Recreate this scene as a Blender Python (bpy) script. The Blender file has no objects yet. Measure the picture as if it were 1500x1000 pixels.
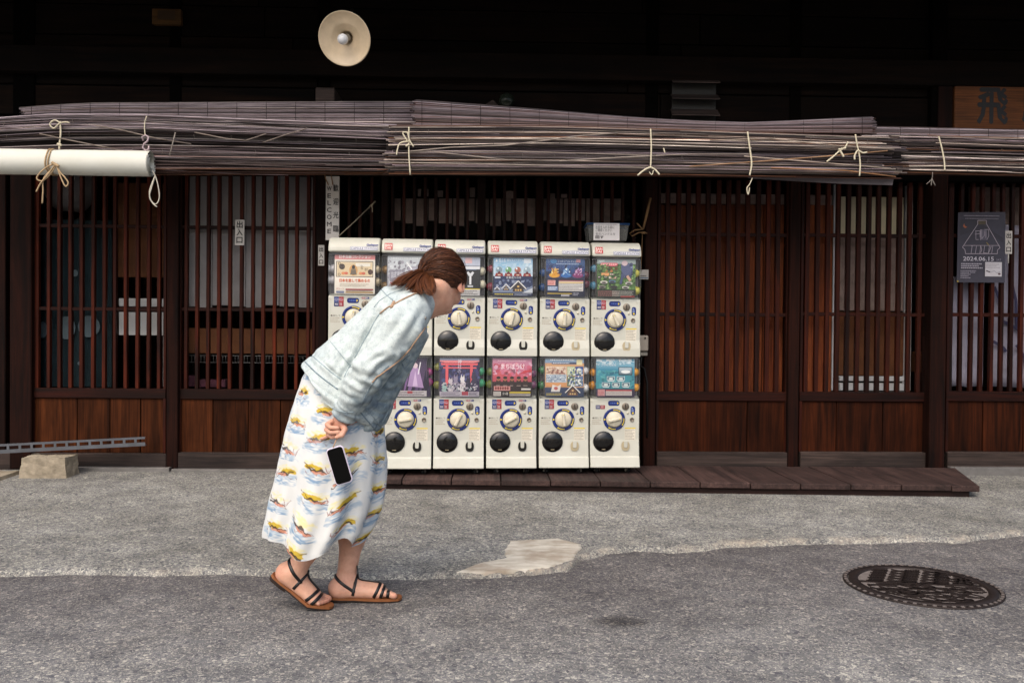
import bpy, math, random
import numpy as np
from mathutils import Vector, Matrix, noise
from mathutils.bvhtree import BVHTree

random.seed(7)
rng = np.random.default_rng(7)
SC = bpy.context.scene
COL = SC.collection

# ------------------------------------------------------------------ camera
CAM_H = 0.95
FPX = 1250.0                     # focal length in pixels of the 1500 px wide photograph (30 mm on 36 mm)
YAW, PITCH, ROLL = math.radians(1.4), math.radians(0.69), math.radians(0.5)
cam_d = bpy.data.cameras.new('camera')
cam_d.lens = 30.0; cam_d.sensor_width = 36.0; cam_d.clip_start = 0.05; cam_d.clip_end = 500
cam_o = bpy.data.objects.new('camera', cam_d); COL.objects.link(cam_o)
_F = Vector((math.sin(YAW)*math.cos(PITCH), math.cos(YAW)*math.cos(PITCH), -math.sin(PITCH)))
_R0 = Vector((math.cos(YAW), -math.sin(YAW), 0)); _U0 = _R0.cross(_F)
_R = _R0*math.cos(ROLL)+_U0*math.sin(ROLL); _U = _U0*math.cos(ROLL)-_R0*math.sin(ROLL)
cam_o.matrix_world = Matrix(((_R.x,_U.x,-_F.x,0),(_R.y,_U.y,-_F.y,0),(_R.z,_U.z,-_F.z,CAM_H),(0,0,0,1)))
SC.camera = cam_o

# ------------------------------------------------------------------ sky, sun, exposure
SUN_EL, SUN_AZ = math.radians(52), math.radians(-158)   # high, behind the photographer
w = bpy.data.worlds.new('World'); SC.world = w; w.use_nodes = True
nt = w.node_tree; nt.nodes.clear()
sky = nt.nodes.new('ShaderNodeTexSky'); sky.sky_type = 'NISHITA'; sky.sun_disc = False
sky.sun_elevation = SUN_EL; sky.sun_rotation = SUN_AZ
sky.air_density = 1.0; sky.dust_density = 6.0; sky.ozone_density = 1.0
bg = nt.nodes.new('ShaderNodeBackground'); bg.inputs[1].default_value = 0.15
wo = nt.nodes.new('ShaderNodeOutputWorld')
nt.links.new(sky.outputs[0], bg.inputs[0]); nt.links.new(bg.outputs[0], wo.inputs[0])
sun_d = bpy.data.lights.new('sun', 'SUN'); sun_d.energy = 0.9; sun_d.angle = math.radians(80); sun_d.color = (1.0, 0.975, 0.94)
sun_o = bpy.data.objects.new('sun', sun_d); COL.objects.link(sun_o)
_sd = Vector((math.sin(SUN_AZ)*math.cos(SUN_EL), math.cos(SUN_AZ)*math.cos(SUN_EL), math.sin(SUN_EL)))
sun_o.rotation_euler = _sd.to_track_quat('Z', 'Y').to_euler()
vs = SC.view_settings
vs.view_transform = 'Standard'; vs.look = 'None'; vs.gamma = 1.0; vs.use_curve_mapping = False
vs.exposure = 0.40
cy = SC.cycles
cy.max_bounces = 8; cy.diffuse_bounces = 3; cy.glossy_bounces = 3; cy.transparent_max_bounces = 24; cy.transmission_bounces = 4
cy.caustics_reflective = False; cy.caustics_refractive = False; cy.use_denoising = True

# ------------------------------------------------------------------ pixels of the photograph -> points of the place
def ray(px, py):
    return _F + _R*((px-750)/FPX) + _U*((500-py)/FPX)
def P(px, py, Y):
    d = ray(px, py); t = Y/d.y
    return Vector((d.x*t, Y, CAM_H+d.z*t))
def G(px, py, z=0.0):
    d = ray(px, py); t = (z-CAM_H)/d.z
    return Vector((d.x*t, d.y*t, z))
def to_px(p):
    d = Vector(p)-Vector((0, 0, CAM_H)); q = d.dot(_F)
    return 750+FPX*d.dot(_R)/q, 500-FPX*d.dot(_U)/q

# ------------------------------------------------------------------ colour
def lin(c):
    return c/12.92 if c <= 0.04045 else ((c+0.055)/1.055)**2.4
def hx(s):
    s = s.lstrip('#'); return tuple(lin(int(s[i:i+2], 16)/255) for i in (0, 2, 4))
def rgb(c):
    c = hx(c) if isinstance(c, str) else tuple(c)
    return (c[0], c[1], c[2], 1.0)

# ------------------------------------------------------------------ objects
def obj(name, mesh, mat=None, parent=None, loc=None, rot=None, local=False):
    if mat is not None:
        mesh.materials.clear()
        for m in (mat if isinstance(mat, (list, tuple)) else [mat]): mesh.materials.append(m)
    o = bpy.data.objects.new(name, mesh); COL.objects.link(o)
    if loc is not None: o.location = loc
    if rot is not None: o.rotation_euler = rot
    if parent is not None:
        o.parent = parent
        if not local: o.matrix_parent_inverse = world_inv(parent)
    return o
def world_inv(o):
    m = Matrix.LocRotScale(o.location, o.rotation_euler, o.scale)
    if o.parent: return (world_inv(o.parent).inverted() @ o.matrix_parent_inverse @ m).inverted()
    return m.inverted()
def thing(name, label, cat, loc=(0, 0, 0), rotz=0, group=None):
    o = bpy.data.objects.new(name, None); COL.objects.link(o)
    o.empty_display_size = 0.05
    o.location = loc; o.rotation_euler = (0, 0, rotz)
    return tag(o, label, cat, group)
def tag(o, label=None, cat=None, group=None, kind=None):
    if label: o['label'] = label
    if cat: o['category'] = cat
    if group: o['group'] = group
    if kind: o['kind'] = kind
    return o
def dup(root, loc=None, rotz=None, label=None):
    c = root.copy(); COL.objects.link(c)
    if loc is not None: c.location = loc
    if rotz is not None: c.rotation_euler = (0, 0, rotz)
    if label: c['label'] = label
    for ch in root.children:
        d = ch.copy(); COL.objects.link(d); d.parent = c
        for g in ch.children:
            e = g.copy(); COL.objects.link(e); e.parent = d
    return c

class MB:
    """collects pieces of one mesh"""
    def __init__(s): s.v = []; s.f = []; s.c = []; s.mi = []; s.sm = []
    def add(s, verts, faces, col=None, mi=0, smooth=False):
        n = len(s.v)
        s.v.extend([tuple(p) for p in verts]); s.f.extend([tuple(i+n for i in f) for f in faces])
        s.mi.extend([mi]*len(faces)); s.sm.extend([smooth]*len(faces))
        if isinstance(col, list): s.c.extend(col)
        else: s.c.extend([rgb(col) if col is not None else (1, 1, 1, 1)]*len(verts))
        return s
    def mesh(s, name='m'):
        m = bpy.data.meshes.new(name); m.from_pydata(s.v, [], s.f)
        m.polygons.foreach_set('material_index', s.mi); m.polygons.foreach_set('use_smooth', s.sm)
        a = m.color_attributes.new('Col', 'FLOAT_COLOR', 'POINT')
        a.data.foreach_set('color', np.array(s.c, dtype=np.float32).ravel())
        m.update(); return m
    def box(s, lo, hi, b=0.0, col=None, mi=0):
        lo = [min(a, c) for a, c in zip(lo, hi)] if False else list(lo); hi = list(hi)
        if b <= 0:
            x0, y0, z0 = lo; x1, y1, z1 = hi
            v = [(x0,y0,z0),(x1,y0,z0),(x1,y1,z0),(x0,y1,z0),(x0,y0,z1),(x1,y0,z1),(x1,y1,z1),(x0,y1,z1)]
            return s.add(v, [(3,2,1,0),(4,5,6,7),(0,1,5,4),(1,2,6,5),(2,3,7,6),(3,0,4,7)], col, mi)
        v = []; idx = {}
        for sx in (0, 1):
            for sy in (0, 1):
                for sz in (0, 1):
                    sg = (sx, sy, sz)
                    for ax in range(3):
                        p = []
                        for k in range(3):
                            e = hi[k] if sg[k] else lo[k]
                            if k != ax: e += -b if sg[k] else b
                            p.append(e)
                        idx[sg+(ax,)] = len(v); v.append(p)
        f = []
        def q(ids):
            ids = list(ids)
            a, b2, c = [Vector(v[i]) for i in ids[:3]]
            n = (b2-a).cross(c-a); cen = sum((Vector(v[i]) for i in ids), Vector())/len(ids)
            mid = Vector([(lo[k]+hi[k])/2 for k in range(3)])
            f.append(tuple(ids) if n.dot(cen-mid) > 0 else tuple(reversed(ids)))
        for ax in range(3):
            o1, o2 = [(1, 2), (0, 2), (0, 1)][ax]
            for sgn in (0, 1):
                ids = []
                for (u, w_) in ((0, 0), (1, 0), (1, 1), (0, 1)):
                    sg = [0, 0, 0]; sg[ax] = sgn; sg[o1] = u; sg[o2] = w_
                    ids.append(idx[tuple(sg)+(ax,)])
                q(ids)
            for u in (0, 1):
                for w_ in (0, 1):
                    sg0 = [0, 0, 0]; sg0[o1] = u; sg0[o2] = w_; sg1 = list(sg0); sg1[ax] = 1
                    q([idx[tuple(sg0)+(o1,)], idx[tuple(sg1)+(o1,)], idx[tuple(sg1)+(o2,)], idx[tuple(sg0)+(o2,)]])
        for sx in (0, 1):
            for sy in (0, 1):
                for sz in (0, 1):
                    q([idx[(sx, sy, sz, a)] for a in range(3)])
        return s.add(v, f, col, mi)
    def tube(s, pts, r, n=6, closed=False, col=None, mi=0, flat=1.0, up=None, cap=True):
        pts = [Vector(p) for p in pts]; m = len(pts)
        rr = r if isinstance(r, (list, tuple, np.ndarray)) else [r]*m
        V = []; Nn = None
        for i, p in enumerate(pts):
            if closed: t = pts[(i+1) % m]-pts[i-1]
            else: t = pts[min(i+1, m-1)]-pts[max(i-1, 0)]
            if t.length < 1e-9: t = Vector((0, 0, 1))
            t.normalize()
            if up is not None:
                u_ = up[i] if isinstance(up, list) else up
                Nn = Vector(u_) - t*Vector(u_).dot(t)
            elif Nn is None:
                Nn = t.orthogonal()
            else:
                Nn = Nn - t*Nn.dot(t)
            if Nn.length < 1e-6: Nn = t.orthogonal()
            Nn.normalize(); B = t.cross(Nn)
            for k in range(n):
                a = 2*math.pi*k/n
                V.append(p + Nn*(math.cos(a)*rr[i]*flat) + B*(math.sin(a)*rr[i]))
        Fc = []
        for i in range(m if closed else m-1):
            for k in range(n):
                a = i*n+k; b = i*n+(k+1) % n; j = (i+1) % m
                Fc.append((a, b, j*n+(k+1) % n, j*n+k))
        if not closed and cap:
            Fc.append(tuple(reversed(range(n)))); Fc.append(tuple(range((m-1)*n, m*n)))
        if isinstance(col, list) and len(col) == m:
            col = [c for c in col for _ in range(n)]
        return s.add(V, Fc, col, mi, True)
    def lathe(s, prof, c, axis='z', n=24, col=None, mi=0, smooth=True, M=None, caps=True):
        """prof: (radius, height) pairs; axis z (or -y: height counts towards the viewer)"""
        V = []; Fc = []
        for (r, h) in prof:
            for k in range(n):
                a = 2*math.pi*k/n
                if axis == 'z': p = (c[0]+r*math.cos(a), c[1]+r*math.sin(a), c[2]+h)
                elif axis == 'y': p = (c[0]+r*math.cos(a), c[1]-h, c[2]+r*math.sin(a))
                else: p = (c[0]+h, c[1]+r*math.cos(a), c[2]+r*math.sin(a))
                V.append(p)
        for i in range(len(prof)-1):
            for k in range(n):
                Fc.append((i*n+k, i*n+(k+1) % n, (i+1)*n+(k+1) % n, (i+1)*n+k))
        if caps and prof[-1][0] > 1e-6: Fc.append(tuple(range((len(prof)-1)*n, len(prof)*n)))
        if caps and prof[0][0] > 1e-6: Fc.append(tuple(reversed(range(n))))
        if M is not None: V = [M @ Vector(p) for p in V]
        return s.add(V, Fc, col, mi, smooth)
    def prism(s, poly, y0, y1, col=None, mi=0, plane='xz'):
        """polygon in a plane, given thickness along the third axis"""
        n = len(poly)
        def p3(p, d):
            return (p[0], d, p[1]) if plane == 'xz' else ((d, p[0], p[1]) if plane == 'yz' else (p[0], p[1], d))
        V = [p3(p, y0) for p in poly]+[p3(p, y1) for p in poly]
        Fc = [tuple(range(n)), tuple(reversed(range(n, 2*n)))]
        Fc += [(i, i+n, (i+1) % n+n, (i+1) % n) for i in range(n)]
        return s.add(V, Fc, col, mi)

def fix_normals(m):
    import bmesh
    bm = bmesh.new(); bm.from_mesh(m); bmesh.ops.recalc_face_normals(bm, faces=bm.faces); bm.to_mesh(m); bm.free(); return m
def bevel(o, wdt=0.004, seg=2, ang=35):
    md = o.modifiers.new('bevel', 'BEVEL'); md.width = wdt; md.segments = seg; md.limit_method = 'ANGLE'; md.angle_limit = math.radians(ang)
    return o
def box_mesh(lo, hi, b=0.0, col=None):
    return MB().box(lo, hi, b, col).mesh()

_tc = {}
def text2d(s):
    """outline faces of a word, in em units, baseline at 0"""
    if s not in _tc:
        c = bpy.data.curves.new('t', 'FONT'); c.body = s; c.resolution_u = 2
        o = bpy.data.objects.new('t', c); COL.objects.link(o)
        m = o.evaluated_get(bpy.context.evaluated_depsgraph_get()).to_mesh()
        _tc[s] = ([(v.co.x, v.co.y) for v in m.vertices], [tuple(p.vertices) for p in m.polygons])
        bpy.data.objects.remove(o); bpy.data.curves.remove(c)
    return _tc[s]

class Art:
    """flat print: coloured shapes laid one on another in a plane (x right, y up)"""
    def __init__(s, step=0.00012): s.mb = MB(); s.k = 0; s.step = step
    def poly(s, pts, col):
        s.k += 1; z = s.k*s.step
        s.mb.add([(x, -z, y) for x, y in pts], [tuple(range(len(pts)))], col); return s
    def rect(s, x0, y0, x1, y1, col): return s.poly([(x0, y0), (x1, y0), (x1, y1), (x0, y1)], col)
    def grad(s, x0, y0, x1, y1, c0, c1):
        s.k += 1; z = s.k*s.step
        s.mb.add([(x0,-z,y0),(x1,-z,y0),(x1,-z,y1),(x0,-z,y1)], [(0,1,2,3)], [rgb(c0), rgb(c0), rgb(c1), rgb(c1)]); return s
    def rrect(s, x0, y0, x1, y1, r, col):
        pts = []
        for cx, cy_, a0 in ((x1-r, y1-r, 0), (x0+r, y1-r, 90), (x0+r, y0+r, 180), (x1-r, y0+r, 270)):
            for k in range(5):
                a = math.radians(a0+k*22.5); pts.append((cx+r*math.cos(a), cy_+r*math.sin(a)))
        return s.poly(pts, col)
    def ell(s, x, y, rx, ry, col, n=20, rot=0):
        return s.poly([(x+rx*math.cos(2*math.pi*i/n)*math.cos(rot)-ry*math.sin(2*math.pi*i/n)*math.sin(rot),
                        y+rx*math.cos(2*math.pi*i/n)*math.sin(rot)+ry*math.sin(2*math.pi*i/n)*math.cos(rot)) for i in range(n)], col)
    def ring(s, x, y, r0, r1, col, a0=0, a1=360, n=28):
        s.k += 1; z = s.k*s.step; V = []; Fc = []
        for i in range(n+1):
            a = math.radians(a0+(a1-a0)*i/n)
            V += [(x+r0*math.cos(a), -z, y+r0*math.sin(a)), (x+r1*math.cos(a), -z, y+r1*math.sin(a))]
            if i < n: Fc.append((2*i, 2*i+1, 2*i+3, 2*i+2))
        s.mb.add(V, Fc, col); return s
    def line(s, pts, wd, col):
        for (x0, y0), (x1, y1) in zip(pts[:-1], pts[1:]):
            L = math.hypot(x1-x0, y1-y0) or 1e-9; nx, ny = -(y1-y0)/L*wd/2, (x1-x0)/L*wd/2
            s.poly([(x0+nx, y0+ny), (x0-nx, y0-ny), (x1-nx, y1-ny), (x1+nx, y1+ny)], col); s.k -= 1
        s.k += 1; return s
    def text(s, t, x, y, h, col, width=None, anchor='l', bold=0.0, slant=0.0):
        s.k += 1
        V, Fc = text2d(t)
        if not V: return s
        mx = max(v[0] for v in V); mn = min(v[0] for v in V)
        sy = h/0.72; sx = sy if width is None else width/(mx-mn)
        off = {'l': 0, 'c': -(mx-mn)*sx/2, 'r': -(mx-mn)*sx}[anchor]
        shifts = [(0, 0)] if bold == 0 else [(-bold, 0), (bold, 0), (0, bold), (0, -bold)]
        for j, (bx, by) in enumerate(shifts):
            z = s.k*s.step+j*s.step*0.1
            s.mb.add([(x+off+(vx-mn)*sx+bx+slant*vy*sy, -z, y+vy*sy+by) for vx, vy in V], Fc, col)
        return s
    def scribble(s, x0, y0, x1, y1, rows, col, seed=0, fill=0.6):
        """lines of print too small to read"""
        r = random.Random(seed); s.k += 1; z = s.k*s.step
        h = (y1-y0)/rows
        for i in range(rows):
            x = x0; yb = y1-(i+1)*h+h*0.25
            end = x1-(x1-x0)*(r.random()*0.3 if i % 2 else 0.02)
            while x < end:
                wd = h*(0.35+0.5*r.random())
                if x+wd > x1: break
                s.mb.add([(x,-z,yb),(x+wd,-z,yb),(x+wd,-z,yb+h*fill),(x,-z,yb+h*fill)], [(0,1,2,3)], col)
                x += wd+h*0.22
        return s
    def mesh(s): return s.mb.mesh()

# ------------------------------------------------------------------ materials
def mat(name, col=(0.5, 0.5, 0.5), rough=0.6, metal=0.0, spec=0.4, coat=0.0):
    m = bpy.data.materials.new(name); m.use_nodes = True
    b = m.node_tree.nodes['Principled BSDF']
    b.inputs['Base Color'].default_value = rgb(col); b.inputs['Roughness'].default_value = rough
    b.inputs['Metallic'].default_value = metal; b.inputs['Specular IOR Level'].default_value = spec
    b.inputs['Coat Weight'].default_value = coat
    return m
def N(m, t, **kw):
    n = m.node_tree.nodes.new(t)
    for k, v in kw.items(): setattr(n, k, v)
    return n
def L(m, a, b): m.node_tree.links.new(a, b)
def bsdf(m): return m.node_tree.nodes['Principled BSDF']
def coords(m, scale=(1, 1, 1), rand=True, kind='Object'):
    tc = N(m, 'ShaderNodeTexCoord'); mp = N(m, 'ShaderNodeMapping'); mp.inputs['Scale'].default_value = scale
    src = tc.outputs[kind]
    if rand:
        oi = N(m, 'ShaderNodeObjectInfo'); ml = N(m, 'ShaderNodeMath', operation='MULTIPLY'); ml.inputs[1].default_value = 37.0
        ad = N(m, 'ShaderNodeVectorMath', operation='ADD')
        L(m, oi.outputs['Random'], ml.inputs[0]); L(m, src, ad.inputs[0]); L(m, ml.outputs[0], ad.inputs[1]); src = ad.outputs[0]
    L(m, src, mp.inputs['Vector']); return mp.outputs[0]
def noise_n(m, vec, scale, detail=5, rough=0.6, dist=0.0):
    n = N(m, 'ShaderNodeTexNoise'); n.inputs['Scale'].default_value = scale; n.inputs['Detail'].default_value = detail
    n.inputs['Roughness'].default_value = rough; n.inputs['Distortion'].default_value = dist
    L(m, vec, n.inputs['Vector']); return n.outputs['Fac']
def ramp(m, fac, stops):
    r = N(m, 'ShaderNodeValToRGB'); e = r.color_ramp.elements
    while len(e) < len(stops): e.new(0.5)
    for i, (p, c) in enumerate(stops): e[i].position = p; e[i].color = rgb(c)
    L(m, fac, r.inputs['Fac']); return r.outputs['Color']
def mix(m, fac, a, b, mode='MIX'):
    n = N(m, 'ShaderNodeMix', data_type='RGBA', blend_type=mode)
    for i, x in ((0, fac), (6, a), (7, b)):
        if isinstance(x, (int, float)): n.inputs[i].default_value = x
        elif isinstance(x, (str, tuple)): n.inputs[i].default_value = rgb(x)
        else: L(m, x, n.inputs[i])
    return n.outputs[2]
def bump(m, h, strength=0.3, dist=0.01):
    n = N(m, 'ShaderNodeBump'); n.inputs['Strength'].default_value = strength; n.inputs['Distance'].default_value = dist
    L(m, h, n.inputs['Height']); L(m, n.outputs[0], bsdf(m).inputs['Normal'])
def wood(name, dark, light, axis='z', rough=0.65, vary=0.5, fine=1.0, spec=0.3):
    m = mat(name, light, rough, spec=spec)
    s = [22*fine]*3; s['xyz'.index(axis)] = 1.1
    v = coords(m, tuple(s))
    a = noise_n(m, v, 1.0, 7, 0.62, 0.8)
    s2 = [130*fine]*3; s2['xyz'.index(axis)] = 4
    b = noise_n(m, coords(m, tuple(s2)), 1.0, 3, 0.6)
    c = ramp(m, a, [(0.32, dark), (0.68, light)])
    c = mix(m, 0.55, c, ramp(m, b, [(0.3, '#404040'), (0.65, '#ffffff')]), 'MULTIPLY')
    g = noise_n(m, coords(m, (1, 1, 1)), 2.3, 4, 0.6)
    c = mix(m, 0.6, c, ramp(m, g, [(0.3, '#808080'), (0.62, '#ffffff')]), 'MULTIPLY')
    oi = N(m, 'ShaderNodeObjectInfo'); mr = N(m, 'ShaderNodeMapRange')
    mr.inputs['To Min'].default_value = 1-vary; mr.inputs['To Max'].default_value = 1+vary*0.5
    L(m, oi.outputs['Random'], mr.inputs['Value'])
    hs = N(m, 'ShaderNodeHueSaturation'); L(m, mr.outputs[0], hs.inputs['Value']); L(m, c, hs.inputs['Color'])
    L(m, hs.outputs[0], bsdf(m).inputs['Base Color'])
    bump(m, b, 0.35, 0.002)
    return m
def plain(name, col, rough=0.6, var=0.25, scale=6.0, metal=0.0, spec=0.4, coat=0.0, fine=0.0):
    """a colour with slight unevenness and wear"""
    m = mat(name, col, rough, metal, spec, coat)
    n = noise_n(m, coords(m), scale, 6, 0.65)
    k = 1-var
    c = mix(m, 1.0, rgb(col)[:3], ramp(m, n, [(0.3, (k, k, k*0.97)), (0.65, (1, 1, 1))]), 'MULTIPLY')
    if fine:
        n2 = noise_n(m, coords(m), 180, 3); bump(m, n2, fine, 0.002)
    L(m, c, bsdf(m).inputs['Base Color']); return m
def printed(name, rough=0.5, spec=0.4, var=0.12):
    m = mat(name, (1, 1, 1), rough, spec=spec)
    a = N(m, 'ShaderNodeVertexColor', layer_name='Col')
    n = noise_n(m, coords(m), 25, 4, 0.6)
    k = 1-var
    L(m, mix(m, 1.0, a.outputs['Color'], ramp(m, n, [(0.3, (k, k, k)), (0.7, (1, 1, 1))]), 'MULTIPLY'), bsdf(m).inputs['Base Color'])
    return m
def glass(name, tint=(1, 1, 1), gloss=0.08, haze=0.0, hazecol=(0.8, 0.85, 0.9), rough=0.03):
    """thin pane: lets light through, mirrors some of it, optional even pale haze over it"""
    m = bpy.data.materials.new(name); m.use_nodes = True; t = m.node_tree; t.nodes.clear()
    out = N(m, 'ShaderNodeOutputMaterial'); tr = N(m, 'ShaderNodeBsdfTransparent'); tr.inputs[0].default_value = rgb(tint)
    gl = N(m, 'ShaderNodeBsdfGlossy'); gl.inputs['Roughness'].default_value = rough; gl.inputs[0].default_value = (1, 1, 1, 1)
    fr = N(m, 'ShaderNodeLayerWeight'); fr.inputs['Blend'].default_value = gloss
    mx = N(m, 'ShaderNodeMixShader'); L(m, fr.outputs['Fresnel'], mx.inputs[0]); L(m, tr.outputs[0], mx.inputs[1]); L(m, gl.outputs[0], mx.inputs[2])
    last = mx.outputs[0]
    if haze:
        df = N(m, 'ShaderNodeBsdfDiffuse'); df.inputs[0].default_value = rgb(hazecol)
        m2 = N(m, 'ShaderNodeMixShader'); m2.inputs[0].default_value = haze
        L(m, last, m2.inputs[1]); L(m, df.outputs[0], m2.inputs[2]); last = m2.outputs[0]
    L(m, last, out.inputs[0]); return m

M = {}
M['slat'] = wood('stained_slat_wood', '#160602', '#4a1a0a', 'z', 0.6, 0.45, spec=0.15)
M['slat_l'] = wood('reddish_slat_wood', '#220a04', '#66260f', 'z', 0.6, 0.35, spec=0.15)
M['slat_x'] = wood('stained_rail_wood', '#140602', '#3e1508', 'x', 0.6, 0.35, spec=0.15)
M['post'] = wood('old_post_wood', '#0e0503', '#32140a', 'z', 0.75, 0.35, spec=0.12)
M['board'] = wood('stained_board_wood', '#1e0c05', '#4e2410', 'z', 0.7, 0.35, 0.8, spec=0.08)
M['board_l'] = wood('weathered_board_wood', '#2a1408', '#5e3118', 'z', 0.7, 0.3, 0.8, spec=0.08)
M['sill'] = wood('grey_sill_wood', '#241c1a', '#54453f', 'x', 0.8, 0.25)
M['eave'] = wood('shade_dark_eave_wood', '#030202', '#0d0906', 'x', 0.9, 0.4, spec=0.05)  # shade under the eave is put into this near-black wood colour
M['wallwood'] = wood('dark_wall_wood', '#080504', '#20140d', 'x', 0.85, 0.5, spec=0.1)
M['eave_y'] = wood('shade_dark_rafter_wood', '#030202', '#0d0906', 'y', 0.9, 0.4, spec=0.05)
M['deck'] = wood('deck_plank_wood', '#352624', '#634b45', 'y', 0.75, 0.3, 0.7)
M['deck_x'] = wood('deck_beam_wood', '#241411', '#4c2f29', 'x', 0.75, 0.3, 0.7)
M['print'] = printed('printed_paper')
M['gloss_print'] = printed('glossy_print', 0.3, 0.5, 0.06)
M['pane'] = glass('window_glass', (0.95, 0.96, 0.96), 0.05)
# ------------------------------------------------------------------ the ground
WY = 5.45                                     # front of the wooden facade
def apron_z(Y):                               # the pavement rises a little towards the house
    return 0.02 + 0.035*min(1, max(0, (Y-4.2)/1.1))
def aggregate(name, cols, big, tint, rough=0.9, edge_dark=False):
    m = mat(name, (0.2, 0.2, 0.2), rough, spec=0.25)
    tc = coords(m, rand=False)
    n1 = N(m, 'ShaderNodeTexVoronoi'); n1.inputs['Scale'].default_value = big; L(m, tc, n1.inputs['Vector'])
    n2 = N(m, 'ShaderNodeTexVoronoi'); n2.inputs['Scale'].default_value = big*0.42; L(m, tc, n2.inputs['Vector'])
    s1 = N(m, 'ShaderNodeSeparateColor'); L(m, n1.outputs['Color'], s1.inputs[0])
    s2 = N(m, 'ShaderNodeSeparateColor'); L(m, n2.outputs['Color'], s2.inputs[0])
    c1 = ramp(m, s1.outputs[0], cols)
    c2 = ramp(m, s2.outputs[1], [(0.0, cols[0][1]), (0.5, cols[1][1]), (0.86, cols[1][1]), (0.93, cols[-1][1])])
    sel = ramp(m, s2.outputs[2], [(0.72, (0, 0, 0)), (0.78, (1, 1, 1))])
    c = mix(m, sel, c1, c2)
    g = noise_n(m, tc, 1.3, 6, 0.6)
    c = mix(m, 0.8, c, ramp(m, g, [(0.3, tint), (0.65, '#ffffff')]), 'MULTIPLY')
    g2 = noise_n(m, tc, 7, 5, 0.7)
    c = mix(m, 0.5, c, ramp(m, g2, [(0.35, '#9a9aa0'), (0.6, '#ffffff')]), 'MULTIPLY')
    if edge_dark:  # road darkens towards the pavement edge, the limit wavering with noise
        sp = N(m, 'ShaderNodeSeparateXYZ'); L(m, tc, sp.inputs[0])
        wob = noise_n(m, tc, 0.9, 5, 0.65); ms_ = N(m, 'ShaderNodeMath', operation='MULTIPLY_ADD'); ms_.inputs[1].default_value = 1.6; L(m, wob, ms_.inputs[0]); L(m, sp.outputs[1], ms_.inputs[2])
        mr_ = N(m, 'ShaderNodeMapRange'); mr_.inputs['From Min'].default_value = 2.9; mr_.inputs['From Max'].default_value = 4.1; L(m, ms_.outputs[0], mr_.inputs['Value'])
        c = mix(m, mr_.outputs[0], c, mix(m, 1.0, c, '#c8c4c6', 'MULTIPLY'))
    L(m, c, bsdf(m).inputs['Base Color'])
    dm = N(m, 'ShaderNodeMath', operation='SUBTRACT'); dm.inputs[0].default_value = 1.0
    L(m, n1.outputs['Distance'], dm.inputs[1])
    n3 = noise_n(m, tc, 60, 4, 0.7)
    ad = N(m, 'ShaderNodeMath', operation='ADD'); L(m, dm.outputs[0], ad.inputs[0]); L(m, n3, ad.inputs[1])
    bump(m, ad.outputs[0], 0.4, 0.004)
    return m
M['road'] = aggregate('road_asphalt', [(0.0, '#66666b'), (0.3, '#868685'), (0.75, '#9b9a94'), (0.95, '#cbc7ba')], 230, '#c6c4c6', edge_dark=True)
M['apron'] = aggregate('pavement_concrete', [(0.0, '#5c5d62'), (0.28, '#868685'), (0.7, '#a1a098'), (0.94, '#c8c5b8')], 225, '#bebcb8')
M['mortar'] = plain('pale_cement', '#938877', 0.9, 0.5, 30, fine=0.6)

def grid_sheet(name, xs, ys, zf, m):
    v = [(x, y, zf(x, y)) for y in ys for x in xs]; n = len(xs)
    f = [(j*n+i, j*n+i+1, (j+1)*n+i+1, (j+1)*n+i) for j in range(len(ys)-1) for i in range(n-1)]
    return tag(obj(name, MB().add(v, f, smooth=True).mesh(), m), kind='structure')
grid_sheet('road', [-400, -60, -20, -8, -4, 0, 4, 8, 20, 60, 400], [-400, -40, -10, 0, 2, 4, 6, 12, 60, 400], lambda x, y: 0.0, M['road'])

# the broken edge between pavement and road, read off the photograph
EDGE = [(-120, 838), (0, 836), (110, 833), (230, 835), (330, 833), (430, 836), (520, 842), (600, 840), (660, 839), (720, 838), (770, 834),
        (830, 829), (850, 814), (890, 805), (930, 799), (985, 803), (1030, 800), (1060, 795), (1130, 792), (1200, 790), (1280, 789), (1350, 786),
        (1400, 789), (1440, 783), (1500, 778), (1620, 772)]
ep = [G(x, y, 0.02) for x, y in EDGE]
ex = [p.x for p in ep]; ey = [p.y for p in ep]
def edge_y(x):
    x0 = float(np.interp(x, ex, ey))
    return x0 + 0.018*noise.noise((x*9, 3.1, 0)) + 0.012*noise.noise((x*31, 8, 0)) + 0.006*noise.noise((x*90, 2, 0))
XA = list(np.linspace(-4.6, 5.2, 700)); NR = 8
v = []; f = []; pale = []
for x in XA:
    y0 = edge_y(x)
    v.append((x, y0-0.012, -0.004)); v.append((x, y0, 0.013)); v.append((x, y0+0.015, 0.02))
    e = 0.12+1.0*noise.noise((x*2.2, 1, 0))+0.9*noise.noise((x*9, 2, 0))
    e += 0.25 if x > -0.1 else -0.15
    pc_ = [0.1, e*0.8, e*0.8]
    for k in range(1, 7):
        y = y0+0.015+0.02*k; v.append((x, y, apron_z(y)+0.0015*noise.noise((x*30, y*30, 0)))); pc_.append(0.85*e-0.05-0.24*k+0.9*noise.noise((x*24, y*60, 5)))
    for k in range(1, NR+1):
        y = y0+0.135+(6.2-y0)*k/NR
        v.append((x, y, apron_z(y))); pc_.append(0)
    pale.extend(min(1, max(0, q)) for q in pc_)
nr = NR+9
for i in range(len(XA)-1):
    for j in range(nr-1):
        f.append((i*nr+j, (i+1)*nr+j, (i+1)*nr+j+1, i*nr+j+1))
M['apron_edge'] = M['apron'].copy(); m = M['apron_edge']
_a = N(m, 'ShaderNodeVertexColor', layer_name='Col'); _b = bsdf(m).inputs['Base Color']; _src = _b.links[0].from_socket
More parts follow.
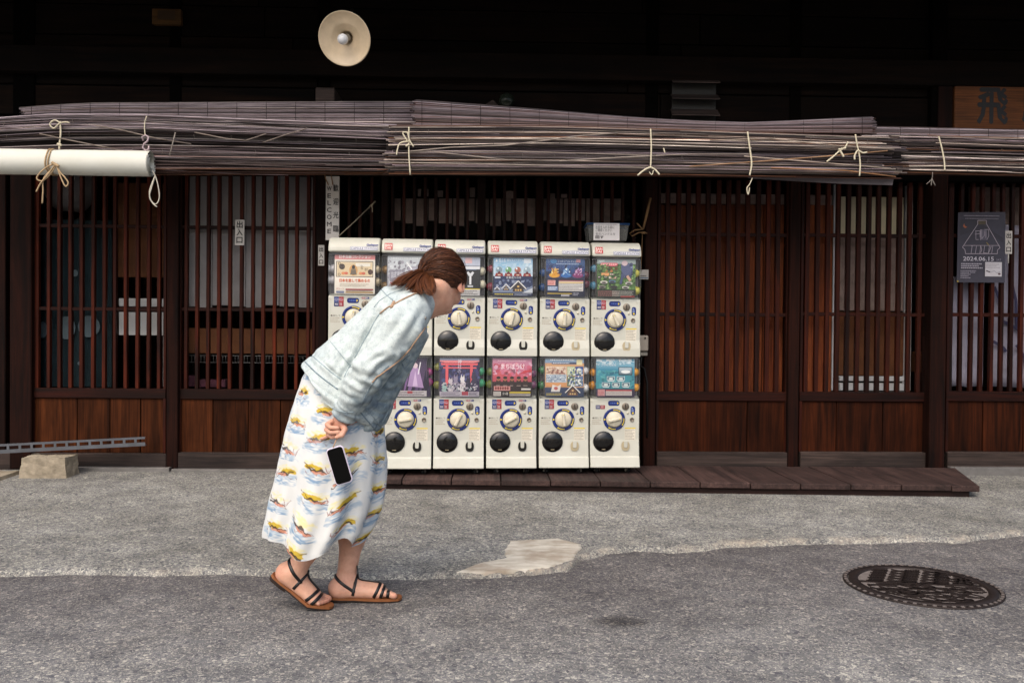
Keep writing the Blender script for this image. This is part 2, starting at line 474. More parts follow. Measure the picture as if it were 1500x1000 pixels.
_nn = noise_n(m, coords(m, rand=False), 45, 5, 0.7); _mu = N(m, 'ShaderNodeMath', operation='MULTIPLY'); L(m, _a.outputs['Color'], _mu.inputs[0]); L(m, ramp(m, _nn, [(0.38, (0.1, 0.1, 0.1)), (0.6, (1, 1, 1))]), _mu.inputs[1])
L(m, mix(m, _mu.outputs[0], _src, '#b3a795'), _b)
tag(obj('pavement', MB().add(v, f, [(q, q, q, 1) for q in pale], smooth=True).mesh(), M['apron_edge']), kind='structure')
# beyond the frame the pavement goes on at both sides
for sx in (-1, 1):
    a, b = (-40, -4.6) if sx < 0 else (5.2, 40)
    y0 = edge_y(-4.6 if sx < 0 else 5.2)
    xs = [a, b]; vv = [(x, y, z) for (y, z) in ((y0-0.012, -0.004), (y0, 0.013), (y0+0.02, 0.02), (4.2, 0.02), (5.3, 0.055), (6.2, 0.055)) for x in xs]
    tag(obj('pavement', MB().add(vv, [(2*j, 2*j+1, 2*j+3, 2*j+2) for j in range(5)]).mesh(), M['apron']), kind='structure')

# pale cement: a smooth patch and thin broken strips along the edge
def cement(pts, zt=0.004, m=None):
    q = [G(x, y, 0.02) for x, y in pts]; c = sum(q, Vector())/len(q)
    n = 9; ring = []
    for i in range(len(q)):
        a, b = q[i], q[(i+1) % len(q)]
        for k in range(n):
            p = a.lerp(b, k/n); d = (p-c).normalized()
            p = p + d*(0.012*noise.noise((p.x*14, p.y*40, 1.7))+0.006*noise.noise((p.x*60, p.y*90, 4)))
            ring.append(p)
    v = []; N_ = len(ring)
    for s, z in ((1.0, -0.012), (0.995, 0.001), (0.93, zt), (0.5, zt+0.001)):
        v += [((c+(p-c)*s).x, (c+(p-c)*s).y, apron_z(p.y)+z) for p in ring]
    f = [(k*N_+i, k*N_+(i+1) % N_, (k+1)*N_+(i+1) % N_, (k+1)*N_+i) for k in range(3) for i in range(N_)]
    f.append(tuple(range(3*N_, 4*N_)))
    return MB().add(v, f, smooth=True)
M['cement'] = mat('trowelled_cement', '#b0a595', 0.85, spec=0.2)
_v = coords(M['cement'], (1, 1, 1), False)
_mp = N(M['cement'], 'ShaderNodeMapping'); _mp.inputs['Rotation'].default_value = (0, 0, 0.5); _mp.inputs['Scale'].default_value = (6, 22, 6); L(M['cement'], _v, _mp.inputs[0])
_n = noise_n(M['cement'], _mp.outputs[0], 1.5, 5, 0.6)
_n2 = noise_n(M['cement'], _v, 5, 4, 0.6)
_c = mix(M['cement'], 1.0, ramp(M['cement'], _n2, [(0.38, '#a89d8e'), (0.56, '#c9c4b8')]), ramp(M['cement'], _n, [(0.35, '#dedbd6'), (0.6, '#ffffff')]), 'MULTIPLY')
L(M['cement'], _c, bsdf(M['cement']).inputs['Base Color']); bump(M['cement'], _n, 0.5, 0.004)
mbc = cement([(668, 838), (700, 826), (742, 818), (740, 804), (748, 792), (800, 789), (818, 788), (852, 797), (850, 806), (836, 820), (812, 829), (770, 834), (720, 838)])
tag(obj('cement_patch', mbc.mesh(), M['cement']), kind='structure')
# dark oil stain on the road: a thin irregular film
M['stain'] = glass('oil_stain', (1, 1, 1))
m = M['stain']; m.node_tree.nodes.clear()
out = N(m, 'ShaderNodeOutputMaterial'); tr = N(m, 'ShaderNodeBsdfTransparent'); df = N(m, 'ShaderNodeBsdfDiffuse'); df.inputs[0].default_value = rgb('#2a2628')
mx = N(m, 'ShaderNodeMixShader'); tc = N(m, 'ShaderNodeTexCoord'); gr = N(m, 'ShaderNodeTexGradient', gradient_type='SPHERICAL')
mp = N(m, 'ShaderNodeMapping'); mp.inputs['Location'].default_value = (-1, -1, 0); mp.inputs['Scale'].default_value = (2, 2, 1)
L(m, tc.outputs['Generated'], mp.inputs[0]); L(m, mp.outputs[0], gr.inputs[0])
nn = noise_n(m, tc.outputs['Object'], 22, 5, 0.75)
mu = N(m, 'ShaderNodeMath', operation='MULTIPLY'); L(m, gr.outputs[1], mu.inputs[0]); L(m, nn, mu.inputs[1])
r = ramp(m, mu.outputs[0], [(0.05, (0, 0, 0)), (0.4, (0.75, 0.75, 0.75))])
L(m, r, mx.inputs[0]); L(m, tr.outputs[0], mx.inputs[1]); L(m, df.outputs[0], mx.inputs[2]); L(m, mx.outputs[0], out.inputs[0])
c0 = G(908, 910, 0.004)
tag(obj('road_stain', MB().add([(-.16,-.1,0),(.16,-.1,0),(.16,.1,0),(-.16,.1,0)], [(0,1,2,3)]).mesh(), m, loc=c0), kind='structure')

# ------------------------------------------------------------------ the house: posts, beams, wall boards, eave
def span(x0, x1, y0, y1, Y):                  # a pixel rectangle on the plane Y -> x0, x1, z0, z1 (z0 the lower)
    a = P((x0+x1)/2, y1, Y); b = P((x0+x1)/2, y0, Y)
    return P(x0, (y0+y1)/2, Y).x, P(x1, (y0+y1)/2, Y).x, a.z, b.z
house = thing('wooden_townhouse', 'old dark timber townhouse with latticed street front and deep eave', 'house', (0, WY, 0.05))
def hpart(name, lo, hi, m, b=0.004):
    return obj(name, box_mesh(lo, hi, b), m, house)
ZT = 3.35
POSTS = [(-22, 8, 0.03), (14, 46, 0.0), (244, 261, 0.0), (462, 479, 0.0), (557, 567, .05), (698, 710, 0.05), (784, 795, 0.05), (944, 962, 0.0), (1156, 1172, 0.0), (1364, 1387, -0.04), (1590, 1612, -0.04)]
for x0, x1, dy in POSTS:
    Y = WY-0.035+dy
    a, b, _, _ = span(x0, x1, 400, 500, Y)
    z0 = 0.9 if 550 < x0 < 790 else 0.06
    hpart('post', (a, Y, z0), (b, Y+0.12, P(750, 240, WY).z), M['post'], 0.005)
    hpart('upper_post', (a, Y+0.03, P(750, 240, WY).z+0.002), (b, Y+0.12, ZT), M['eave'], 0.005)  # same post above the lintel, coloured darker for the eave's shade
XL, XR = P(-420, 500, WY).x, P(1950, 500, WY).x
# ground sill and lintel beams
for (x0, x1) in ((-300, 244), (261, 462)):
    a, b, z0, z1 = span(x0, x1, 663, 686, WY-0.02); hpart('ground_sill', (a, WY-0.03, 0.04), (b, WY+0.1, z1), M['sill'])
for (x0, x1) in ((962, 1156), (1172, 1364), (1387, 1590)):
    a, b, z0, z1 = span(x0, x1, 662, 684, WY-0.02); hpart('ground_sill', (a, WY-0.03, 0.04), (b, WY+0.1, z1), M['sill'])
zb = P(750, 262, WY).z
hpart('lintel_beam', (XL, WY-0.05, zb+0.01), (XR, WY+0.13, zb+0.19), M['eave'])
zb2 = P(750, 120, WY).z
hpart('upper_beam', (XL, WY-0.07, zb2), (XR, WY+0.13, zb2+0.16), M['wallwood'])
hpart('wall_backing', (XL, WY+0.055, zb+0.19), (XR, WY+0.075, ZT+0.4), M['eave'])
z = zb+0.195; k = 0
while z < ZT+0.4:
    h = 0.17+0.03*math.sin(k*2.1)
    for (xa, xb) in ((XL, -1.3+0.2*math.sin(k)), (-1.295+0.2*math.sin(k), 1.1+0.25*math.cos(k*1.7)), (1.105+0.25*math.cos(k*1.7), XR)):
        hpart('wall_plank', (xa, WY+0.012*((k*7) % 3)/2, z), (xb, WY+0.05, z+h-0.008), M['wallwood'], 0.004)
    z += h; k += 1
# eave: sloping boards on rafters, from the wall out over the street
EY0, EZ0, EY1, EZ1 = WY+0.1, 3.32, 4.50, 2.92
def eave_piece(name, xa, xb, ya, yb, off, th, m):
    def pt(x, y, o):
        t = (y-EY0)/(EY1-EY0); return (x, y, EZ0+(EZ1-EZ0)*t+o)
    v = [pt(xa, ya, off), pt(xb, ya, off), pt(xb, yb, off), pt(xa, yb, off), pt(xa, ya, off+th), pt(xb, ya, off+th), pt(xb, yb, off+th), pt(xa, yb, off+th)]
    me = fix_normals(MB().add(v, [(3,2,1,0),(4,5,6,7),(0,1,5,4),(1,2,6,5),(2,3,7,6),(3,0,4,7)]).mesh())
    return obj(name, me, m, house)
x = XL+0.1
while x < XR:
    eave_piece('rafter', x, x+0.07, EY0, EY1+0.06, 0.0, 0.09, M['eave_y']); x += 0.45
nb = 9
for k in range(nb):
    ya = EY0+(EY1-EY0)*k/nb; yb = EY0+(EY1-EY0)*(k+1)/nb+0.004
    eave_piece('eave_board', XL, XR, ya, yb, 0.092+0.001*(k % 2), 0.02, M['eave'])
M['tile'] = plain('grey_roof_tile', '#4a4c50', 0.6, 0.4)
eave_piece('roof', XL, XR, EY0, EY1-0.05, 0.125, 0.06, M['tile'])
hpart('fascia_board', (XL, EY1-0.06, EZ1+0.0), (XR, EY1-0.035, EZ1+0.12), M['eave'])
# pole and brackets that carry the reed blinds
zp = P(750, 216, 4.99).z
mbp = MB(); mbp.tube([(XL, 5.0, P(0, 212, 5.0).z), ((XL+XR)/2, 5.0, P(750, 222, 5.0).z), (XR, 5.0, P(1500, 226, 5.0).z)], 0.022, 10); obj('blind_pole', mbp.mesh(), M['post'], house)
for px in (-200, 120, 520, 905, 1290, 1700):
    q = P(px, 217+px*0.006, 5.0); hpart('bracket', (q.x-0.02, 4.99, q.z-0.06), (q.x+0.02, WY+0.02, q.z-0.022), M['post'])
# little crossing timbers that show above the reed blinds
hpart('strut', (P(462, 140, 5.2).x, 5.2, P(462, 165, 5.2).z), (P(490, 140, 5.2).x, WY, P(462, 128, 5.2).z), M['sill'])
# the dim room behind the lattice
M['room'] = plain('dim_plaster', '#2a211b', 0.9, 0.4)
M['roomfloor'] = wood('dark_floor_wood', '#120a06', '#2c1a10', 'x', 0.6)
RY = 7.6
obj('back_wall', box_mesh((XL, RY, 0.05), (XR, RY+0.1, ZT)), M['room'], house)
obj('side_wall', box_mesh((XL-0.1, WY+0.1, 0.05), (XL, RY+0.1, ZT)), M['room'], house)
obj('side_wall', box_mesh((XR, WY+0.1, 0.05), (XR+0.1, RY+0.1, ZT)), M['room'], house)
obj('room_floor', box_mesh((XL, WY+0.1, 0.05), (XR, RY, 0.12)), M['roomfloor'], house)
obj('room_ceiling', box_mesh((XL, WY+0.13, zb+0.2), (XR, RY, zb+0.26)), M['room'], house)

# ------------------------------------------------------------------ lattice doors
def lattice(name, label, x0, x1, slats, sw, rails, rail_h, bot, board_y, boards, bm_, cat='lattice door', dy=0.0, top=255, pane=True, group='latticed sliding doors of the street front', depth=0.03):
    Y = WY+dy
    xa, xb, zs0, _ = span(x0, x1, top, board_y, Y)
    zt = P((x0+x1)/2, top, Y).z
    t = thing(name, label, cat, ((xa+xb)/2, Y, zs0), 0, group)
    _, _, zr0, zr1 = span(x0, x1, bot[0], bot[1], Y)
    me = None
    for k, sx in enumerate(slats):
        c = P(sx, 430, Y).x; wd = sw/FPX*Y
        if me is None: me = box_mesh((-wd/2, 0, zr1), (wd/2, depth, zt), 0.002)
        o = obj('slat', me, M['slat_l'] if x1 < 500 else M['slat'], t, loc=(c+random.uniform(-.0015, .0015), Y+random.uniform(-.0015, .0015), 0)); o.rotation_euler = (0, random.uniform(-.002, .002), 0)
    for ry in rails:
        zc = P((x0+x1)/2, ry, Y).z; h = rail_h/FPX*Y
        obj('cross_rail', box_mesh((xa+0.002, Y+0.006, zc-h/2), (xb-0.002, Y+depth-0.006, zc+h/2), 0.002), M['slat_x'], t)
    obj('bottom_rail', box_mesh((xa+0.002, Y-0.004, zr0), (xb-0.002, Y+depth+0.004, zr1), 0.003), M['slat_x'], t)
    for sx in (xa+0.002, xb-0.02):
        if boards: obj('stile', box_mesh((sx, Y-0.002, zs0), (sx+0.018, Y+depth+0.002, zt), 0.002), M['slat'], t)
    if boards:
        bx = [P(q, 620, Y).x for q in boards]
        for a, b in zip(bx[:-1], bx[1:]):
            obj('board', box_mesh((a+0.0025, Y+0.008+random.uniform(0, .005), zs0), (b-0.0025, Y+0.024, zr0-0.001), 0.002), bm_, t)
        obj('board_backing', box_mesh((xa+0.02, Y+0.03, zs0), (xb-0.02, Y+0.045, zr0)), M['eave'], t)
    if pane: obj('pane', box_mesh((xa+0.01, Y+depth+0.012, zr1), (xb-0.01, Y+depth+0.015, zt)), M['pane'], t)
    return t
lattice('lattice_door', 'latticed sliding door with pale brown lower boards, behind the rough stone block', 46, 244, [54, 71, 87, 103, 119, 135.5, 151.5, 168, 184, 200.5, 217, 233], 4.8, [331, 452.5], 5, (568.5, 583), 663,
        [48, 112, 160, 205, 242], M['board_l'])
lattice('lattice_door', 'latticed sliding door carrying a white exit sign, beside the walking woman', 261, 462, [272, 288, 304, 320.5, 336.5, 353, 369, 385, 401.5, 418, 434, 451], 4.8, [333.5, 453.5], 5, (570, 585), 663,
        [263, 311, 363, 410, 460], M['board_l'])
lattice('lattice_window', 'high lattice window half hidden above the white capsule machines', 480, 944, [495, 511, 527, 543, 574, 590, 606, 622, 638, 654, 669, 684, 722, 738, 754, 770, 803, 817, 834, 849, 865, 881, 896, 912, 928], 4.6, [372], 5, (560, 575), 600,
        None, None, 'lattice window', 0.06)
lattice('lattice_door', 'dark red latticed door backed by brown boards, right of the machines', 962, 1156, [978.5+14.6*k for k in range(13)][:12], 6.4, [343.5, 460.5], 5.5, (573.5, 587), 662,
        [964, 1095, 1154], M['board'], dy=0.0)
lattice('lattice_door', 'latticed door with a white framed inner screen showing behind its slats', 1172, 1364, [1182, 1197, 1212, 1227, 1242, 1257, 1272, 1287, 1302, 1317, 1332, 1347, 1358], 6.0, [345, 460.5], 5.5, (574, 588), 662,
        [1174, 1226, 1294, 1362], M['board'])
lattice('lattice_door', 'latticed door at the right end carrying a dark event poster', 1387, 1590, [1394+14.9*k for k in range(13)], 5.2, [346, 461.5], 5.5, (573.5, 588), 662,
        [1389, 1441, 1500, 1545, 1588], M['board'])
# wall under the lattice window, behind the machines
a, b, z0, z1 = span(480, 944, 575, 690, WY)
for k in range(8):
    obj('wall_board', box_mesh((a+(b-a)*k/8+0.002, WY+0.03, 0.06), (a+(b-a)*(k+1)/8-0.002, WY+0.06, z1), 0.002), M['post'], house)
# boarded strip at the far left
a, b, z0, z1 = span(-420, -22, 255, 690, WY)
for k in range(6):
    obj('wall_board', box_mesh((a+(b-a)*k/6+0.002, WY, 0.06), (a+(b-a)*(k+1)/6-0.002, WY+0.03, z1), 0.002), M['post'], house)
a, b, z0, z1 = span(1612, 1950, 255, 690, WY)
for k in range(5):
    obj('wall_board', box_mesh((a+(b-a)*k/5+0.002, WY, 0.06), (a+(b-a)*(k+1)/5-0.002, WY+0.03, z1), 0.002), M['post'], house)
a, b, z0, z1 = span(8, 14, 255, 690, WY)
# metal door track at the foot of the left doors
M['track'] = plain('dull_aluminium', '#8d8a88', 0.45, 0.3, 12, metal=0.6)
for x0, x1, yy in ((100, 249, 685.5), (252, 470, 688.5)):
    a, b, z0, z1 = span(x0, x1, yy-1.6, yy+1.6, WY-0.06)
    obj('door_track', box_mesh((a, WY-0.075, 0.052), (b, WY-0.032, z1), 0.002), M['track'], house)
a, b, z0, z1 = span(1391, 1600, 684, 687, WY-0.06)
obj('door_track', box_mesh((a, WY-0.075, 0.052), (b, WY-0.032, z1), 0.002), M['track'], house)

# ------------------------------------------------------------------ things seen through the lattice
def panel(name, label, cat, x0, x1, y0, y1, Y, m, th=0.03, b=0.003, group=None):
    a, c, z0, z1 = span(x0, x1, y0, y1, Y)
    o = obj(name, box_mesh((a, Y, z0), (c, Y+th, z1), b), m); return tag(o, label, cat, group)
def cloth_panel(name, label, cat, x0, x1, y0, y1, Y, m, amp=0.012, waves=5, group=None):
    a, c, z0, z1 = span(x0, x1, y0, y1, Y); nx, nz = 60, 14; v = []; f = []
    for j in range(nz+1):
        for i in range(nx+1):
            u = i/nx; t = j/nz
            v.append((a+(c-a)*u, Y+amp*(0.4+0.6*t)*math.sin(u*waves*6.28+0.8*math.sin(t*3)), z1+(z0-z1)*t+0.004*math.sin(u*9)))
    f = [(j*(nx+1)+i, (j+1)*(nx+1)+i, (j+1)*(nx+1)+i+1, j*(nx+1)+i+1) for j in range(nz) for i in range(nx)]
    o = obj(name, MB().add(v, f, smooth=True).mesh(), m); md = o.modifiers.new('thick', 'SOLIDIFY'); md.thickness = 0.003
    return tag(o, label, cat, group)
IY = WY+0.075
M['pale'] = plain('pale_curtain_cloth', '#b0a8a8', 0.9, 0.25, 5)
M['white'] = plain('white_paper', '#e0dcdc', 0.8, 0.1, 6)
M['whitep'] = plain('white_paint', '#e4e2e6', 0.5, 0.1, 6)
M['brownb'] = plain('brown_cardboard', '#75472a', 0.85, 0.35, 7)
M['brownd'] = wood('brown_inner_board', '#843d1f', '#b36036', 'z', 0.8, 0.25)
M['teal'] = plain('indigo_cloth', '#1a2d34', 0.9, 0.4, 8)
M['blob'] = plain('pale_dyed_spots', '#7f8c92', 0.9, 0.4, 30)
M['lilac'] = plain('lilac_cloth', '#b9b2c6', 0.9, 0.3, 9)
M['pinkp'] = plain('pink_paper', '#5e3342', 0.85, 0.4, 20)
M['cream'] = plain('lit_cream_paper', '#f2e3c2', 0.85, 0.2, 3)
M['pinkgrey'] = plain('pinkish_plaster', '#a88f86', 0.9, 0.45, 14)
M['wire'] = mat('grey_wire', '#8a8786', 0.4, 0.7)
# behind the left door
t = thing('paper_lantern', 'round white paper lantern hanging inside the left door', 'lantern', P(103, 300, IY+0.25))
mb = MB(); c = P(103, 272, IY+0.25); prof = []
for k in range(15):
    th_ = -math.pi/2+math.pi*k/14; prof.append((0.16*math.cos(th_)+(0.004 if k % 2 else 0), 0.19*math.sin(th_)))
mb.lathe(prof, c, 'z', 24); obj('shade', mb.mesh(), M['pale'], t)
obj('rim', MB().lathe([(0.05, -0.2), (0.055, -0.2), (0.055, -0.17), (0.05, -0.17)], c, 'z', 20).mesh(), M['post'], t)
t = thing('shop_curtain', 'dark indigo curtain with pale dyed spots behind the left door', 'curtain', P(100, 560, IY+0.05))
a, cc, z0, z1 = span(50, 165, 322, 566, IY+0.05); nx, nz = 50, 12
v = [(a+(cc-a)*i/nx, IY+0.05+0.012*math.sin(i/nx*30), z1+(z0-z1)*j/nz) for j in range(nz+1) for i in range(nx+1)]
cl = obj('cloth', MB().add(v, [(j*(nx+1)+i, (j+1)*(nx+1)+i, (j+1)*(nx+1)+i+1, j*(nx+1)+i+1) for j in range(nz) for i in range(nx)], smooth=True).mesh(), M['teal'], t)
ar = Art(0.0003)
for (x, y, rx, ry) in ((97, 480, 13, 17), (130, 478, 16, 16), (62, 483, 7, 12), (110, 400, 4, 5), (118, 532, 5, 3), (88, 526, 4, 3)):
    p = P(x, y, IY+0.03); k = (IY)/FPX; ar.ell(p.x, p.z, rx*k, ry*k, '#5d6c74', 14)
tag(obj('dyed_spots', ar.mesh(), M['print'], t, loc=(0, IY+0.034, 0)), kind='stuff')
panel('cardboard_sheet', 'brown cardboard sheet leaning high inside the left door', 'cardboard', 172, 243, 268, 406, IY+0.10, M['brownb'])
panel('white_carton', 'thin white carton on the shelf inside the left door', 'carton', 174, 243, 437, 449, IY+0.06, M['white'], 0.2)
panel('white_carton', 'taller white carton below the thin one inside the left door', 'carton', 174, 243, 457, 491, IY+0.06, M['white'], 0.2)
panel('store_shelf', 'dark shelf board between the two white cartons', 'shelf', 166, 246, 449, 456, IY+0.05, M['post'], 0.25)
panel('white_pole', 'thin white pole standing inside beside the second post', 'pole', 238.5, 243, 492, 566, IY+0.03, M['white'], 0.02)
# behind the second door
for k in range(8):
    x0 = 262+24.6*k
    panel('hanging_strip', ['pale strip behind the exit-signed door, right beside the second post', 'second pale strip from the post, behind the exit-signed door', 'third pale strip from the post, behind the exit-signed door', 'pale strip just left of the white exit sign', 'pale strip just right of the white exit sign', 'third pale strip from the WELCOME board side', 'second pale strip from the WELCOME board side', 'pale strip nearest the WELCOME board'][k], 'curtain', x0, x0+24, 258, 449+2*math.sin(k*2.1), IY+0.012*(k % 2), M['pale'], 0.012, 0.003, 'pale strips behind the second door')
panel('long_carton', 'long brown carton on the rack behind the second door', 'carton', 262, 462, 481, 518, IY+0.05, M['brownb'], 0.3)
t = thing('wire_rack', 'low wire rack below the long brown carton', 'rack', P(360, 560, IY+0.02))
mb = MB(); a, b, z0, z1 = span(258, 462, 521, 531, IY+0.02)
for z in (z0, z1): mb.tube([(a, IY+0.02, z), (b, IY+0.02, z)], 0.0025, 5)
obj('rail', mb.mesh(), M['wire'], t); mb = MB()
for k in range(46): x = a+(b-a)*k/45; mb.tube([(x, IY+0.02, z0), (x, IY+0.02, z1)], 0.0016, 4)
tag(obj('wire', mb.mesh(), M['wire'], t), kind='stuff')
for x in (a+0.02, b-0.02): obj('leg', MB().tube([(x, IY+0.03, 0.12), (x, IY+0.03, z1)], 0.006, 6).mesh(), M['wire'], t)
panel('pink_packet', 'pink paper packet low behind the second door near the post', 'packet', 256, 285, 550, 566, IY+0.04, M['pinkp'], 0.08)
panel('pink_packet', 'flat pink packet low behind the second door, toward the middle', 'packet', 292, 330, 556, 567, IY+0.06, M['pinkp'], 0.08)
# behind the lattice window
xs = 574; k = 0  # row of mottled pinkish strips across the window
while xs < 912:
    wd = 13+3*((k*5) % 3)
    panel('pinkish_strip', 'mottled pinkish strip in the row behind the window', 'paper', xs, xs+wd, 291+2*((k*3) % 3), 323+4*((k*7) % 3), IY+0.1+0.01*(k % 2), M['pinkgrey'], 0.004, 0, 'pinkish strips behind the high window'); xs += wd+2; k += 1
for x0, y0, x1, y1 in ((612, 277, 617, 288), (622, 277, 628, 288), (638, 279, 649, 289), (688, 275, 696, 289), (741, 280, 752, 291), (806, 283, 813, 296), (822, 284, 831, 290)):
    panel('note_card', 'small white card pinned above the pinkish strips', 'card', x0, x1, y0, y1, IY+0.07, M['pinkgrey'], 0.003, 0, 'small cards behind the high window')
# behind the doors at the right
for k in range(5):
    x0 = 962+52*k
    if k == 4: x1 = 1219
    else: x1 = x0+51
    panel('inner_board', ['tall brown inner board right beside the rope-tied post', 'second tall brown inner board from the rope-tied post', 'third tall brown inner board from the rope-tied post', 'fourth tall brown inner board, reaching behind the slim post', 'tall brown inner board just left of the white framed screen'][k], 'board', x0, x1, 300, 574, IY+0.02+0.004*(k % 2), M['brownd'], 0.02, 0.003, 'brown boards behind the right lattice')
panel('transom_board', 'pinkish board above the tall brown boards behind the lattice', 'board', 962, 1219, 284, 299, IY+0.02, M['pinkgrey'], 0.02)
t = thing('paper_screen', 'white framed inner paper screen behind the right lattice', 'screen door', P(1280, 572, IY+0.04))
def spart(n, x0, x1, y0, y1, m, dy=0.0, th=0.03):
    a, c, z0, z1 = span(x0, x1, y0, y1, IY+0.04); return obj(n, box_mesh((a, IY+0.04+dy, z0), (c, IY+0.04+dy+th, z1), 0.003), m, t)
spart('stile', 1220, 1229, 268, 572, M['whitep']); spart('stile', 1326, 1336, 268, 572, M['whitep'])
spart('bottom_rail', 1230, 1325, 551, 558, M['whitep']); spart('bottom_rail', 1230, 1325, 561, 572, M['whitep'])
spart('paper', 1230, 1325, 288, 345, M['cream'], 0.012, 0.005); spart('paper', 1230, 1325, 347, 455, M['pinkgrey'], 0.012, 0.005)  # upper paper coloured bright to imitate a glow, no lamp behind it
spart('paper', 1230, 1325, 457, 550, M['brownb'], 0.012, 0.005)
panel('orange_carton', 'small orange carton in the dark gap left of the big post', 'carton', 1340, 1362, 515, 545, IY+0.1, M['brownb'], 0.1)
cloth_panel('hanging_cloth', 'plain pale lilac cloth hanging behind the poster door', 'cloth', 1396, 1441, 405, 566, IY+0.05, M['lilac'], 0.008, 2)
pc = cloth_panel('hanging_cloth', 'white patterned cloth hanging under the small exit sign', 'cloth', 1452, 1540, 330, 567, IY+0.05, M['lilac'], 0.012, 3)
ar = Art(0.0003)
for (x0, y0, x1, y1) in ((1458, 420, 1470, 470), (1480, 400, 1490, 480), (1470, 470, 1500, 490), (1456, 500, 1475, 515), (1490, 505, 1505, 540)):
    p, q = P(x0, y0, IY+0.02), P(x1, y1, IY+0.02); ar.line([(p.x, p.z), ((p.x+q.x)/2+0.02, (p.z+q.z)/2), (q.x, q.z)], 0.02, '#4d4a6b')
tag(obj('cloth_pattern', ar.mesh(), M['print'], pc, loc=(0, IY+0.03, 0)), kind='stuff')
panel('grey_screen', 'dim grey screen high behind the poster door', 'screen', 1420, 1590, 262, 350, IY+0.2, M['pinkgrey'], 0.02)
panel('dark_chest', 'dark chest behind the poster door next to the big post', 'chest', 1388, 1396, 440, 566, IY+0.07, M['teal'], 0.2)

# ------------------------------------------------------------------ wooden deck in front of the machines
deck = thing('wooden_deck', 'low brown plank deck under the capsule machines', 'deck', (0.6, 5.0, 0.05))
DZ = 0.105
fl, fr_ = G(455, 699.5, DZ), G(1436, 711.5, DZ); br = G(1386, 681, DZ)
BY = WY-0.08
seams = [455, 517]+[590.5+73.2*k for k in range(11)]+[1395, 1436]
def front(px):
    t = (px-455)/(1436-455); return fl.lerp(fr_, t)
for i in range(len(seams)-1):
    p0, p1 = front(seams[i]), front(seams[i+1])
    g = 0.003; dz = random.uniform(-.002, .002)
    bx0, bx1 = p0.x*0.995+0.0, p1.x*0.995
    if i == len(seams)-2: bx1 = br.x+0.01; p1 = fr_
    v = [(p0.x+g, p0.y, DZ-0.032+dz), (p1.x-g, p1.y, DZ-0.032+dz), (bx1-g, BY, DZ-0.032+dz), (bx0+g, BY, DZ-0.032+dz), (p0.x+g, p0.y, DZ+dz), (p1.x-g, p1.y, DZ+dz), (bx1-g, BY, DZ+dz), (bx0+g, BY, DZ+dz)]
    o = obj('plank', fix_normals(MB().add(v, [(3,2,1,0),(4,5,6,7),(0,1,5,4),(1,2,6,5),(2,3,7,6),(3,0,4,7)]).mesh()), M['deck'], deck); bevel(o, 0.004, 2)
a, b = front(470), front(1425)
v = []
for p in (a, b):
    for dy in (0.03, 0.075):
        for z in (0.0, DZ-0.034): v.append((p.x, p.y+dy, z))
o = obj('beam', fix_normals(MB().add(v, [(0,1,3,2),(4,6,7,5),(0,4,5,1),(2,3,7,6),(1,5,7,3),(0,2,6,4)]).mesh()), M['deck_x'], deck); bevel(o, 0.004, 2)
for x in (fl.x+0.2, (fl.x+fr_.x)/2, fr_.x-0.25):
    obj('joist', box_mesh((x, fl.y+0.12, 0.02), (x+0.08, BY-0.05, DZ-0.034)), M['deck_x'], deck)
# ------------------------------------------------------------------ capsule machines
M['shell'] = plain('cream_plastic', '#c9c9be', 0.38, 0.13, 5, spec=0.5)
M['shell2'] = plain('cream_plastic_knob', '#d3ccb8', 0.35, 0.06, 20, spec=0.5)
M['black'] = mat('glossy_black_plastic', '#0b0a0a', 0.16, spec=0.6)
M['dark'] = mat('dark_recess', '#17140f', 0.6)
M['chute'] = mat('beige_recess', '#b5a88a', 0.5)
M['inner'] = plain('grey_inner_box', '#6d6a6c', 0.6, 0.3, 10)
M['blue'] = mat('navy_plastic', '#14296e', 0.4)
M['steel'] = plain('coin_metal', '#8b8175', 0.4, 0.3, 40, metal=0.7)
M['cover'] = glass('clear_plastic_cover', (0.97, 0.98, 0.98), 0.10, 0.03, (0.85, 0.88, 0.92), 0.05)  # haze: milky tint plus sky reflection painted as pale diffuse colour
M['coverside'] = glass('clear_plastic_edge', (0.75, 0.78, 0.82), 0.25, 0.22, (0.7, 0.74, 0.8), 0.1)
M['rubber'] = mat('black_rubber', '#0e0d0d', 0.6)
M['zinc'] = plain('zinc_bracket', '#a8a298', 0.4, 0.3, 30, metal=0.4)
W, D = 0.300, 0.37
PH = 0.346                    # height of the front panel of one unit
WH = 0.247                    # height of its display window
UH = PH+WH
SK = 0.066                    # skirt under the lower units

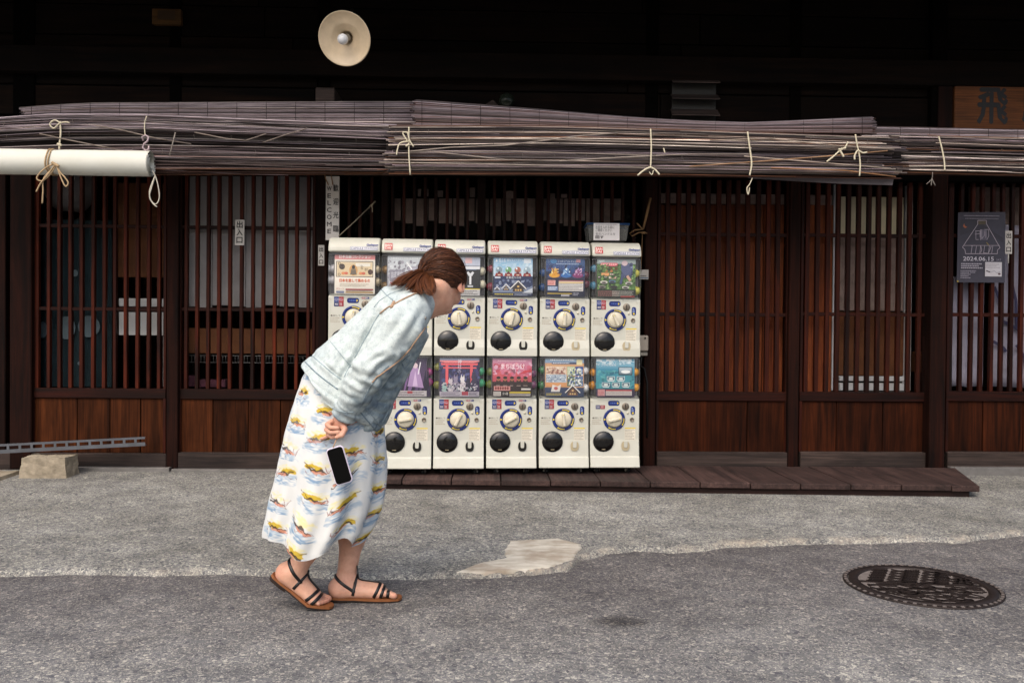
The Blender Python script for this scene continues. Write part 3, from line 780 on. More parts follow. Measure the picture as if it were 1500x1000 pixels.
def shell_mesh(lower):
    mb = MB()
    z0 = -SK if lower else 0.0
    pr = [(D, z0), (D, UH-0.004), (0.075, UH-0.004), (0.075, PH+0.012), (0.004, PH), (0.0, PH-0.012), (0.0, 0.10)]
    pr += ([(-0.012, 0.0), (-0.018, -0.004), (-0.034, z0+0.004), (-0.030, z0)] if lower else [(-0.012, 0.05), (-0.014, 0.0)])
    mb.prism([(y, z) for y, z in pr], 0.002, W-0.002, plane='yz')
    return fix_normals(mb.mesh())
def cap_mesh():
    pr = [(D, UH), (D, UH+0.09)]
    for k in range(9):
        a = math.radians(90-k*10.5); pr.append((0.062-0.085*math.cos(a)*1.0, UH+0.004+0.088*math.sin(a)))
    pr.append((-0.024, UH+0.002)); pr.append((0.0, UH))
    return fix_normals(MB().prism(pr, 0.002, W-0.002, plane='yz').mesh())
def cover_mesh():
    # front: a bent clear sheet, slightly bulging; two clear side cheeks
    pr = []
    for k in range(11):
        t = k/10; z = PH+0.004+(WH-0.008)*t
        y = -0.006-0.026*math.sin(math.pi*min(1, 0.12+0.76*t))+0.010*max(0, t-0.8)
        pr.append((y, z))
    mb = MB(); v = []; nx = 9
    for (y, z) in pr:
        for i in range(nx):
            u = i/(nx-1); e = abs(2*u-1)**6
            v.append((0.005+(W-0.010)*u, y+0.014*e, z))
    mb.add(v, [(j*nx+i, j*nx+i+1, (j+1)*nx+i+1, (j+1)*nx+i) for j in range(len(pr)-1) for i in range(nx-1)], mi=0, smooth=True)
    for x in (0.005, W-0.005):
        vs_ = [(x, y+0.014, z) for y, z in pr]+[(x, 0.075, pr[-1][1]), (x, 0.075, pr[0][1])]
        mb.add(vs_, [tuple(range(len(vs_)))], mi=1)
    # thickened rims
    for j in (0, len(pr)-1):
        mb.tube([(0.005+(W-0.010)*i/(nx-1), pr[j][0]+0.014*abs(2*i/(nx-1)-1)**6, pr[j][1]) for i in range(nx)], 0.0028, 5, mi=1)
    for x in (0.006, W-0.006):
        mb.tube([(x, y+0.013, z) for y, z in pr], 0.0028, 5, mi=1)
    return mb.mesh()
ME = {}
ME['shell_lo'], ME['shell_up'], ME['cap'], ME['cover'] = shell_mesh(True), shell_mesh(False), cap_mesh(), cover_mesh()
def pm(px): return (px-711)/250.0*0.985
def pz(py): return (522-py)/250.0
# dial
mb = MB(); cx, cz = pm(748.2), pz(467.1)
mb.lathe([(0.066, 0.0), (0.066, 0.004), (0.063, 0.006), (0.05, 0.006), (0.05, 0.004)], (0, 0, 0), 'y', 40); ME['dial_ring'] = fix_normals(mb.mesh())
ar = Art()
for a0 in (60, -30, -120):
    ar.ring(0, 0, 0.0555, 0.0605, '#d9c22e', a0, a0+38, 8)
    a = math.radians(a0-2 if False else a0); p = (0.058*math.cos(a), 0.058*math.sin(a)); tx, ty = math.sin(a), -math.cos(a)
    ar.poly([(p[0]+tx*0.009, p[1]+ty*0.009), (p[0]+math.cos(a)*0.006, p[1]+math.sin(a)*0.006), (p[0]-math.cos(a)*0.006, p[1]-math.sin(a)*0.006)], '#e2cb33')
ar.poly([(-0.063, 0.007), (-0.063, -0.007), (-0.051, 0)], '#e2cb33')
ME['dial_arrows'] = ar.mesh()
mb = MB(); mb.lathe([(0.0485, 0.0), (0.0485, 0.006), (0.046, 0.008), (0.0455, 0.006), (0.044, 0.007), (0.043, 0.018), (0.040, 0.021), (0.0, 0.0225)], (0, 0, 0), 'y', 40)
ME['knob'] = fix_normals(mb.mesh())
mb = MB(); pts = []
mb.box((-0.0095, -0.036, -0.040), (0.0095, -0.0205, 0.040), 0.005); ME['grip'] = mb.mesh()
ar = Art(); ar.poly([(-0.004, 0.026), (0.004, 0.026), (0, 0.034)], '#e2cb33'); ME['grip_mark'] = ar.mesh()
# capsule door
mb = MB(); mb.lathe([(0.062, 0.0), (0.062, 0.004), (0.0595, 0.0075), (0.057, 0.0065), (0.052, 0.010), (0.040, 0.0155), (0.022, 0.019), (0.0, 0.020)], (0, 0, 0), 'y', 40); ME['door'] = fix_normals(mb.mesh())
mb = MB(); mb.box((-0.011, -0.0165, -0.046), (0.011, -0.0115, -0.0435), 0.0005); ME['door_slot'] = mb.mesh()
# chute
def oval(rx, rz, n=28, p=2.6):
    return [(rx*math.copysign(abs(math.cos(2*math.pi*i/n))**(2/p), math.cos(2*math.pi*i/n)), rz*math.copysign(abs(math.sin(2*math.pi*i/n))**(2/p), math.sin(2*math.pi*i/n))) for i in range(n)]
ME['chute'] = fix_normals(MB().prism(oval(0.0245, 0.029), -0.003, 0.001).mesh())
ME['tongue'] = fix_normals(MB().prism([(-0.011, 0.029), (-0.010, -0.004), (-0.006, -0.009), (0.006, -0.009), (0.010, -0.004), (0.011, 0.029)], -0.008, -0.0028).mesh())
# coin slot, key lock, button
mb = MB(); mb.lathe([(0.0215, 0.0), (0.0215, 0.004), (0.0195, 0.0055), (0.0, 0.0045)], (0, 0, 0), 'y', 28); ME['coin_slot'] = fix_normals(mb.mesh())
ME['slit'] = MB().box((-0.0022, -0.0062, -0.015), (0.0022, -0.004, 0.015), 0.0003).mesh()
mb = MB(); mb.lathe([(0.0125, 0.0), (0.0125, 0.005), (0.0105, 0.006), (0.009, 0.0045), (0.0, 0.0045)], (0, 0, 0), 'y', 22); ME['key_lock'] = fix_normals(mb.mesh())
mb = MB(); mb.lathe([(0.006, 0.0), (0.006, 0.004), (0.0, 0.006)], (0, 0, 0), 'y', 14); ME['button'] = fix_normals(mb.mesh())
# flat print of the front panel
def pill(ar, x0, x1, y0, y1): ar.rrect(pm(x0), pz(y1), pm(x1), pz(y0), 0.0125, '#14296e')
ar = Art(); pill(ar, 738.6, 756.2, 439.2, 446.8); ar.scribble(pm(742), pz(444.6), pm(752), pz(441.4), 1, '#4d63a8', 1); ar.poly([(pm(752.5), pz(445)), (pm(755), pz(443)), (pm(752.5), pz(441))], '#e2cb33'); ME['turn_label'] = ar.mesh()
ar = Art(); pill(ar, 773.2, 780, 447.4, 460.4); ar.scribble(pm(774.7), pz(456), pm(778.6), pz(449.5), 3, '#9fb0d8', 2); ar.ell(pm(776.6), pz(457.6), 0.006, 0.006, '#e2cb33', 10); ME['coin_label'] = ar.mesh()
ar = Art(); ar.text('◆回して', pm(714.5), pz(466), 0.008, '#5b564e', pm(729)-pm(714.5)); ar.scribble(pm(714.5), pz(475), pm(729), pz(467), 3, '#b5ac9b', 4, 0.45); ME['instruction_text'] = ar.mesh()
ar = Art(); ar.rect(pm(764.5), pz(498), pm(781), pz(479.3), '#dfd9c9'); ar.rect(pm(764.5), pz(481), pm(781), pz(479.3), '#dcc53c')
ar.scribble(pm(765), pz(497.5), pm(780.5), pz(481.5), 7, '#a9a496', 5, 0.5); ME['warning_label'] = ar.mesh()
ar = Art(); ar.scribble(pm(712.5), pz(520), pm(746), pz(517.5), 1, '#c6c0ae', 6)
ar.line([(pm(748.8), pz(521)), (pm(748.8), pz(503))], 0.0012, '#b9b09a'); ar.line([(pm(749), pz(501.8)), (pm(786), pz(501.8))], 0.0012, '#b9b09a'); ar.line([(pm(712), pz(501.8)), (pm(714), pz(501.8))], 0.003, '#a03a2c')
for x in (715, 782): ar.line([(pm(x-2), pz(438.5)), (pm(x-2), pz(442)), (pm(x+1), pz(442))], 0.0012, '#a89f8a')
ar.rect(pm(713.5), pz(521), pm(715.5), pz(519), '#d8c455'); ME['panel_marks'] = ar.mesh()
def price_art(yen, full=True):
    ar = Art(); x0, x1, y0, y1 = pm(719.8), pm(733.8), pz(451.6), pz(437.7); xm = (x0+x1)/2; ym = (y0+y1)/2-0.005
    if full:
        ar.rect(x0, ym+0.001, xm-0.0006, y1, '#2b3f7c'); ar.rect(xm+0.0006, ym+0.001, x1, y1, '#a32a33')
        ar.ring((x0+xm)/2, (ym+y1)/2, 0.008, 0.0095, '#8d9cc6'); ar.ring((x1+xm)/2, (ym+y1)/2, 0.008, 0.0095, '#d59a9a')
        ar.scribble(x0+0.003, ym+0.008, x1-0.003, y1-0.008, 2, '#b9b3c4', 3, 0.4)
    ar.rect(x0, y0, xm-0.0006, ym, '#1c2c63'); ar.rect(xm+0.0006, y0, x1, ym, '#8f2230')
    ar.text(yen, x0+0.004, y0+0.006, 0.013, '#e6e2e0', xm-x0-0.008); ar.text('回', xm+0.005, y0+0.006, 0.012, '#e6d8d6', 0.013)
    return ar.mesh()
ME['price_a'] = price_art('300'); ME['price_b'] = price_art('400'); ME['price_c'] = price_art('500', False)
ar = Art(); ar.rect(pm(760), pz(440.5), pm(765.6), pz(437.8), '#a32a33'); ar.rect(pm(766), pz(440.5), pm(771), pz(437.8), '#2b3f7c'); ar.scribble(pm(760.5), pz(440.3), pm(770.5), pz(438), 1, '#d8c8cc', 8); ME['coin_sticker'] = ar.mesh()
# badges of the top cap (flat in the plane, tilted with the cap's face)
ar = Art(); ar.rrect(0, 0, 0.046, 0.041, 0.003, '#b3201f'); ar.text('BAN', 0.004, 0.0215, 0.0145, '#f3ece2', 0.038, bold=0.0003); ar.text('DAI', 0.004, 0.0045, 0.0145, '#f3ece2', 0.033, bold=0.0003); ME['badge'] = ar.mesh()
ar = Art(); ar.rrect(0, 0, 0.158, 0.022, 0.006, '#24366e'); ar.rrect(0.0016, 0.0016, 0.1564, 0.0204, 0.005, '#d5d6da'); ar.text('CAPSULE STATION', 0.005, 0.0045, 0.013, '#1f3068', 0.148, bold=0.0004)
ar.text('Gashapon', 0.092, 0.028, 0.0125, '#223a80', 0.066, bold=0.0009, slant=0.25); ME['name_print'] = ar.mesh()
# caster
mb = MB(); mb.lathe([(0.0, -0.011), (0.018, -0.011), (0.0215, -0.008), (0.0215, 0.008), (0.018, 0.011), (0.0, 0.011)], (0, 0.012, -0.0285), 'x', 18, mi=0); ME['wheel'] = fix_normals(mb.mesh())
mb = MB()
for sx in (-0.0145, 0.0125): mb.add([(sx,-0.014,0),(sx,0.014,0),(sx,0.019,-0.030),(sx,0.007,-0.034),(sx+.002,-0.014,0),(sx+.002,0.014,0),(sx+.002,0.019,-0.030),(sx+.002,0.007,-0.034)], [(0,1,2,3),(7,6,5,4),(0,4,5,1),(1,5,6,2),(2,6,7,3),(3,7,4,0)])
mb.box((-0.018, -0.018, -0.003), (0.018, 0.018, 0.0)); mb.tube([(-0.017, 0.012, -0.0285), (0.017, 0.012, -0.0285)], 0.004, 8); ME['fork'] = mb.mesh()

# ------------------------------------------------------------------ the twelve display sheets
PW, PHT = 0.232, 0.232          # poster size
def new_art(): return Art(0.00008)
def fuzz(ar, x0, y0, x1, y1, pal, n, s, seed=0):
    r = random.Random(seed); 
    for k in range(n):
        if k % 12: ar.k -= 1
        x, y = r.uniform(x0, x1), r.uniform(y0, y1); a = r.uniform(0.35, 1)*s; b_ = r.uniform(0.25, 0.8)*s
        x = min(x1-a, max(x0+a, x)); y = min(y1-a, max(y0+a, y))
        if r.random() < 0.6: ar.ell(x, y, a, b_, r.choice(pal), 7, r.uniform(0, 3))
        else: ar.poly([(x-a, y-b_), (x+a*r.uniform(.3, 1), y-b_*r.uniform(0, 1)), (x+a, y+b_), (x-a*r.uniform(.2, 1), y+b_*r.uniform(.2, 1))], r.choice(pal))
def house_shape(ar, x, y, s, roof, body, lit=None):
    ar.poly([(x-s*0.7, y), (x+s*0.7, y), (x+s*0.62, y+s*0.45), (x-s*0.62, y+s*0.45)], body)
    ar.poly([(x-s, y+s*0.35), (x+s, y+s*0.35), (x, y+s*1.35)], roof)
    ar.poly([(x-s*0.62, y+s*0.42), (x+s*0.62, y+s*0.42), (x, y+s*1.05)], body)
    if lit:
        for i in (-1, 0, 1): ar.rect(x+i*s*0.3-s*0.1, y+s*0.1, x+i*s*0.3+s*0.1, y+s*0.32, lit)
        ar.rect(x-s*0.12, y+s*0.55, x+s*0.12, y+s*0.75, lit)
    ar.line([(x-s, y+s*0.35), (x, y+s*1.35), (x+s, y+s*0.35)], s*0.12, '#e9e6e4')
def art_note():
    a = new_art(); a.rect(0, 0, PW, PHT, '#ece4d6'); a.rect(0, 0.200, PW, PHT, '#dd8786'); a.text('日本古銭コレクション', 0.116, 0.209, 0.015, '#fbf0ec', 0.18, 'c', 0.0005)
    a.rect(0.008, 0.098, 0.222, 0.190, '#4c3c30'); a.rect(0.012, 0.102, 0.218, 0.186, '#e3d3b8'); a.rect(0.016, 0.106, 0.214, 0.182, '#d8c29c')
    a.rect(0.120, 0.160, 0.205, 0.178, '#e8e2d4')
    for x, y in ((0.022, 0.176), (0.022, 0.112)): a.ring(x+0.004, y, 0.005, 0.008, '#5b4a3a')
    a.ell(0.042, 0.158, 0.017, 0.017, '#3f3028'); a.ell(0.205, 0.128, 0.014, 0.016, '#4d332a'); a.ell(0.108, 0.138, 0.024, 0.032, '#cf9a5c'); a.ell(0.108, 0.132, 0.016, 0.022, '#8a765a'); a.ell(0.108, 0.156, 0.0095, 0.012, '#2f2924'); a.poly([(0.088, 0.112), (0.128, 0.112), (0.118, 0.14), (0.098, 0.14)], '#6d6152')
    for x, c in ((0.05, '#d9895a'), (0.066, '#cd6a52'), (0.15, '#d9895a'), (0.166, '#c96850')): a.ell(x, 0.120, 0.011, 0.008, c)
    a.text('壱円', 0.172, 0.135, 0.014, '#6d5a48', 0.02); a.scribble(0.15, 0.142, 0.165, 0.168, 4, '#8a765e', 11)
    a.text('日本を旅して集めるの', 0.116, 0.070, 0.0155, '#d4683a', 0.175, 'c', 0.0006); a.scribble(0.03, 0.042, 0.2, 0.062, 2, '#c9bfae', 12)
    a.text('グリーン', 0.010, 0.024, 0.010, '#b84b4b', 0.045); a.rect(0.064, 0.022, 0.222, 0.030, '#a03436'); a.rect(0.064, 0.006, 0.222, 0.013, '#b98b42'); a.rrect(0.010, 0.004, 0.056, 0.017, 0.004, '#7d85a0'); a.scribble(0.066, 0.014, 0.22, 0.021, 1, '#8a8178', 14)
    return a
def art_silver():
    a = new_art(); a.grad(0, 0, PW, PHT, '#8f8b95', '#d5dade'); a.scribble(0.02, 0.205, 0.2, 0.22, 1, '#f3f4f4', 1)
    fuzz(a, 0, 0.045, PW, 0.2, ['#a5a2ac', '#bfc4ca', '#8a8792', '#d2d6da', '#77747e'], 110, 0.014, 17); a.rect(0.012, 0.075, 0.10, 0.145, '#8a8793'); a.text('試験', 0.02, 0.1, 0.03, '#c9c8d0', 0.07); a.scribble(0.014, 0.062, 0.1, 0.075, 1, '#b65a6a', 2)
    a.rrect(0.118, 0.07, 0.172, 0.165, 0.006, '#9d9aa6'); a.rect(0.126, 0.10, 0.150, 0.128, '#453d4a'); a.rect(0.132, 0.135, 0.165, 0.155, '#b9b7c2'); a.line([(0.11, 0.19), (0.14, 0.15)], 0.008, '#eceded'); a.line([(0.10, 0.085), (0.118, 0.115)], 0.01, '#3d4a78'); a.rect(0, 0, PW, 0.04, '#77737c'); a.scribble(0.01, 0.005, 0.22, 0.035, 3, '#bcb9c2', 3); return a
def art_dark():
    a = new_art(); a.rect(0, 0, PW, PHT, '#17151a'); a.rect(0, 0.175, PW, PHT, '#b9bfd0'); a.rect(0.145, 0.19, 0.185, 0.222, '#e0b7b8'); a.rect(0, 0.155, PW, 0.172, '#dcdde2'); a.rect(0.02, 0.150, 0.21, 0.155, '#4d5c78')
    for x in (0.06, 0.115, 0.175):
        a.line([(x, 0.065), (x, 0.12)], 0.012, '#dfdfe2'); a.poly([(x-0.022, 0.135), (x-0.01, 0.115), (x+0.01, 0.115), (x+0.022, 0.135), (x+0.012, 0.142), (x, 0.13), (x-0.012, 0.142)], '#d2d3d8'); a.rect(x-0.016, 0.05, x+0.016, 0.06, '#c4c4c8')
    a.rect(0, 0.036, PW, 0.042, '#d8bf3c'); a.rect(0, 0, PW, 0.036, '#d0cdcb'); a.scribble(0.01, 0.004, 0.22, 0.032, 3, '#77706e', 4); return a
def art_globes():
    a = new_art(); a.grad(0, 0.1, PW, PHT, '#dbe6ee', '#7fb2d6'); a.text('▲ 雪ふる', 0.012, 0.203, 0.018, '#f4f6f7', 0.06); a.text('里のスノードーム', 0.08, 0.207, 0.012, '#eef2f5', 0.10); a.rect(0.18, 0.196, 0.222, 0.222, '#dfe7ee')
    a.rect(0, 0, PW, 0.118, '#1c2a52'); a.grad(0, 0, PW, 0.06, '#4b5a80', '#1c2a52')
    fuzz(a, 0, 0.118, PW, 0.2, ['#8fbbd8', '#b3cfe0', '#c9dce8', '#a2c4da'], 60, 0.016, 1); fuzz(a, 0, 0.02, PW, 0.10, ['#222f58', '#2e3d68', '#566488', '#8a94ae', '#161f40'], 90, 0.013, 2)
    for i, c in enumerate(('#7a93a0', '#5f9a64', '#a05a48', '#93a9b6')):
        x = 0.034+0.055*i; a.ell(x, 0.150, 0.023, 0.026, '#a9bfcc'); a.ell(x, 0.155, 0.018, 0.018, c); a.ell(x-0.007, 0.163, 0.005, 0.006, '#e2edf2'); a.poly([(x-0.025, 0.118), (x+0.025, 0.118), (x+0.019, 0.136), (x-0.019, 0.136)], '#8e2b2c'); a.poly([(x-0.012, 0.132), (x+0.012, 0.132), (x, 0.150)], '#5c1f22'); a.rect(x-0.008, 0.122, x+0.008, 0.128, '#d9c9b0')
    a.rrect(0.008, 0.105, 0.042, 0.114, 0.003, '#c9d3e2'); a.text('合掌造りの冬', 0.075, 0.1045, 0.010, '#e6eaf0', 0.09)
    a.poly([(0, 0.03), (0.04, 0.055), (0.08, 0.045), (0.13, 0.06), (0.19, 0.04), (PW, 0.065), (PW, 0.0), (0, 0.0)], '#7e8aa5')
    house_shape(a, 0.022, 0.032, 0.018, '#cfd3dc', '#3b3238'); house_shape(a, 0.075, 0.034, 0.028, '#aab3c4', '#4b4148', '#c9a56a'); house_shape(a, 0.147, 0.026, 0.048, '#39353c', '#3a2d2a', '#e2b76c')
    a.poly([(0.17, 0.02), (PW, 0.05), (PW, 0.02)], '#d9dee6'); a.rect(0, 0, PW, 0.02, '#232c4c'); a.scribble(0.008, 0.005, 0.12, 0.016, 1, '#d8c246', 6); a.scribble(0.125, 0.004, 0.225, 0.016, 2, '#aab0c2', 7); return a
def art_flames():
    a = new_art(); a.rect(0, 0, PW, PHT, '#1a2347'); a.grad(0, 0.12, PW, PHT, '#1b2140', '#3a5d93'); a.ell(0.045, 0.212, 0.02, 0.014, '#3f7fb5'); a.text('フィギュアコレクション', 0.07, 0.205, 0.012, '#d5dbe6', 0.12); a.scribble(0.06, 0.190, 0.2, 0.2, 1, '#9db0cf', 3); a.rect(0.18, 0.205, 0.205, 0.225, '#c08a93')
    fuzz(a, 0, 0.114, PW, 0.188, ['#24407a', '#1b2c58', '#2f5590', '#3a2f5c', '#182246'], 90, 0.018, 3)
    for x, c, d in ((0.05, '#d9992c', '#e8c963'), (0.120, '#2f66a8', '#9fc4e6'), (0.19, '#7d2c62', '#b58cc0')):
        a.ell(x, 0.128, 0.032, 0.015, c); a.poly([(x-0.022, 0.13), (x-0.012, 0.165), (x-0.004, 0.152), (x+0.004, 0.178), (x+0.012, 0.155), (x+0.024, 0.13)], d); a.ell(x, 0.140, 0.017, 0.016, c); a.ell(x-0.004, 0.146, 0.006, 0.006, d)
    fuzz(a, 0.03, 0.13, 0.075, 0.17, ['#efd27a', '#b8741c', '#f3e2a0', '#d98f28'], 26, 0.007, 4); fuzz(a, 0.1, 0.13, 0.145, 0.17, ['#cfe4f4', '#5a94cc', '#2a5690', '#e8f3fa'], 26, 0.007, 5); fuzz(a, 0.168, 0.13, 0.215, 0.17, ['#d9a8d0', '#8a3f7a', '#5c2450', '#efd2e6'], 26, 0.007, 6); a.rect(0, 0.108, PW, 0.112, '#3b3550'); a.rect(0, 0.0, PW, 0.105, '#191d38'); a.rect(0.01, 0.068, 0.056, 0.098, '#dfa9a4'); a.scribble(0.012, 0.07, 0.054, 0.096, 3, '#b0504c', 5); a.rect(0.01, 0.036, 0.07, 0.062, '#6f86ad'); a.scribble(0.012, 0.038, 0.068, 0.06, 2, '#d0d8e6', 6)
    a.rect(0.076, 0.034, 0.222, 0.098, '#d9d5d0'); a.rect(0.076, 0.082, 0.222, 0.088, '#d0a93a'); a.rect(0.076, 0.092, 0.222, 0.098, '#9c4a48'); a.scribble(0.079, 0.037, 0.22, 0.08, 5, '#8d8a8a', 7); a.rect(0.008, 0.016, 0.155, 0.022, '#c2a640'); a.rect(0.09, 0.002, 0.14, 0.014, '#b9b6bb'); a.scribble(0.16, 0.006, 0.2, 0.026, 2, '#a7a7b4', 8); return a
def art_green():
    a = new_art(); a.rect(0, 0, PW, PHT, '#53763c'); r = random.Random(5)
    for k in range(60): a.ell(r.uniform(0.01, 0.22), r.uniform(0.01, 0.22), r.uniform(0.006, 0.016), r.uniform(0.004, 0.01), r.choice(['#4a6b34', '#5f8446', '#6c9052', '#48633a']), 9, r.uniform(0, 3))
    a.rect(0, 0.2, PW, PHT, '#9aa7a6'); a.text('NEW', 0.01, 0.21, 0.013, '#eef0ee', 0.035)
    a.rrect(0.02, 0.186, 0.125, 0.206, 0.009, '#d8606c'); a.scribble(0.025, 0.189, 0.12, 0.203, 1, '#eeb2b2', 1); a.text('いきもの大百科', 0.022, 0.165, 0.014, '#6a3820', 0.1, bold=0.0012)
    for x in (0.055, 0.085): a.ell(x, 0.157, 0.009, 0.007, '#b5713a')
    a.rect(0.025, 0.128, 0.072, 0.146, '#d79a62'); a.rect(0.074, 0.130, 0.11, 0.145, '#211c18'); a.scribble(0.076, 0.132, 0.108, 0.143, 1, '#d9c9b8', 2); a.rect(0.003, 0.112, 0.066, 0.126, '#2a2420'); a.scribble(0.006, 0.114, 0.064, 0.125, 1, '#c7c0b6', 3); a.rect(0.07, 0.112, 0.125, 0.125, '#cfc6b6'); a.scribble(0.08, 0.113, 0.12, 0.123, 1, '#b0472a', 9)
    fuzz(a, 0, 0.046, PW, 0.2, ['#3f5a2e', '#6f9652', '#86a866', '#2e4424', '#5a7d40'], 150, 0.011, 7); fuzz(a, 0.14, 0.115, 0.215, 0.212, ['#4d5578', '#39405f', '#6a7296', '#2c3150', '#8088a8'], 60, 0.018, 8)
    a.ell(0.175, 0.165, 0.030, 0.036, '#4d5578', rot=0.4); a.ell(0.165, 0.205, 0.018, 0.016, '#c9b2b6'); a.line([(0.18, 0.13), (0.2, 0.1)], 0.016, '#c79d88'); a.line([(0.155, 0.14), (0.14, 0.08)], 0.014, '#414a6d')
    for x, y, c in ((0.04, 0.09, '#cdc8bd'), (0.09, 0.095, '#56718c'), (0.19, 0.085, '#bdb9b2'), (0.03, 0.062, '#7f7a72'), (0.1, 0.062, '#2e2c2a'), (0.17, 0.06, '#c4bfb8')):
        a.ell(x, y, 0.022, 0.009, c); a.ell(x, y-0.002, 0.014, 0.005, '#2f2d2b'); a.rect(x-0.018, y-0.014, x+0.018, y-0.010, '#1c1a18')
    a.rect(0, 0, PW, 0.046, '#24271f'); a.scribble(0.004, 0.004, 0.13, 0.04, 3, '#8d5a55', 4); a.scribble(0.09, 0.006, 0.22, 0.04, 4, '#a9a79d', 5); a.rect(0.14, 0.0, 0.225, 0.01, '#9c3a36'); return a
def art_hidden():
    a = new_art(); a.rect(0, 0, PW, PHT, '#d9d3c6'); a.rect(0, 0.16, PW, PHT, '#5d7fa6'); a.text('コレクション', 0.02, 0.19, 0.02, '#f0efe9', 0.16); a.ell(0.08, 0.1, 0.03, 0.03, '#b5683f'); a.ell(0.16, 0.1, 0.03, 0.03, '#6f8a56'); a.scribble(0.02, 0.01, 0.2, 0.05, 4, '#8a8378', 3); return a
def art_purple():
    a = new_art(); a.grad(0, 0, PW, PHT, '#6a4f74', '#2d2440'); r = random.Random(8)
    for k in range(26): a.poly([(0.02+k*0.008, 0.0), (0.05+k*0.008, r.uniform(.05, .2)), (0.056+k*0.008, 0.0)], r.choice(['#3b2e4c', '#58426a', '#7c5c8c', '#241d33']))
    a.poly([(0.12, 0.06), (0.14, 0.16), (0.165, 0.19), (0.19, 0.15), (0.215, 0.05)], '#a98ab5'); a.poly([(0.15, 0.06), (0.165, 0.15), (0.18, 0.06)], '#d0b5d6'); a.ell(0.165, 0.18, 0.014, 0.016, '#d8c2c8'); a.line([(0.195, 0.2), (0.182, 0.13)], 0.006, '#e9e4ec'); a.rect(0, 0, PW, 0.034, '#cfc7c9'); a.scribble(0.01, 0.004, 0.22, 0.03, 3, '#6a5f66', 9); a.rect(0.12, 0.018, 0.15, 0.032, '#b04a50'); return a
def art_gate():
    a = new_art(); a.grad(0, 0, PW, PHT, '#4a3c60', '#262446'); r = random.Random(3)
    for k in range(40): a.ell(r.uniform(0, PW), r.uniform(0.08, 0.2), r.uniform(.008, .02), r.uniform(.004, .012), r.choice(['#2d3155', '#3c3a68', '#1f2143', '#46527c']), 9, r.uniform(0, 3))
    a.rect(0, 0.205, PW, PHT, '#8f97b0'); c = '#d95c64'
    a.poly([(0.005, 0.197), (0.225, 0.197), (0.22, 0.184), (0.01, 0.184)], c); a.rect(0.02, 0.165, 0.215, 0.173, c); a.rect(0.034, 0.05, 0.05, 0.19, c); a.rect(0.178, 0.05, 0.194, 0.19, c); a.poly([(0.0, 0.206), (0.03, 0.199), (0.2, 0.199), (PW, 0.206), (PW, 0.212), (0, 0.212)], '#e8888c')
    fuzz(a, 0.052, 0.06, 0.176, 0.163, ['#2a2c50', '#3f4370', '#565a8a', '#1b1c38', '#4a3f68'], 90, 0.013, 9)
    a.text('神', 0.105, 0.195, 0.022, '#e4dfe9', 0.022); a.text('社', 0.105, 0.165, 0.022, '#c9c3d6', 0.022); a.text('の', 0.105, 0.14, 0.018, '#b9b2cc', 0.02)
    for x, h, cc in ((0.03, 0.045, '#9dbdb8'), (0.065, 0.07, '#c2b8c0'), (0.095, 0.085, '#8b8198'), (0.135, 0.085, '#dcd6d8'), (0.17, 0.075, '#2d2a3e'), (0.2, 0.1, '#3a344c')):
        a.ell(x, 0.03+h*0.35, 0.02, h*0.42, cc); a.ell(x-0.002, 0.03+h*0.85, 0.013, 0.014, cc); a.poly([(x-0.013, 0.03+h*0.9), (x-0.008, 0.03+h*1.2), (x-0.002, 0.03+h*0.95)], cc); a.poly([(x+0.001, 0.03+h*0.95), (x+0.008, 0.03+h*1.2), (x+0.011, 0.03+h*0.9)], cc)
    fuzz(a, 0.01, 0.034, 0.225, 0.085, ['#d9d3d8', '#a8a0b0', '#4a445c', '#2a2640', '#8fa8a8', '#c2b4bc'], 90, 0.009, 10)
    a.rect(0, 0, PW, 0.03, '#bdb5c0'); a.rect(0.13, 0.008, 0.168, 0.03, '#b04a58'); a.scribble(0.01, 0.004, 0.12, 0.027, 3, '#777083', 1); a.scribble(0.172, 0.004, 0.225, 0.027, 3, '#5d566a', 2); return a
def art_sunset():
    a = new_art(); a.grad(0, 0.09, PW, PHT, '#c4566b', '#c58aa4'); a.grad(0, 0.08, PW, 0.15, '#a33b4c', '#cc5f66'); fuzz(a, 0, 0.12, PW, 0.2, ['#c8607a', '#d98a9c', '#b84a5c', '#d0a0b4', '#c26e88'], 80, 0.02, 11); a.text('まちぼうけ', 0.05, 0.165, 0.026, '#f0d9df', 0.14, bold=0.0006); a.scribble(0.03, 0.205, 0.2, 0.215, 1, '#e2b6c2', 2); a.poly([(0.155, 0.13), (0.19, 0.155), (PW, 0.16), (PW, 0.15), (0.185, 0.14)], '#c23b45')
    a.rect(0, 0, PW, 0.088, '#2c1c1e')
    for i in range(5):
        x = 0.035+0.04*i; a.ell(x, 0.085, 0.014, 0.024, '#33211f'); a.ell(x, 0.104, 0.011, 0.012, '#9a5f44'); a.ell(x, 0.112, 0.0125, 0.008, '#231a1a'); a.scribble(x-0.012, 0.062, x+0.012, 0.068, 1, '#b9a49c', i)
    a.rect(0.008, 0.036, 0.105, 0.062, '#c98a86')
    for i in range(6): a.ell(0.02+0.014*i, 0.05, 0.006, 0.009, '#7a3a38')
    a.rect(0.005, 0.004, 0.05, 0.030, '#cfc9c2'); a.scribble(0.007, 0.006, 0.048, 0.028, 3, '#8a827c', 3); a.rect(0.055, 0.004, 0.095, 0.03, '#1a1718'); a.text('全5種', 0.058, 0.012, 0.012, '#d8d2cc', 0.034); a.rect(0.1, 0.02, 0.225, 0.03, '#c9b13c'); a.rect(0.1, 0.004, 0.225, 0.019, '#b7b0aa'); a.scribble(0.102, 0.005, 0.224, 0.018, 2, '#6f6864', 4); a.rect(0.17, 0.04, 0.225, 0.05, '#dcd5cf'); return a
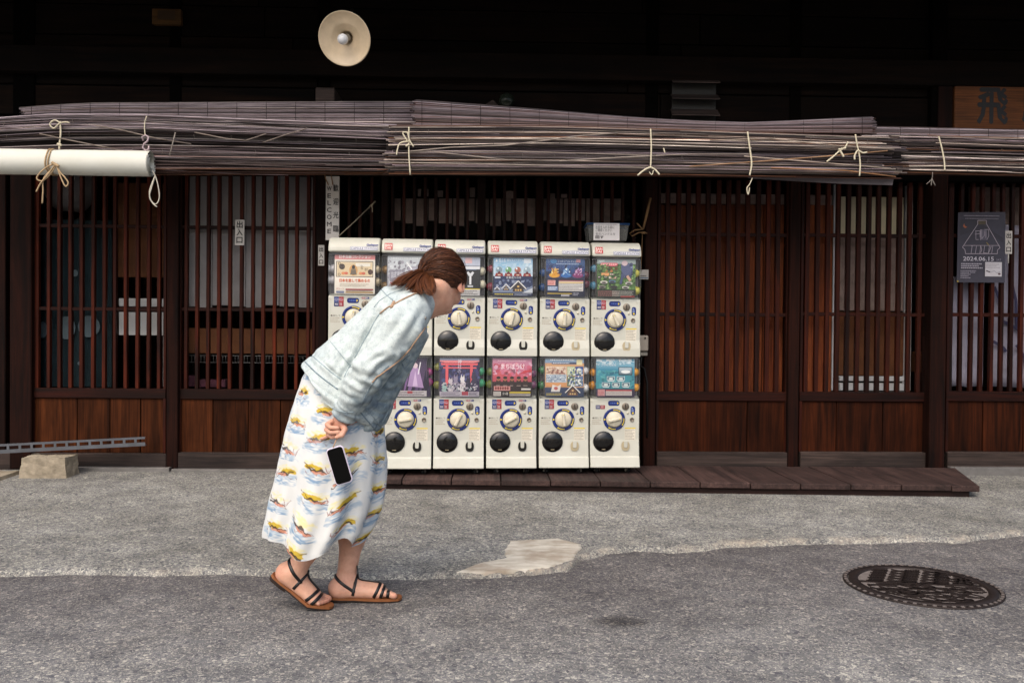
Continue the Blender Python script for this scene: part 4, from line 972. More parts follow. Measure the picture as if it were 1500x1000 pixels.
def art_collage():
    a = new_art(); a.rect(0, 0, PW, PHT, '#c99a70'); a.grad(0, 0.2, PW, PHT, '#7f98b8', '#a9c4d8'); a.scribble(0.03, 0.212, 0.18, 0.225, 1, '#eff2f4', 1); a.rect(0.04, 0.193, 0.19, 0.205, '#3d4a66'); a.scribble(0.045, 0.194, 0.15, 0.204, 1, '#c9cfd8', 2); a.rect(0.188, 0.19, 0.222, 0.222, '#e2d7a8')
    a.rect(0.005, 0.085, 0.128, 0.18, '#d9c4ae'); a.poly([(0.03, 0.135), (0.05, 0.165), (0.062, 0.145), (0.075, 0.168), (0.09, 0.148), (0.1, 0.165), (0.115, 0.135)], '#8f5f54'); a.rect(0.005, 0.085, 0.128, 0.132, '#b9c3cc'); a.scribble(0.007, 0.087, 0.126, 0.131, 5, '#7d8ea4', 3)
    a.rect(0.132, 0.125, 0.178, 0.18, '#97a77c'); a.scribble(0.134, 0.127, 0.176, 0.178, 5, '#dfe4d2', 4); a.rect(0.18, 0.125, 0.228, 0.18, '#2c4a86'); a.ell(0.205, 0.152, 0.018, 0.019, '#d9d4ae'); a.ell(0.21, 0.156, 0.012, 0.013, '#9aa9c8'); a.rect(0.132, 0.062, 0.178, 0.122, '#5d6f56'); a.poly([(0.14, 0.07), (0.155, 0.11), (0.17, 0.07)], '#d6d8d0'); a.rect(0.18, 0.062, 0.228, 0.122, '#5f7396'); a.poly([(0.183, 0.068), (0.2, 0.105), (0.212, 0.085), (0.226, 0.068)], '#e4e4e4')
    fuzz(a, 0.007, 0.132, 0.126, 0.178, ['#c9a890', '#9a6e62', '#e3d2c0', '#7a5a52', '#b9907c'], 60, 0.009, 12); fuzz(a, 0.134, 0.064, 0.226, 0.178, ['#d6dccc', '#5a6a50', '#8a9cb8', '#34507e', '#e6e6e0'], 70, 0.008, 13); fuzz(a, 0.007, 0.086, 0.126, 0.13, ['#c9d2da', '#8a9cb0', '#6a7c94', '#e2e6ea'], 60, 0.006, 14)
    a.rect(0.005, 0.06, 0.128, 0.082, '#cf9463'); a.rect(0, 0.0, PW, 0.055, '#33405e'); a.poly([(0.035, 0.03), (0.045, 0.072), (0.075, 0.062), (0.095, 0.074), (0.088, 0.03)], '#d9d3cf'); a.ell(0.065, 0.05, 0.012, 0.01, '#b9605c'); a.scribble(0.008, 0.006, 0.1, 0.022, 2, '#c8b45c', 5); house_shape(a, 0.165, 0.008, 0.045, '#2b2a30', '#6e4b3e', '#d9b67c'); return a
def art_sea():
    a = new_art(); a.grad(0, 0.02, PW, PHT, '#3f8f92', '#2f7fa2'); a.grad(0, 0.16, PW, PHT, '#2a7f9c', '#a7cfe0')
    for x, y, s in ((0.05, 0.222, 0.03), (0.1, 0.225, 0.025), (0.2, 0.215, 0.03), (0.17, 0.224, 0.02)): a.ell(x, y-0.008, s, 0.009, '#dfeaf0')
    fuzz(a, 0, 0.05, PW, 0.16, ['#3a8a94', '#2d7a8c', '#57a2a6', '#246a80', '#4a98a0'], 90, 0.018, 15); fuzz(a, 0, 0.19, PW, 0.232, ['#c9dfe8', '#8fc0d6', '#e8f0f2', '#5aa0bf'], 40, 0.014, 16)
    a.text('うみのえほん', 0.03, 0.185, 0.018, '#e9f1f2', 0.09, slant=0.2); a.rect(0.135, 0.13, 0.218, 0.178, '#22303c'); a.grad(0.139, 0.134, 0.214, 0.174, '#48606c', '#b5c3cc'); a.ell(0.178, 0.15, 0.028, 0.010, '#e3e6e4')
    a.text('シリーズ', 0.04, 0.135, 0.014, '#1b5a72', 0.07)
    for x, y in ((0.065, 0.098), (0.125, 0.098), (0.035, 0.062), (0.095, 0.062), (0.155, 0.062)): a.rect(x, y, x+0.048, y+0.024, '#c4d0d2'); a.rect(x+0.003, y+0.003, x+0.045, y+0.021, '#3f6272'); a.ell(x+0.024, y+0.01, 0.014, 0.006, '#d5dcd8'); a.rect(x+0.005, y-0.006, x+0.043, y-0.002, '#dfe9ea')
    a.rect(0, 0, PW, 0.048, '#3b2f48'); a.rect(0.01, 0.006, 0.052, 0.044, '#d4a0a0'); a.scribble(0.012, 0.008, 0.05, 0.042, 4, '#a04a50', 3); a.rect(0.058, 0.008, 0.215, 0.042, '#d9cfc8'); a.rect(0.058, 0.034, 0.215, 0.042, '#b0474a'); a.scribble(0.06, 0.01, 0.21, 0.032, 3, '#8a7f80', 4); return a
ARTS = [[art_note, art_silver, art_dark, art_globes, art_flames, art_green], [art_hidden, art_purple, art_gate, art_sunset, art_collage, art_sea]]
LBL = [['cream capsule machine of the top row at the far left, showing an old banknote sheet',
        'cream capsule machine with a silvery grey sheet, left of the woman\'s head',
        'cream capsule machine partly behind the woman\'s head, with a black and white sheet',
        'cream capsule machine showing four snow globes above a night village',
        'cream capsule machine showing yellow, blue and magenta figures on navy',
        'cream capsule machine of the top row with a green sheet and a small pink title'],
       ['cream capsule machine of the bottom row hidden behind the woman\'s jacket and skirt',
        'cream capsule machine just right of the denim jacket, with a purple sheet',
        'cream capsule machine showing a red shrine gate with animals in front',
        'cream capsule machine showing a pink sunset sheet with five small figures',
        'cream capsule machine showing an orange collage with a thatched house',
        'cream capsule machine showing a teal sea sheet between orange capsules']]
KNOB = [[10, 5, -8, 15, 2, -25], [60, 80, 28, 62, -8, 76]]
DARKCH = [[1, 1, 1, 1, 0, 0], [1, 1, 1, 1, 0, 0]]
CAPS = [[('#b8b4b6', '#b5a68a'), ('#8a6a3c', '#c9c5b0'), ('#3a3a40', '#d6d0b8'), ('#8c3a48', '#4a4648'), ('#2a4f86', '#5a2a3a'), ('#5b93b0', '#c9c258')],
        [('#77aa77', '#cc5555'), ('#6d3f72', '#b04a86'), ('#8a8a3c', '#3f9a70'), ('#6f7a32', '#6a3a5c'), ('#3f7a4c', '#e3e3e3'), ('#d08a28', '#d8962e')]]
XL_ = [479, 556.5, 634, 711.5, 788.5, 863.3]     # left edges of the columns in the photograph
YB_ = [686, 685.7, 685.3, 684.8, 684.3, 683.8]
capm = {}
def machine(row, colm):
    Yf = 4.965+0.022*colm
    pb = P(XL_[colm], YB_[colm], Yf)
    rot = 0.035
    z = pb.z+SK+(UH if row == 0 else 0)
    base = Vector((pb.x, Yf, z))
    t = thing('capsule_machine', LBL[row][colm], 'capsule machine', base, rot, 'white capsule machines in two rows')
    lo = row == 1
    o = obj('shell', ME['shell_lo'] if lo else ME['shell_up'], M['shell'], t, local=True); bevel(o, 0.004, 2)
    if not lo:
        c = obj('top_cap', ME['cap'], M['shell'], t, local=True); bevel(c, 0.012, 3, 60)
        tilt = (math.radians(-14), 0, 0)
        b1 = obj('name_print', ME['name_print'], M['gloss_print'], c, loc=(0.128, -0.0255, UH+0.012), rot=tilt, local=True)
        if colm: obj('badge', ME['badge'], M['gloss_print'], c, loc=(0.020, -0.0243, UH+0.019), rot=tilt, local=True)
    obj('inner_box', ME['inner'], M['inner'], t, local=True)
    ar = ARTS[row][colm]()
    obj('display_sheet', ar.mesh(), M['gloss_print'], t, loc=(0.036, 0.002, PH+0.008), rot=(math.radians(-2), 0, 0), local=True)
    r = random.Random(row*7+colm)
    for k, (x, zz) in enumerate(((0.020, 0.075), (0.024, 0.165), (0.281, 0.070), (0.277, 0.15))):
        cc = CAPS[row][colm][k//2]
        if cc not in capm: capm[cc] = mat('capsule_plastic', cc, 0.25, spec=0.5)
        cp = obj('capsule', ME['capsule'], None, t, loc=(x, 0.046, PH+zz+r.uniform(-.02, .02)), rot=(r.uniform(0, 3), r.uniform(0, 3), 0), local=True)
        cp.material_slots[0].link = 'OBJECT'; cp.material_slots[0].material = capm[cc]
    obj('window_cover', ME['cover'], [M['cover'], M['coverside']], t, local=True)
    for nm in ('turn_label', 'coin_label', 'instruction_text', 'warning_label', 'panel_marks'):
        q_ = obj(nm, ME[nm], M['print'], t, loc=(0, -0.0008, 0), local=True)
    tag(q_, kind='stuff')
    if row == 1 and colm == 5: pr_ = 'price_c'
    else: pr_ = 'price_b' if colm in (0, 5) else 'price_a'
    obj('price_sticker', ME[pr_], M['gloss_print'], t, loc=(0, -0.001, 0), local=True)
    if colm < 4: obj('coin_sticker', ME['coin_sticker'], M['gloss_print'], t, loc=(0, -0.001, 0), local=True)
    d = obj('dial_ring', ME['dial_ring'], M['blue'], t, loc=(cx, 0, cz), local=True)
    obj('dial_arrows', ME['dial_arrows'], M['gloss_print'], d, loc=(0, -0.0065, 0), local=True)
    k = obj('knob', ME['knob'], M['shell2'], t, loc=(cx, 0, cz), rot=(0, math.radians(KNOB[row][colm]), 0), local=True)
    obj('grip', ME['grip'], M['shell2'], k, local=True)
    obj('grip_mark', ME['grip_mark'], M['gloss_print'], k, loc=(0, -0.0362, 0), local=True)
    dr = obj('capsule_door', ME['door'], M['black'], t, loc=(pm(731.9), -0.004, pz(500.2)), local=True)
    obj('door_slot', ME['door_slot'], M['chute'], dr, local=True)
    ch = obj('return_chute', ME['chute'], None, t, loc=(pm(765.5), -0.0095, pz(506.5)), local=True)
    if not DARKCH[row][colm]:
        ch.material_slots[0].link = 'OBJECT'; ch.material_slots[0].material = M['chute']
    else:
        ch.material_slots[0].link = 'OBJECT'; ch.material_slots[0].material = M['dark']
    obj('tongue', ME['tongue'], M['shell'], ch, local=True)
    cs = obj('coin_slot', ME['coin_slot'], M['steel'], t, loc=(pm(765.3), 0, pz(447.8)), rot=(0, math.radians(r.uniform(-10, 10)), 0), local=True)
    obj('slit', ME['slit'], M['dark'], cs, local=True)
    obj('key_lock', ME['key_lock'], M['steel'], t, loc=(pm(775.4), 0, pz(467.4)), local=True)
    obj('button', ME['button'], M['shell2'], t, loc=(pm(768.8), 0, pz(457.4)), local=True)
    if lo:
        for xx in (0.055, 0.245):
            for yy in (0.05, 0.31):
                f = obj('caster', ME['fork'], M['zinc'], t, loc=(xx, yy, -SK), rot=(0, 0, r.uniform(-.9, .9)), local=True)
                obj('wheel', ME['wheel'], M['rubber'], f, local=True)
    return t
# inner box behind the window: a back sheet and ribs that hold the display
mb = MB(); mb.box((0.006, 0.066, PH+0.013), (W-0.006, 0.073, UH-0.006)); mb.box((0.006, 0.0, UH-0.012), (W-0.006, 0.07, UH-0.006)); mb.box((0.030, 0.016, PH+0.02), (0.034, 0.066, UH-0.02)); mb.box((W-0.034, 0.016, PH+0.02), (W-0.030, 0.066, UH-0.02))
ME['inner'] = mb.mesh()
mb = MB(); mb.lathe([(0.0, -0.0245)]+[(0.0245*math.cos(math.radians(a)), 0.0245*math.sin(math.radians(a))) for a in range(-75, 0, 15)]+[(0.0262, -0.001), (0.0262, 0.001)]+[(0.0245*math.cos(math.radians(a)), 0.0245*math.sin(math.radians(a))) for a in range(15, 90, 15)]+[(0.0, 0.0245)], (0, 0, 0), 'z', 18)
ME['capsule'] = mb.mesh(); ME['capsule'].materials.append(M['shell'])
ME['chute'].materials.append(M['dark'])
for colm in range(6):
    for row in (1, 0): machine(row, colm)

# ------------------------------------------------------------------ signs, lamp and small things on the facade
M['signw'] = plain('white_enamel_sign', '#c8c2bc', 0.5, 0.15, 9)
def exit_sign(label, px, y0, y1, wpx, Y, tilt=0.0):
    c = P(px, (y0+y1)/2, Y); h = (y1-y0)/FPX*Y; wd = wpx/FPX*Y
    t = thing('exit_sign', label, 'sign', c, 0, 'white exit signs on the lattice'); t.rotation_euler = (0, tilt, 0)
    obj('plate', box_mesh((-wd/2, 0, -h/2), (wd/2, 0.005, h/2), 0.0015), M['signw'], t, local=True)
    ar = Art(); s = wd*0.62
    for i, ch in enumerate('出入口'):
        ar.text(ch, -s/2, h/2-h*(0.30+0.30*i), s*0.92, '#1c1916', s, bold=s*0.035)
    obj('lettering', ar.mesh(), M['print'], t, loc=(0, -0.001, 0), local=True); return t
exit_sign('white exit sign on the slats of the door left of the woman', 351, 322, 359, 13.5, WY-0.012, 0.01)
exit_sign('narrow white exit sign on the post beside the first capsule machine', 470.5, 359, 389, 9, WY-0.045)
ts = exit_sign('white exit sign right of the dark event poster', 1477.5, 338, 372, 11, WY-0.012)
obj('stick', MB().tube([(0.002, 0.004, -0.07), (0.002, 0.004, -0.135)], 0.004, 6).mesh(), M['signw'], ts, local=True)
# hanging WELCOME board
Yw = 5.28
c = P(487, 305, Yw); h = (352-259)/FPX*Yw; wd = 19.5/FPX*Yw
t = thing('welcome_board', 'narrow white WELCOME board hanging above the first capsule machine', 'sign', P(487, 259, Yw))
obj('plate', box_mesh((c.x-wd/2, Yw, c.z-h/2), (c.x+wd/2, Yw+0.006, c.z+h/2), 0.0015), M['signw'], t)
ar = Art(); k = Yw/FPX
for i, ch in enumerate('WELCOME'):
    p = P(482.3, 279.5+10.4*i, Yw); ar.text(ch, p.x, p.z, 6.6*k, '#2b2726', (6.5 if ch not in 'LE' else 5)*k, 'c', 0.0008)
for i, ch in enumerate('歓迎光臨'):
    p = P(492, 279.5+19.8*i, Yw); ar.text(ch, p.x, p.z, 7.5*k, '#2b2726', 7.5*k, 'c', 0.0007)
obj('lettering', ar.mesh(), M['print'], t, loc=(0, Yw-0.001, 0))
mb = MB()
for x0, x1 in ((477, 481), (486, 487.5)): mb.tube([P(x0-2, 250, Yw-0.03), P(x0, 262, Yw-0.008), P(x1, 271, Yw-0.006)], 0.0035, 6)
M['jute'] = plain('jute_cord', '#8a6a48', 0.9, 0.3, 60)
obj('hanging_cord', mb.mesh(), M['jute'], t)
# thin straw cord from the board to the lattice
M['straw'] = plain('straw_cord', '#9b8f7c', 0.9, 0.3, 60); M['cotton'] = plain('white_cotton_cord', '#c9c3b4', 0.85, 0.2, 60)
mb = MB(); mb.tube([P(496, 346, Yw), P(520, 324, 5.33), P(543.5, 301, 5.40)], 0.0035, 6)
mb.tube([P(541, 303, 5.39), P(546, 299, 5.39), P(550, 295, 5.40)], 0.005, 6); mb.tube([P(544, 300, 5.39), P(545.5, 306, 5.39), P(545.5, 311, 5.40)], 0.004, 6)
tag(obj('straw_cord', mb.mesh(), M['straw']), 'thin straw cord stretched up from the WELCOME board to the lattice', 'cord')
# jute rope tied to the post right of the machines
Yr = WY-0.06; mb = MB()
mb.tube([P(953, 290, Yr), P(948, 312, Yr-0.01), P(942, 336, Yr)], [0.007, 0.009, 0.007], 7)
mb.tube([P(942, 336, Yr-0.01), P(930, 337, Yr-0.03), P(922, 342, Yr-0.03), P(926, 346, Yr-0.03), P(935, 341, Yr-0.02), P(943, 340, Yr-0.01), P(948, 342, Yr)], 0.004, 6)
mb.tube([P(941, 336, Yr-0.01), P(936, 330, Yr-0.02), P(933, 327, Yr)], 0.005, 6); mb.tube([P(940, 341, Yr-0.02), P(945, 341, Yr-0.02)], 0.009, 7)
mb.tube([P(941, 341, Yr-0.01), P(940, 370, Yr), P(939, 398, Yr)], 0.0025, 5)
tag(obj('jute_rope', mb.mesh(), M['jute']), 'brown jute rope knotted in a bow on the post right of the machines', 'rope')
# switch box and small label on the post
t = thing('switch_box', 'beige metal switch box on the post beside the machines', 'switch box', P(942, 521, WY-0.06))
M['beige'] = plain('beige_enamel', '#a59c90', 0.5, 0.2, 10)
a, b, z0, z1 = span(935, 949, 491, 514, WY-0.10); obj('cover', box_mesh((a, WY-0.12, z0), (b, WY-0.036, z1), 0.006), M['beige'], t)
a, b, z0, z1 = span(937, 948, 515, 521, WY-0.08); obj('socket', box_mesh((a, WY-0.10, z0), (b, WY-0.04, z1), 0.004), M['zinc'], t)
p = P(945, 495, WY-0.123); obj('screw', MB().lathe([(0.006, 0), (0.006, 0.003), (0, 0.004)], p, 'y', 10).mesh(), M['dark'], t)
mb = MB(); mb.tube([P(940, 521, WY-0.08), P(938, 535, WY-0.07), P(944, 540, WY-0.05), P(948, 560, WY-0.045), P(948, 640, WY-0.045)], 0.006, 6); obj('cable', mb.mesh(), M['rubber'], t)
t = thing('small_label', 'small white label on the post above the switch box', 'label', P(943.5, 402, WY-0.05))
a, b, z0, z1 = span(937, 950, 395, 409, WY-0.05); obj('card', box_mesh((a, WY-0.05, z0), (b, WY-0.046, z1)), M['signw'], t)
ar = Art(); ar.rect(a+0.003, z0+0.006, b-0.003, z0+0.012, '#4f6f8c'); ar.scribble(a+0.004, z0+0.014, b-0.004, z0+0.026, 1, '#57504c', 2); obj('lettering', ar.mesh(), M['print'], t, loc=(0, WY-0.051, 0))
# clear bin with a blue rim and a paper note, standing on the last machine
Yn = 5.19
t = thing('plastic_bin', 'clear plastic bin with blue rim on top of the last machine', 'bin', P(892, 352, Yn))
a, b, z0, z1 = span(861, 921, 328, 352, Yn)
M['binp'] = glass('cloudy_plastic', (0.55, 0.55, 0.52), 0.2, 0.18, (0.45, 0.45, 0.42), 0.2)
v = []
for (z, g) in ((z0, 0.012), (z1-0.004, 0.0)): v += [(a+g, Yn+g, z), (b-g, Yn+g, z), (b-g, Yn+0.2-g, z), (a+g, Yn+0.2-g, z)]
obj('tub', MB().add(v, [(0,1,5,4),(1,2,6,5),(2,3,7,6),(3,0,4,7),(3,2,1,0)]).mesh(), M['binp'], t)
mb = MB(); q = [(a-.003, Yn-.003, z1), (b+.003, Yn-.003, z1), (b+.003, Yn+0.203, z1), (a-.003, Yn+0.203, z1)]; mb.tube(q, 0.0065, 6, True)
obj('rim', mb.mesh(), plain('blue_rim', '#1d3f6b', 0.4, 0.15), t)
a, b, z0, z1 = span(869.5, 907.5, 327, 352, Yn-0.02)
t = thing('paper_note', 'white handwritten paper note in front of the blue rimmed bin', 'note', P(888, 352, Yn-0.02))
obj('sheet', box_mesh((a, Yn-0.02, z0), (b, Yn-0.0185, z1)), M['white'], t)
ar = Art(); ar.scribble(a+0.01, z1-0.012, b-0.01, z1-0.004, 1, '#8a8088', 1)
ar.text('お金を入れる前に', a+0.012, z1-0.032, 0.015, '#3a3438', 0.115); ar.text('ご確認ください', a+0.012, z1-0.050, 0.014, '#3a3438', 0.10); ar.text('右のハンドルを', a+0.012, z1-0.072, 0.013, '#5a5458', 0.12); ar.text('回す', a+0.012, z1-0.092, 0.014, '#3a3438', 0.05, bold=0.0006)
obj('lettering', ar.mesh(), M['print'], t, loc=(0, Yn-0.021, 0))
# event poster on the last door
Yp = WY-0.015; t = thing('event_poster', 'dark slate event poster dated 2024.06.15 on the right lattice', 'poster', P(1437, 414, Yp))
q = [P(1403.5, 311, Yp), P(1473, 310.5, Yp), P(1472, 414, Yp), P(1401.5, 413.5, Yp)]
ar = Art(0.0002); ar.poly([(p.x, p.z) for p in q], '#3a3842')
mb_ = MB().add([(p.x, Yp+0.0015*0, p.z) for p in q]+[(p.x, Yp+0.003, p.z) for p in q], [(0,1,2,3),(7,6,5,4),(0,4,5,1),(1,5,6,2),(2,6,7,3),(3,7,4,0)])
obj('sheet', fix_normals(mb_.mesh()), plain('slate_paper', '#3d3b47', 0.6, 0.2, 12), t)
def E(x, y):                                    # pixel of the enlarged view -> poster plane
    p = P(1380+x/7.14, 290+y/7.14, Yp); return (p.x, p.z)
ar = Art(0.00015); k = Yp/FPX/7.14
ln = '#b3a7b0'
ar.poly([E(190, 230), E(330, 215), E(640, 420), E(640, 470), E(420, 330), E(190, 390)], '#33313b')
ar.line([E(372, 235), E(462, 235), E(462, 268), E(605, 520), E(577, 545), E(577, 583), E(245, 583), E(238, 540), E(212, 515), E(372, 275), E(372, 235)], 5*k, ln)
ar.line([E(225, 497), E(600, 497)], 4*k, ln); ar.rect(*E(378, 278), *E(456, 240), '#4f4636')
ar.poly([E(230, 265), E(236, 290), E(262, 305), E(240, 316), E(218, 296)], '#a05a38')
ar.rect(*E(400, 440), *E(470, 330), '#5a5664')
for seg in (((352, 345), (352, 435), (380, 435)), ((345, 345), (395, 345), (395, 410)), ((400, 330), (400, 440)), ((412, 330), (412, 430), (432, 400)), ((440, 330), (485, 330), (485, 400), (465, 438)), ((440, 345), (440, 400)), ((455, 345), (455, 420)), ((340, 380), (400, 372))):
    ar.line([E(*p) for p in seg], 5*k, '#a49aa6')
for x in (300, 345, 390, 430, 480, 515): ar.line([E(x, 580), E(x+12, 500)], 5*k, '#a49aa6')
ar.line([E(300, 500), E(340, 497)], 5*k, ln); ar.line([E(398, 500), E(412, 540), E(398, 575)], 5*k, ln); ar.line([E(430, 575), E(480, 580), E(510, 505)], 5*k, ln); ar.line([E(460, 465), E(485, 495)], 6*k, '#a08a3c')
ar.text('2024.06.15', *E(216, 655), 44*k, '#c9c3cd', 328*k, bold=0.0004); ar.text('SAT', *E(562, 657), 20*k, '#9a94a2', 52*k)
ar.scribble(E(225, 0)[0], E(0, 192)[1], E(600, 0)[0], E(0, 176)[1], 1, '#8a8490', 1); ar.scribble(E(240, 0)[0], E(0, 222)[1], E(600, 0)[0], E(0, 206)[1], 1, '#79747f', 2)
ar.scribble(E(205, 0)[0], E(0, 740)[1], E(435, 0)[0], E(0, 676)[1], 3, '#a9a3ae', 3); ar.scribble(E(200, 0)[0], E(0, 842)[1], E(310, 0)[0], E(0, 752)[1], 5, '#8d8894', 4); ar.scribble(E(300, 0)[0], E(0, 785)[1], E(365, 0)[0], E(0, 752)[1], 2, '#8d8894', 6)
ar.rect(*E(443, 820), *E(620, 672), '#c3bfc4'); ar.scribble(E(455, 0)[0], E(0, 735)[1], E(612, 0)[0], E(0, 680)[1], 3, '#a49ea4', 5); ar.line([E(455, 760), E(480, 770), E(498, 775)], 12*k, '#4a4048'); ar.line([E(500, 780), E(540, 762), E(565, 785), E(605, 770)], 5*k, '#8a8a96'); ar.ell(*E(592, 795), 15*k, 11*k, '#5a4048')
ar.ell(*E(158, 872), 9*k, 9*k, '#b59a32', 10)
obj('poster_print', ar.mesh(), M['print'], t, loc=(0, Yp-0.001, 0))
# carved signboard at the top right, small plate at the top left
Ys = WY-0.06
t = thing('signboard', 'orange brown wooden signboard with one large black brushed character', 'signboard', P(1450, 188, Ys))
a, b, z0, z1 = span(1398.5, 1640, 121, 190, Ys); M['signwood'] = wood('signboard_wood', '#56300f', '#8a5026', 'x', 0.7, 0.1)
o = obj('plank', box_mesh((a, Ys, z0), (b, Ys+0.03, z1), 0.004), M['signwood'], t); o.rotation_euler = (0, 0, 0)
a2, b2, z2, z3 = span(1375, 1397, 121, 190, Ys); obj('side_batten', box_mesh((a2, Ys+0.005, z2), (b2-0.003, Ys+0.035, z3), 0.003), M['post'], t)
ar = Art(); p = P(1432, 176, Ys); ar.text('飛', p.x, p.z, 0.185, '#0d0907', 0.19, bold=0.006)
p = P(1498, 176, Ys); ar.text('騨', p.x, p.z, 0.185, '#0d0907', 0.19, bold=0.006); obj('lettering', ar.mesh(), M['print'], t, loc=(0, Ys-0.001, 0))
t = thing('name_plate', 'small brown wooden plate on the dark wall, top left', 'plate', P(244, 24, WY-0.02))
a, b, z0, z1 = span(222.5, 265, 13, 36, WY-0.04); obj('board', box_mesh((a, WY-0.04, z0), (b, WY-0.005, z1), 0.003), wood('plate_wood', '#4a3114', '#6e4c22', 'x', 0.7, 0.1), t)
ar = Art(); ar.rect(a+0.035, z0+0.03, b-0.035, z1-0.012, '#38250f'); obj('face', ar.mesh(), M['print'], t, loc=(0, WY-0.0405, 0))
# vent with two louvres on the upper wall, lantern bracket
t = thing('wall_vent', 'dark louvred vent box on the upper wall above the reed blind', 'vent', P(1016, 172, WY))
a, b, z0, z1 = span(982, 1051, 108, 178, WY-0.03)
obj('box', box_mesh((a+0.01, WY-0.03, z0), (b-0.01, WY-0.012, z1)), M['dark'], t)
for y0, y1 in ((110, 120), (134, 144), (156, 168)):
    _, _, l0, l1 = span(982, 1051, y0, y1, WY-0.1)
    v = [(a, WY-0.10, l0), (b, WY-0.10, l0), (b, WY-0.03, l1), (a, WY-0.03, l1), (a, WY-0.10, l0-0.006), (b, WY-0.10, l0-0.006), (b, WY-0.03, l1-0.006), (a, WY-0.03, l1-0.006)]
    obj('louvre', fix_normals(MB().add(v, [(0,1,2,3),(7,6,5,4),(0,4,5,1),(1,5,6,2),(2,6,7,3),(3,7,4,0)]).mesh()), M['sill'], t)
t = thing('pebble_lamp', 'small dark bracket lamp on the wall above the middle reed blind', 'lamp', P(740, 150, WY-0.05))
p = P(742, 148, WY-0.09); mb = MB(); mb.lathe([(0.0, 0.05), (0.03, 0.042), (0.048, 0.015), (0.05, -0.02), (0.0, -0.04)], p, 'y', 18); obj('globe', fix_normals(mb.mesh()), plain('smoked_glass', '#20251f', 0.2, 0.2), t)
q = [P(712, 153, WY-0.06), P(722, 147, WY-0.06), P(731, 156, WY-0.06), P(724, 160, WY-0.06)]
obj('bracket', fix_normals(MB().prism([(p.x, p.z) for p in q], WY-0.07, WY-0.02).mesh()), M['sill'], t)
# enamel street lamp under the eave
Yl = 4.78; c = P(504.5, 57, Yl)
t = thing('enamel_lamp', 'round white enamel lamp shade with bare bulb under the dark eave', 'lamp', c)
rS = 38.5/FPX*Yl
axis = Vector((-0.10, -0.92, -0.40)).normalized()                   # the open side looks to the street and down
Mx = Matrix.Translation(c) @ axis.to_track_quat('Z', 'Y').to_matrix().to_4x4()
M['enamel'] = plain('aged_white_enamel', '#e6d0b0', 0.4, 0.25, 7)
mb = MB(); mb.lathe([(rS, 0.0), (rS*0.98, 0.004), (rS*0.94, -0.003), (rS*0.6, -0.022), (rS*0.50, -0.025), (rS*0.47, -0.031), (rS*0.40, -0.032), (rS*0.37, -0.038), (rS*0.32, -0.039), (rS*0.24, -0.05), (rS*0.22, -0.09), (0.0, -0.09)], (0, 0, 0), 'z', 48, M=Mx, caps=False); obj('shade', mb.mesh(), M['enamel'], t)
mb = MB(); mb.lathe([(rS*1.0, 0.0), (rS*1.012, -0.004), (rS*0.6, -0.028), (rS*0.34, -0.042), (rS*0.27, -0.055), (rS*0.25, -0.10), (0, -0.10)], (0, 0, 0), 'z', 48, M=Mx, caps=False); obj('outer_shell', mb.mesh(), plain('green_enamel', '#20251f', 0.4, 0.2), t)
mb = MB(); mb.lathe([(0.0, -0.085), (0.022, -0.085), (0.022, -0.035), (0.019, -0.03), (0.022, -0.026), (0.019, -0.02), (0.022, -0.016), (0.018, -0.01), (0.0, -0.01)], (0, 0, 0), 'z', 20, M=Mx); obj('socket', mb.mesh(), M['zinc'], t)
mb = MB(); mb.lathe([(0.0135, -0.012), (0.014, 0.005)]+[(0.030*math.sin(math.radians(a)), 0.034-0.030*math.cos(math.radians(a))) for a in range(32, 181, 14)], (0, 0, 0), 'z', 20, M=Mx); obj('bulb', mb.mesh(), mat('frosted_bulb', '#dfe0e2', 0.3), t)
mb = MB(); mb.tube([c-axis*0.09, c-axis*0.16+Vector((0, 0, 0.02)), c+Vector((0.0, 0.25, 0.25)), Vector((c.x, WY-0.06, c.z+0.28))], 0.012, 8); obj('arm', mb.mesh(), M['dark'], t)

# ------------------------------------------------------------------ things on the ground
# slotted steel rail lying on the rough stone
M['galv'] = plain('galvanised_steel', '#686b72', 0.45, 0.35, 10, metal=0.4)
p0, p1 = P(-40, 665.5, 5.20), P(214, 652, 5.34)
t = thing('slotted_rail', 'grey slotted steel rail leaning on the rough stone block', 'rail', (p0.x, p0.y, p0.z))
dv = (p1-p0); Ld = dv.length; dn = dv.normalized()
upv = Vector((0, 0, 1)); upv = (upv-dn*upv.dot(dn)).normalized(); sd = dn.cross(upv)       # sd looks to the house or the street
def bar(mb, s0, s1, h0, h1, y0, y1):
    v = [p0+dn*s+sd*y+upv*h for s in (s0, s1) for y in (y0, y1) for h in (h0, h1)]
    mb.add(v, [(0,1,3,2),(4,6,7,5),(0,4,5,1),(2,3,7,6),(1,5,7,3),(0,2,6,4)])
mb = MB(); bar(mb, 0, Ld, 0.000, 0.003, -0.02, 0.02); bar(mb, 0, Ld, 0.0, 0.022, 0.018, 0.021); bar(mb, 0, Ld, 0.043, 0.055, 0.018, 0.021); bar(mb, 0, Ld, 0.052, 0.055, 0.0, 0.018)
s = 0.0
while s < Ld: bar(mb, s, min(s+0.014, Ld), 0.022, 0.043, 0.018, 0.021); s += 0.066
obj('channel', fix_normals(mb.mesh()), M['galv'], t)
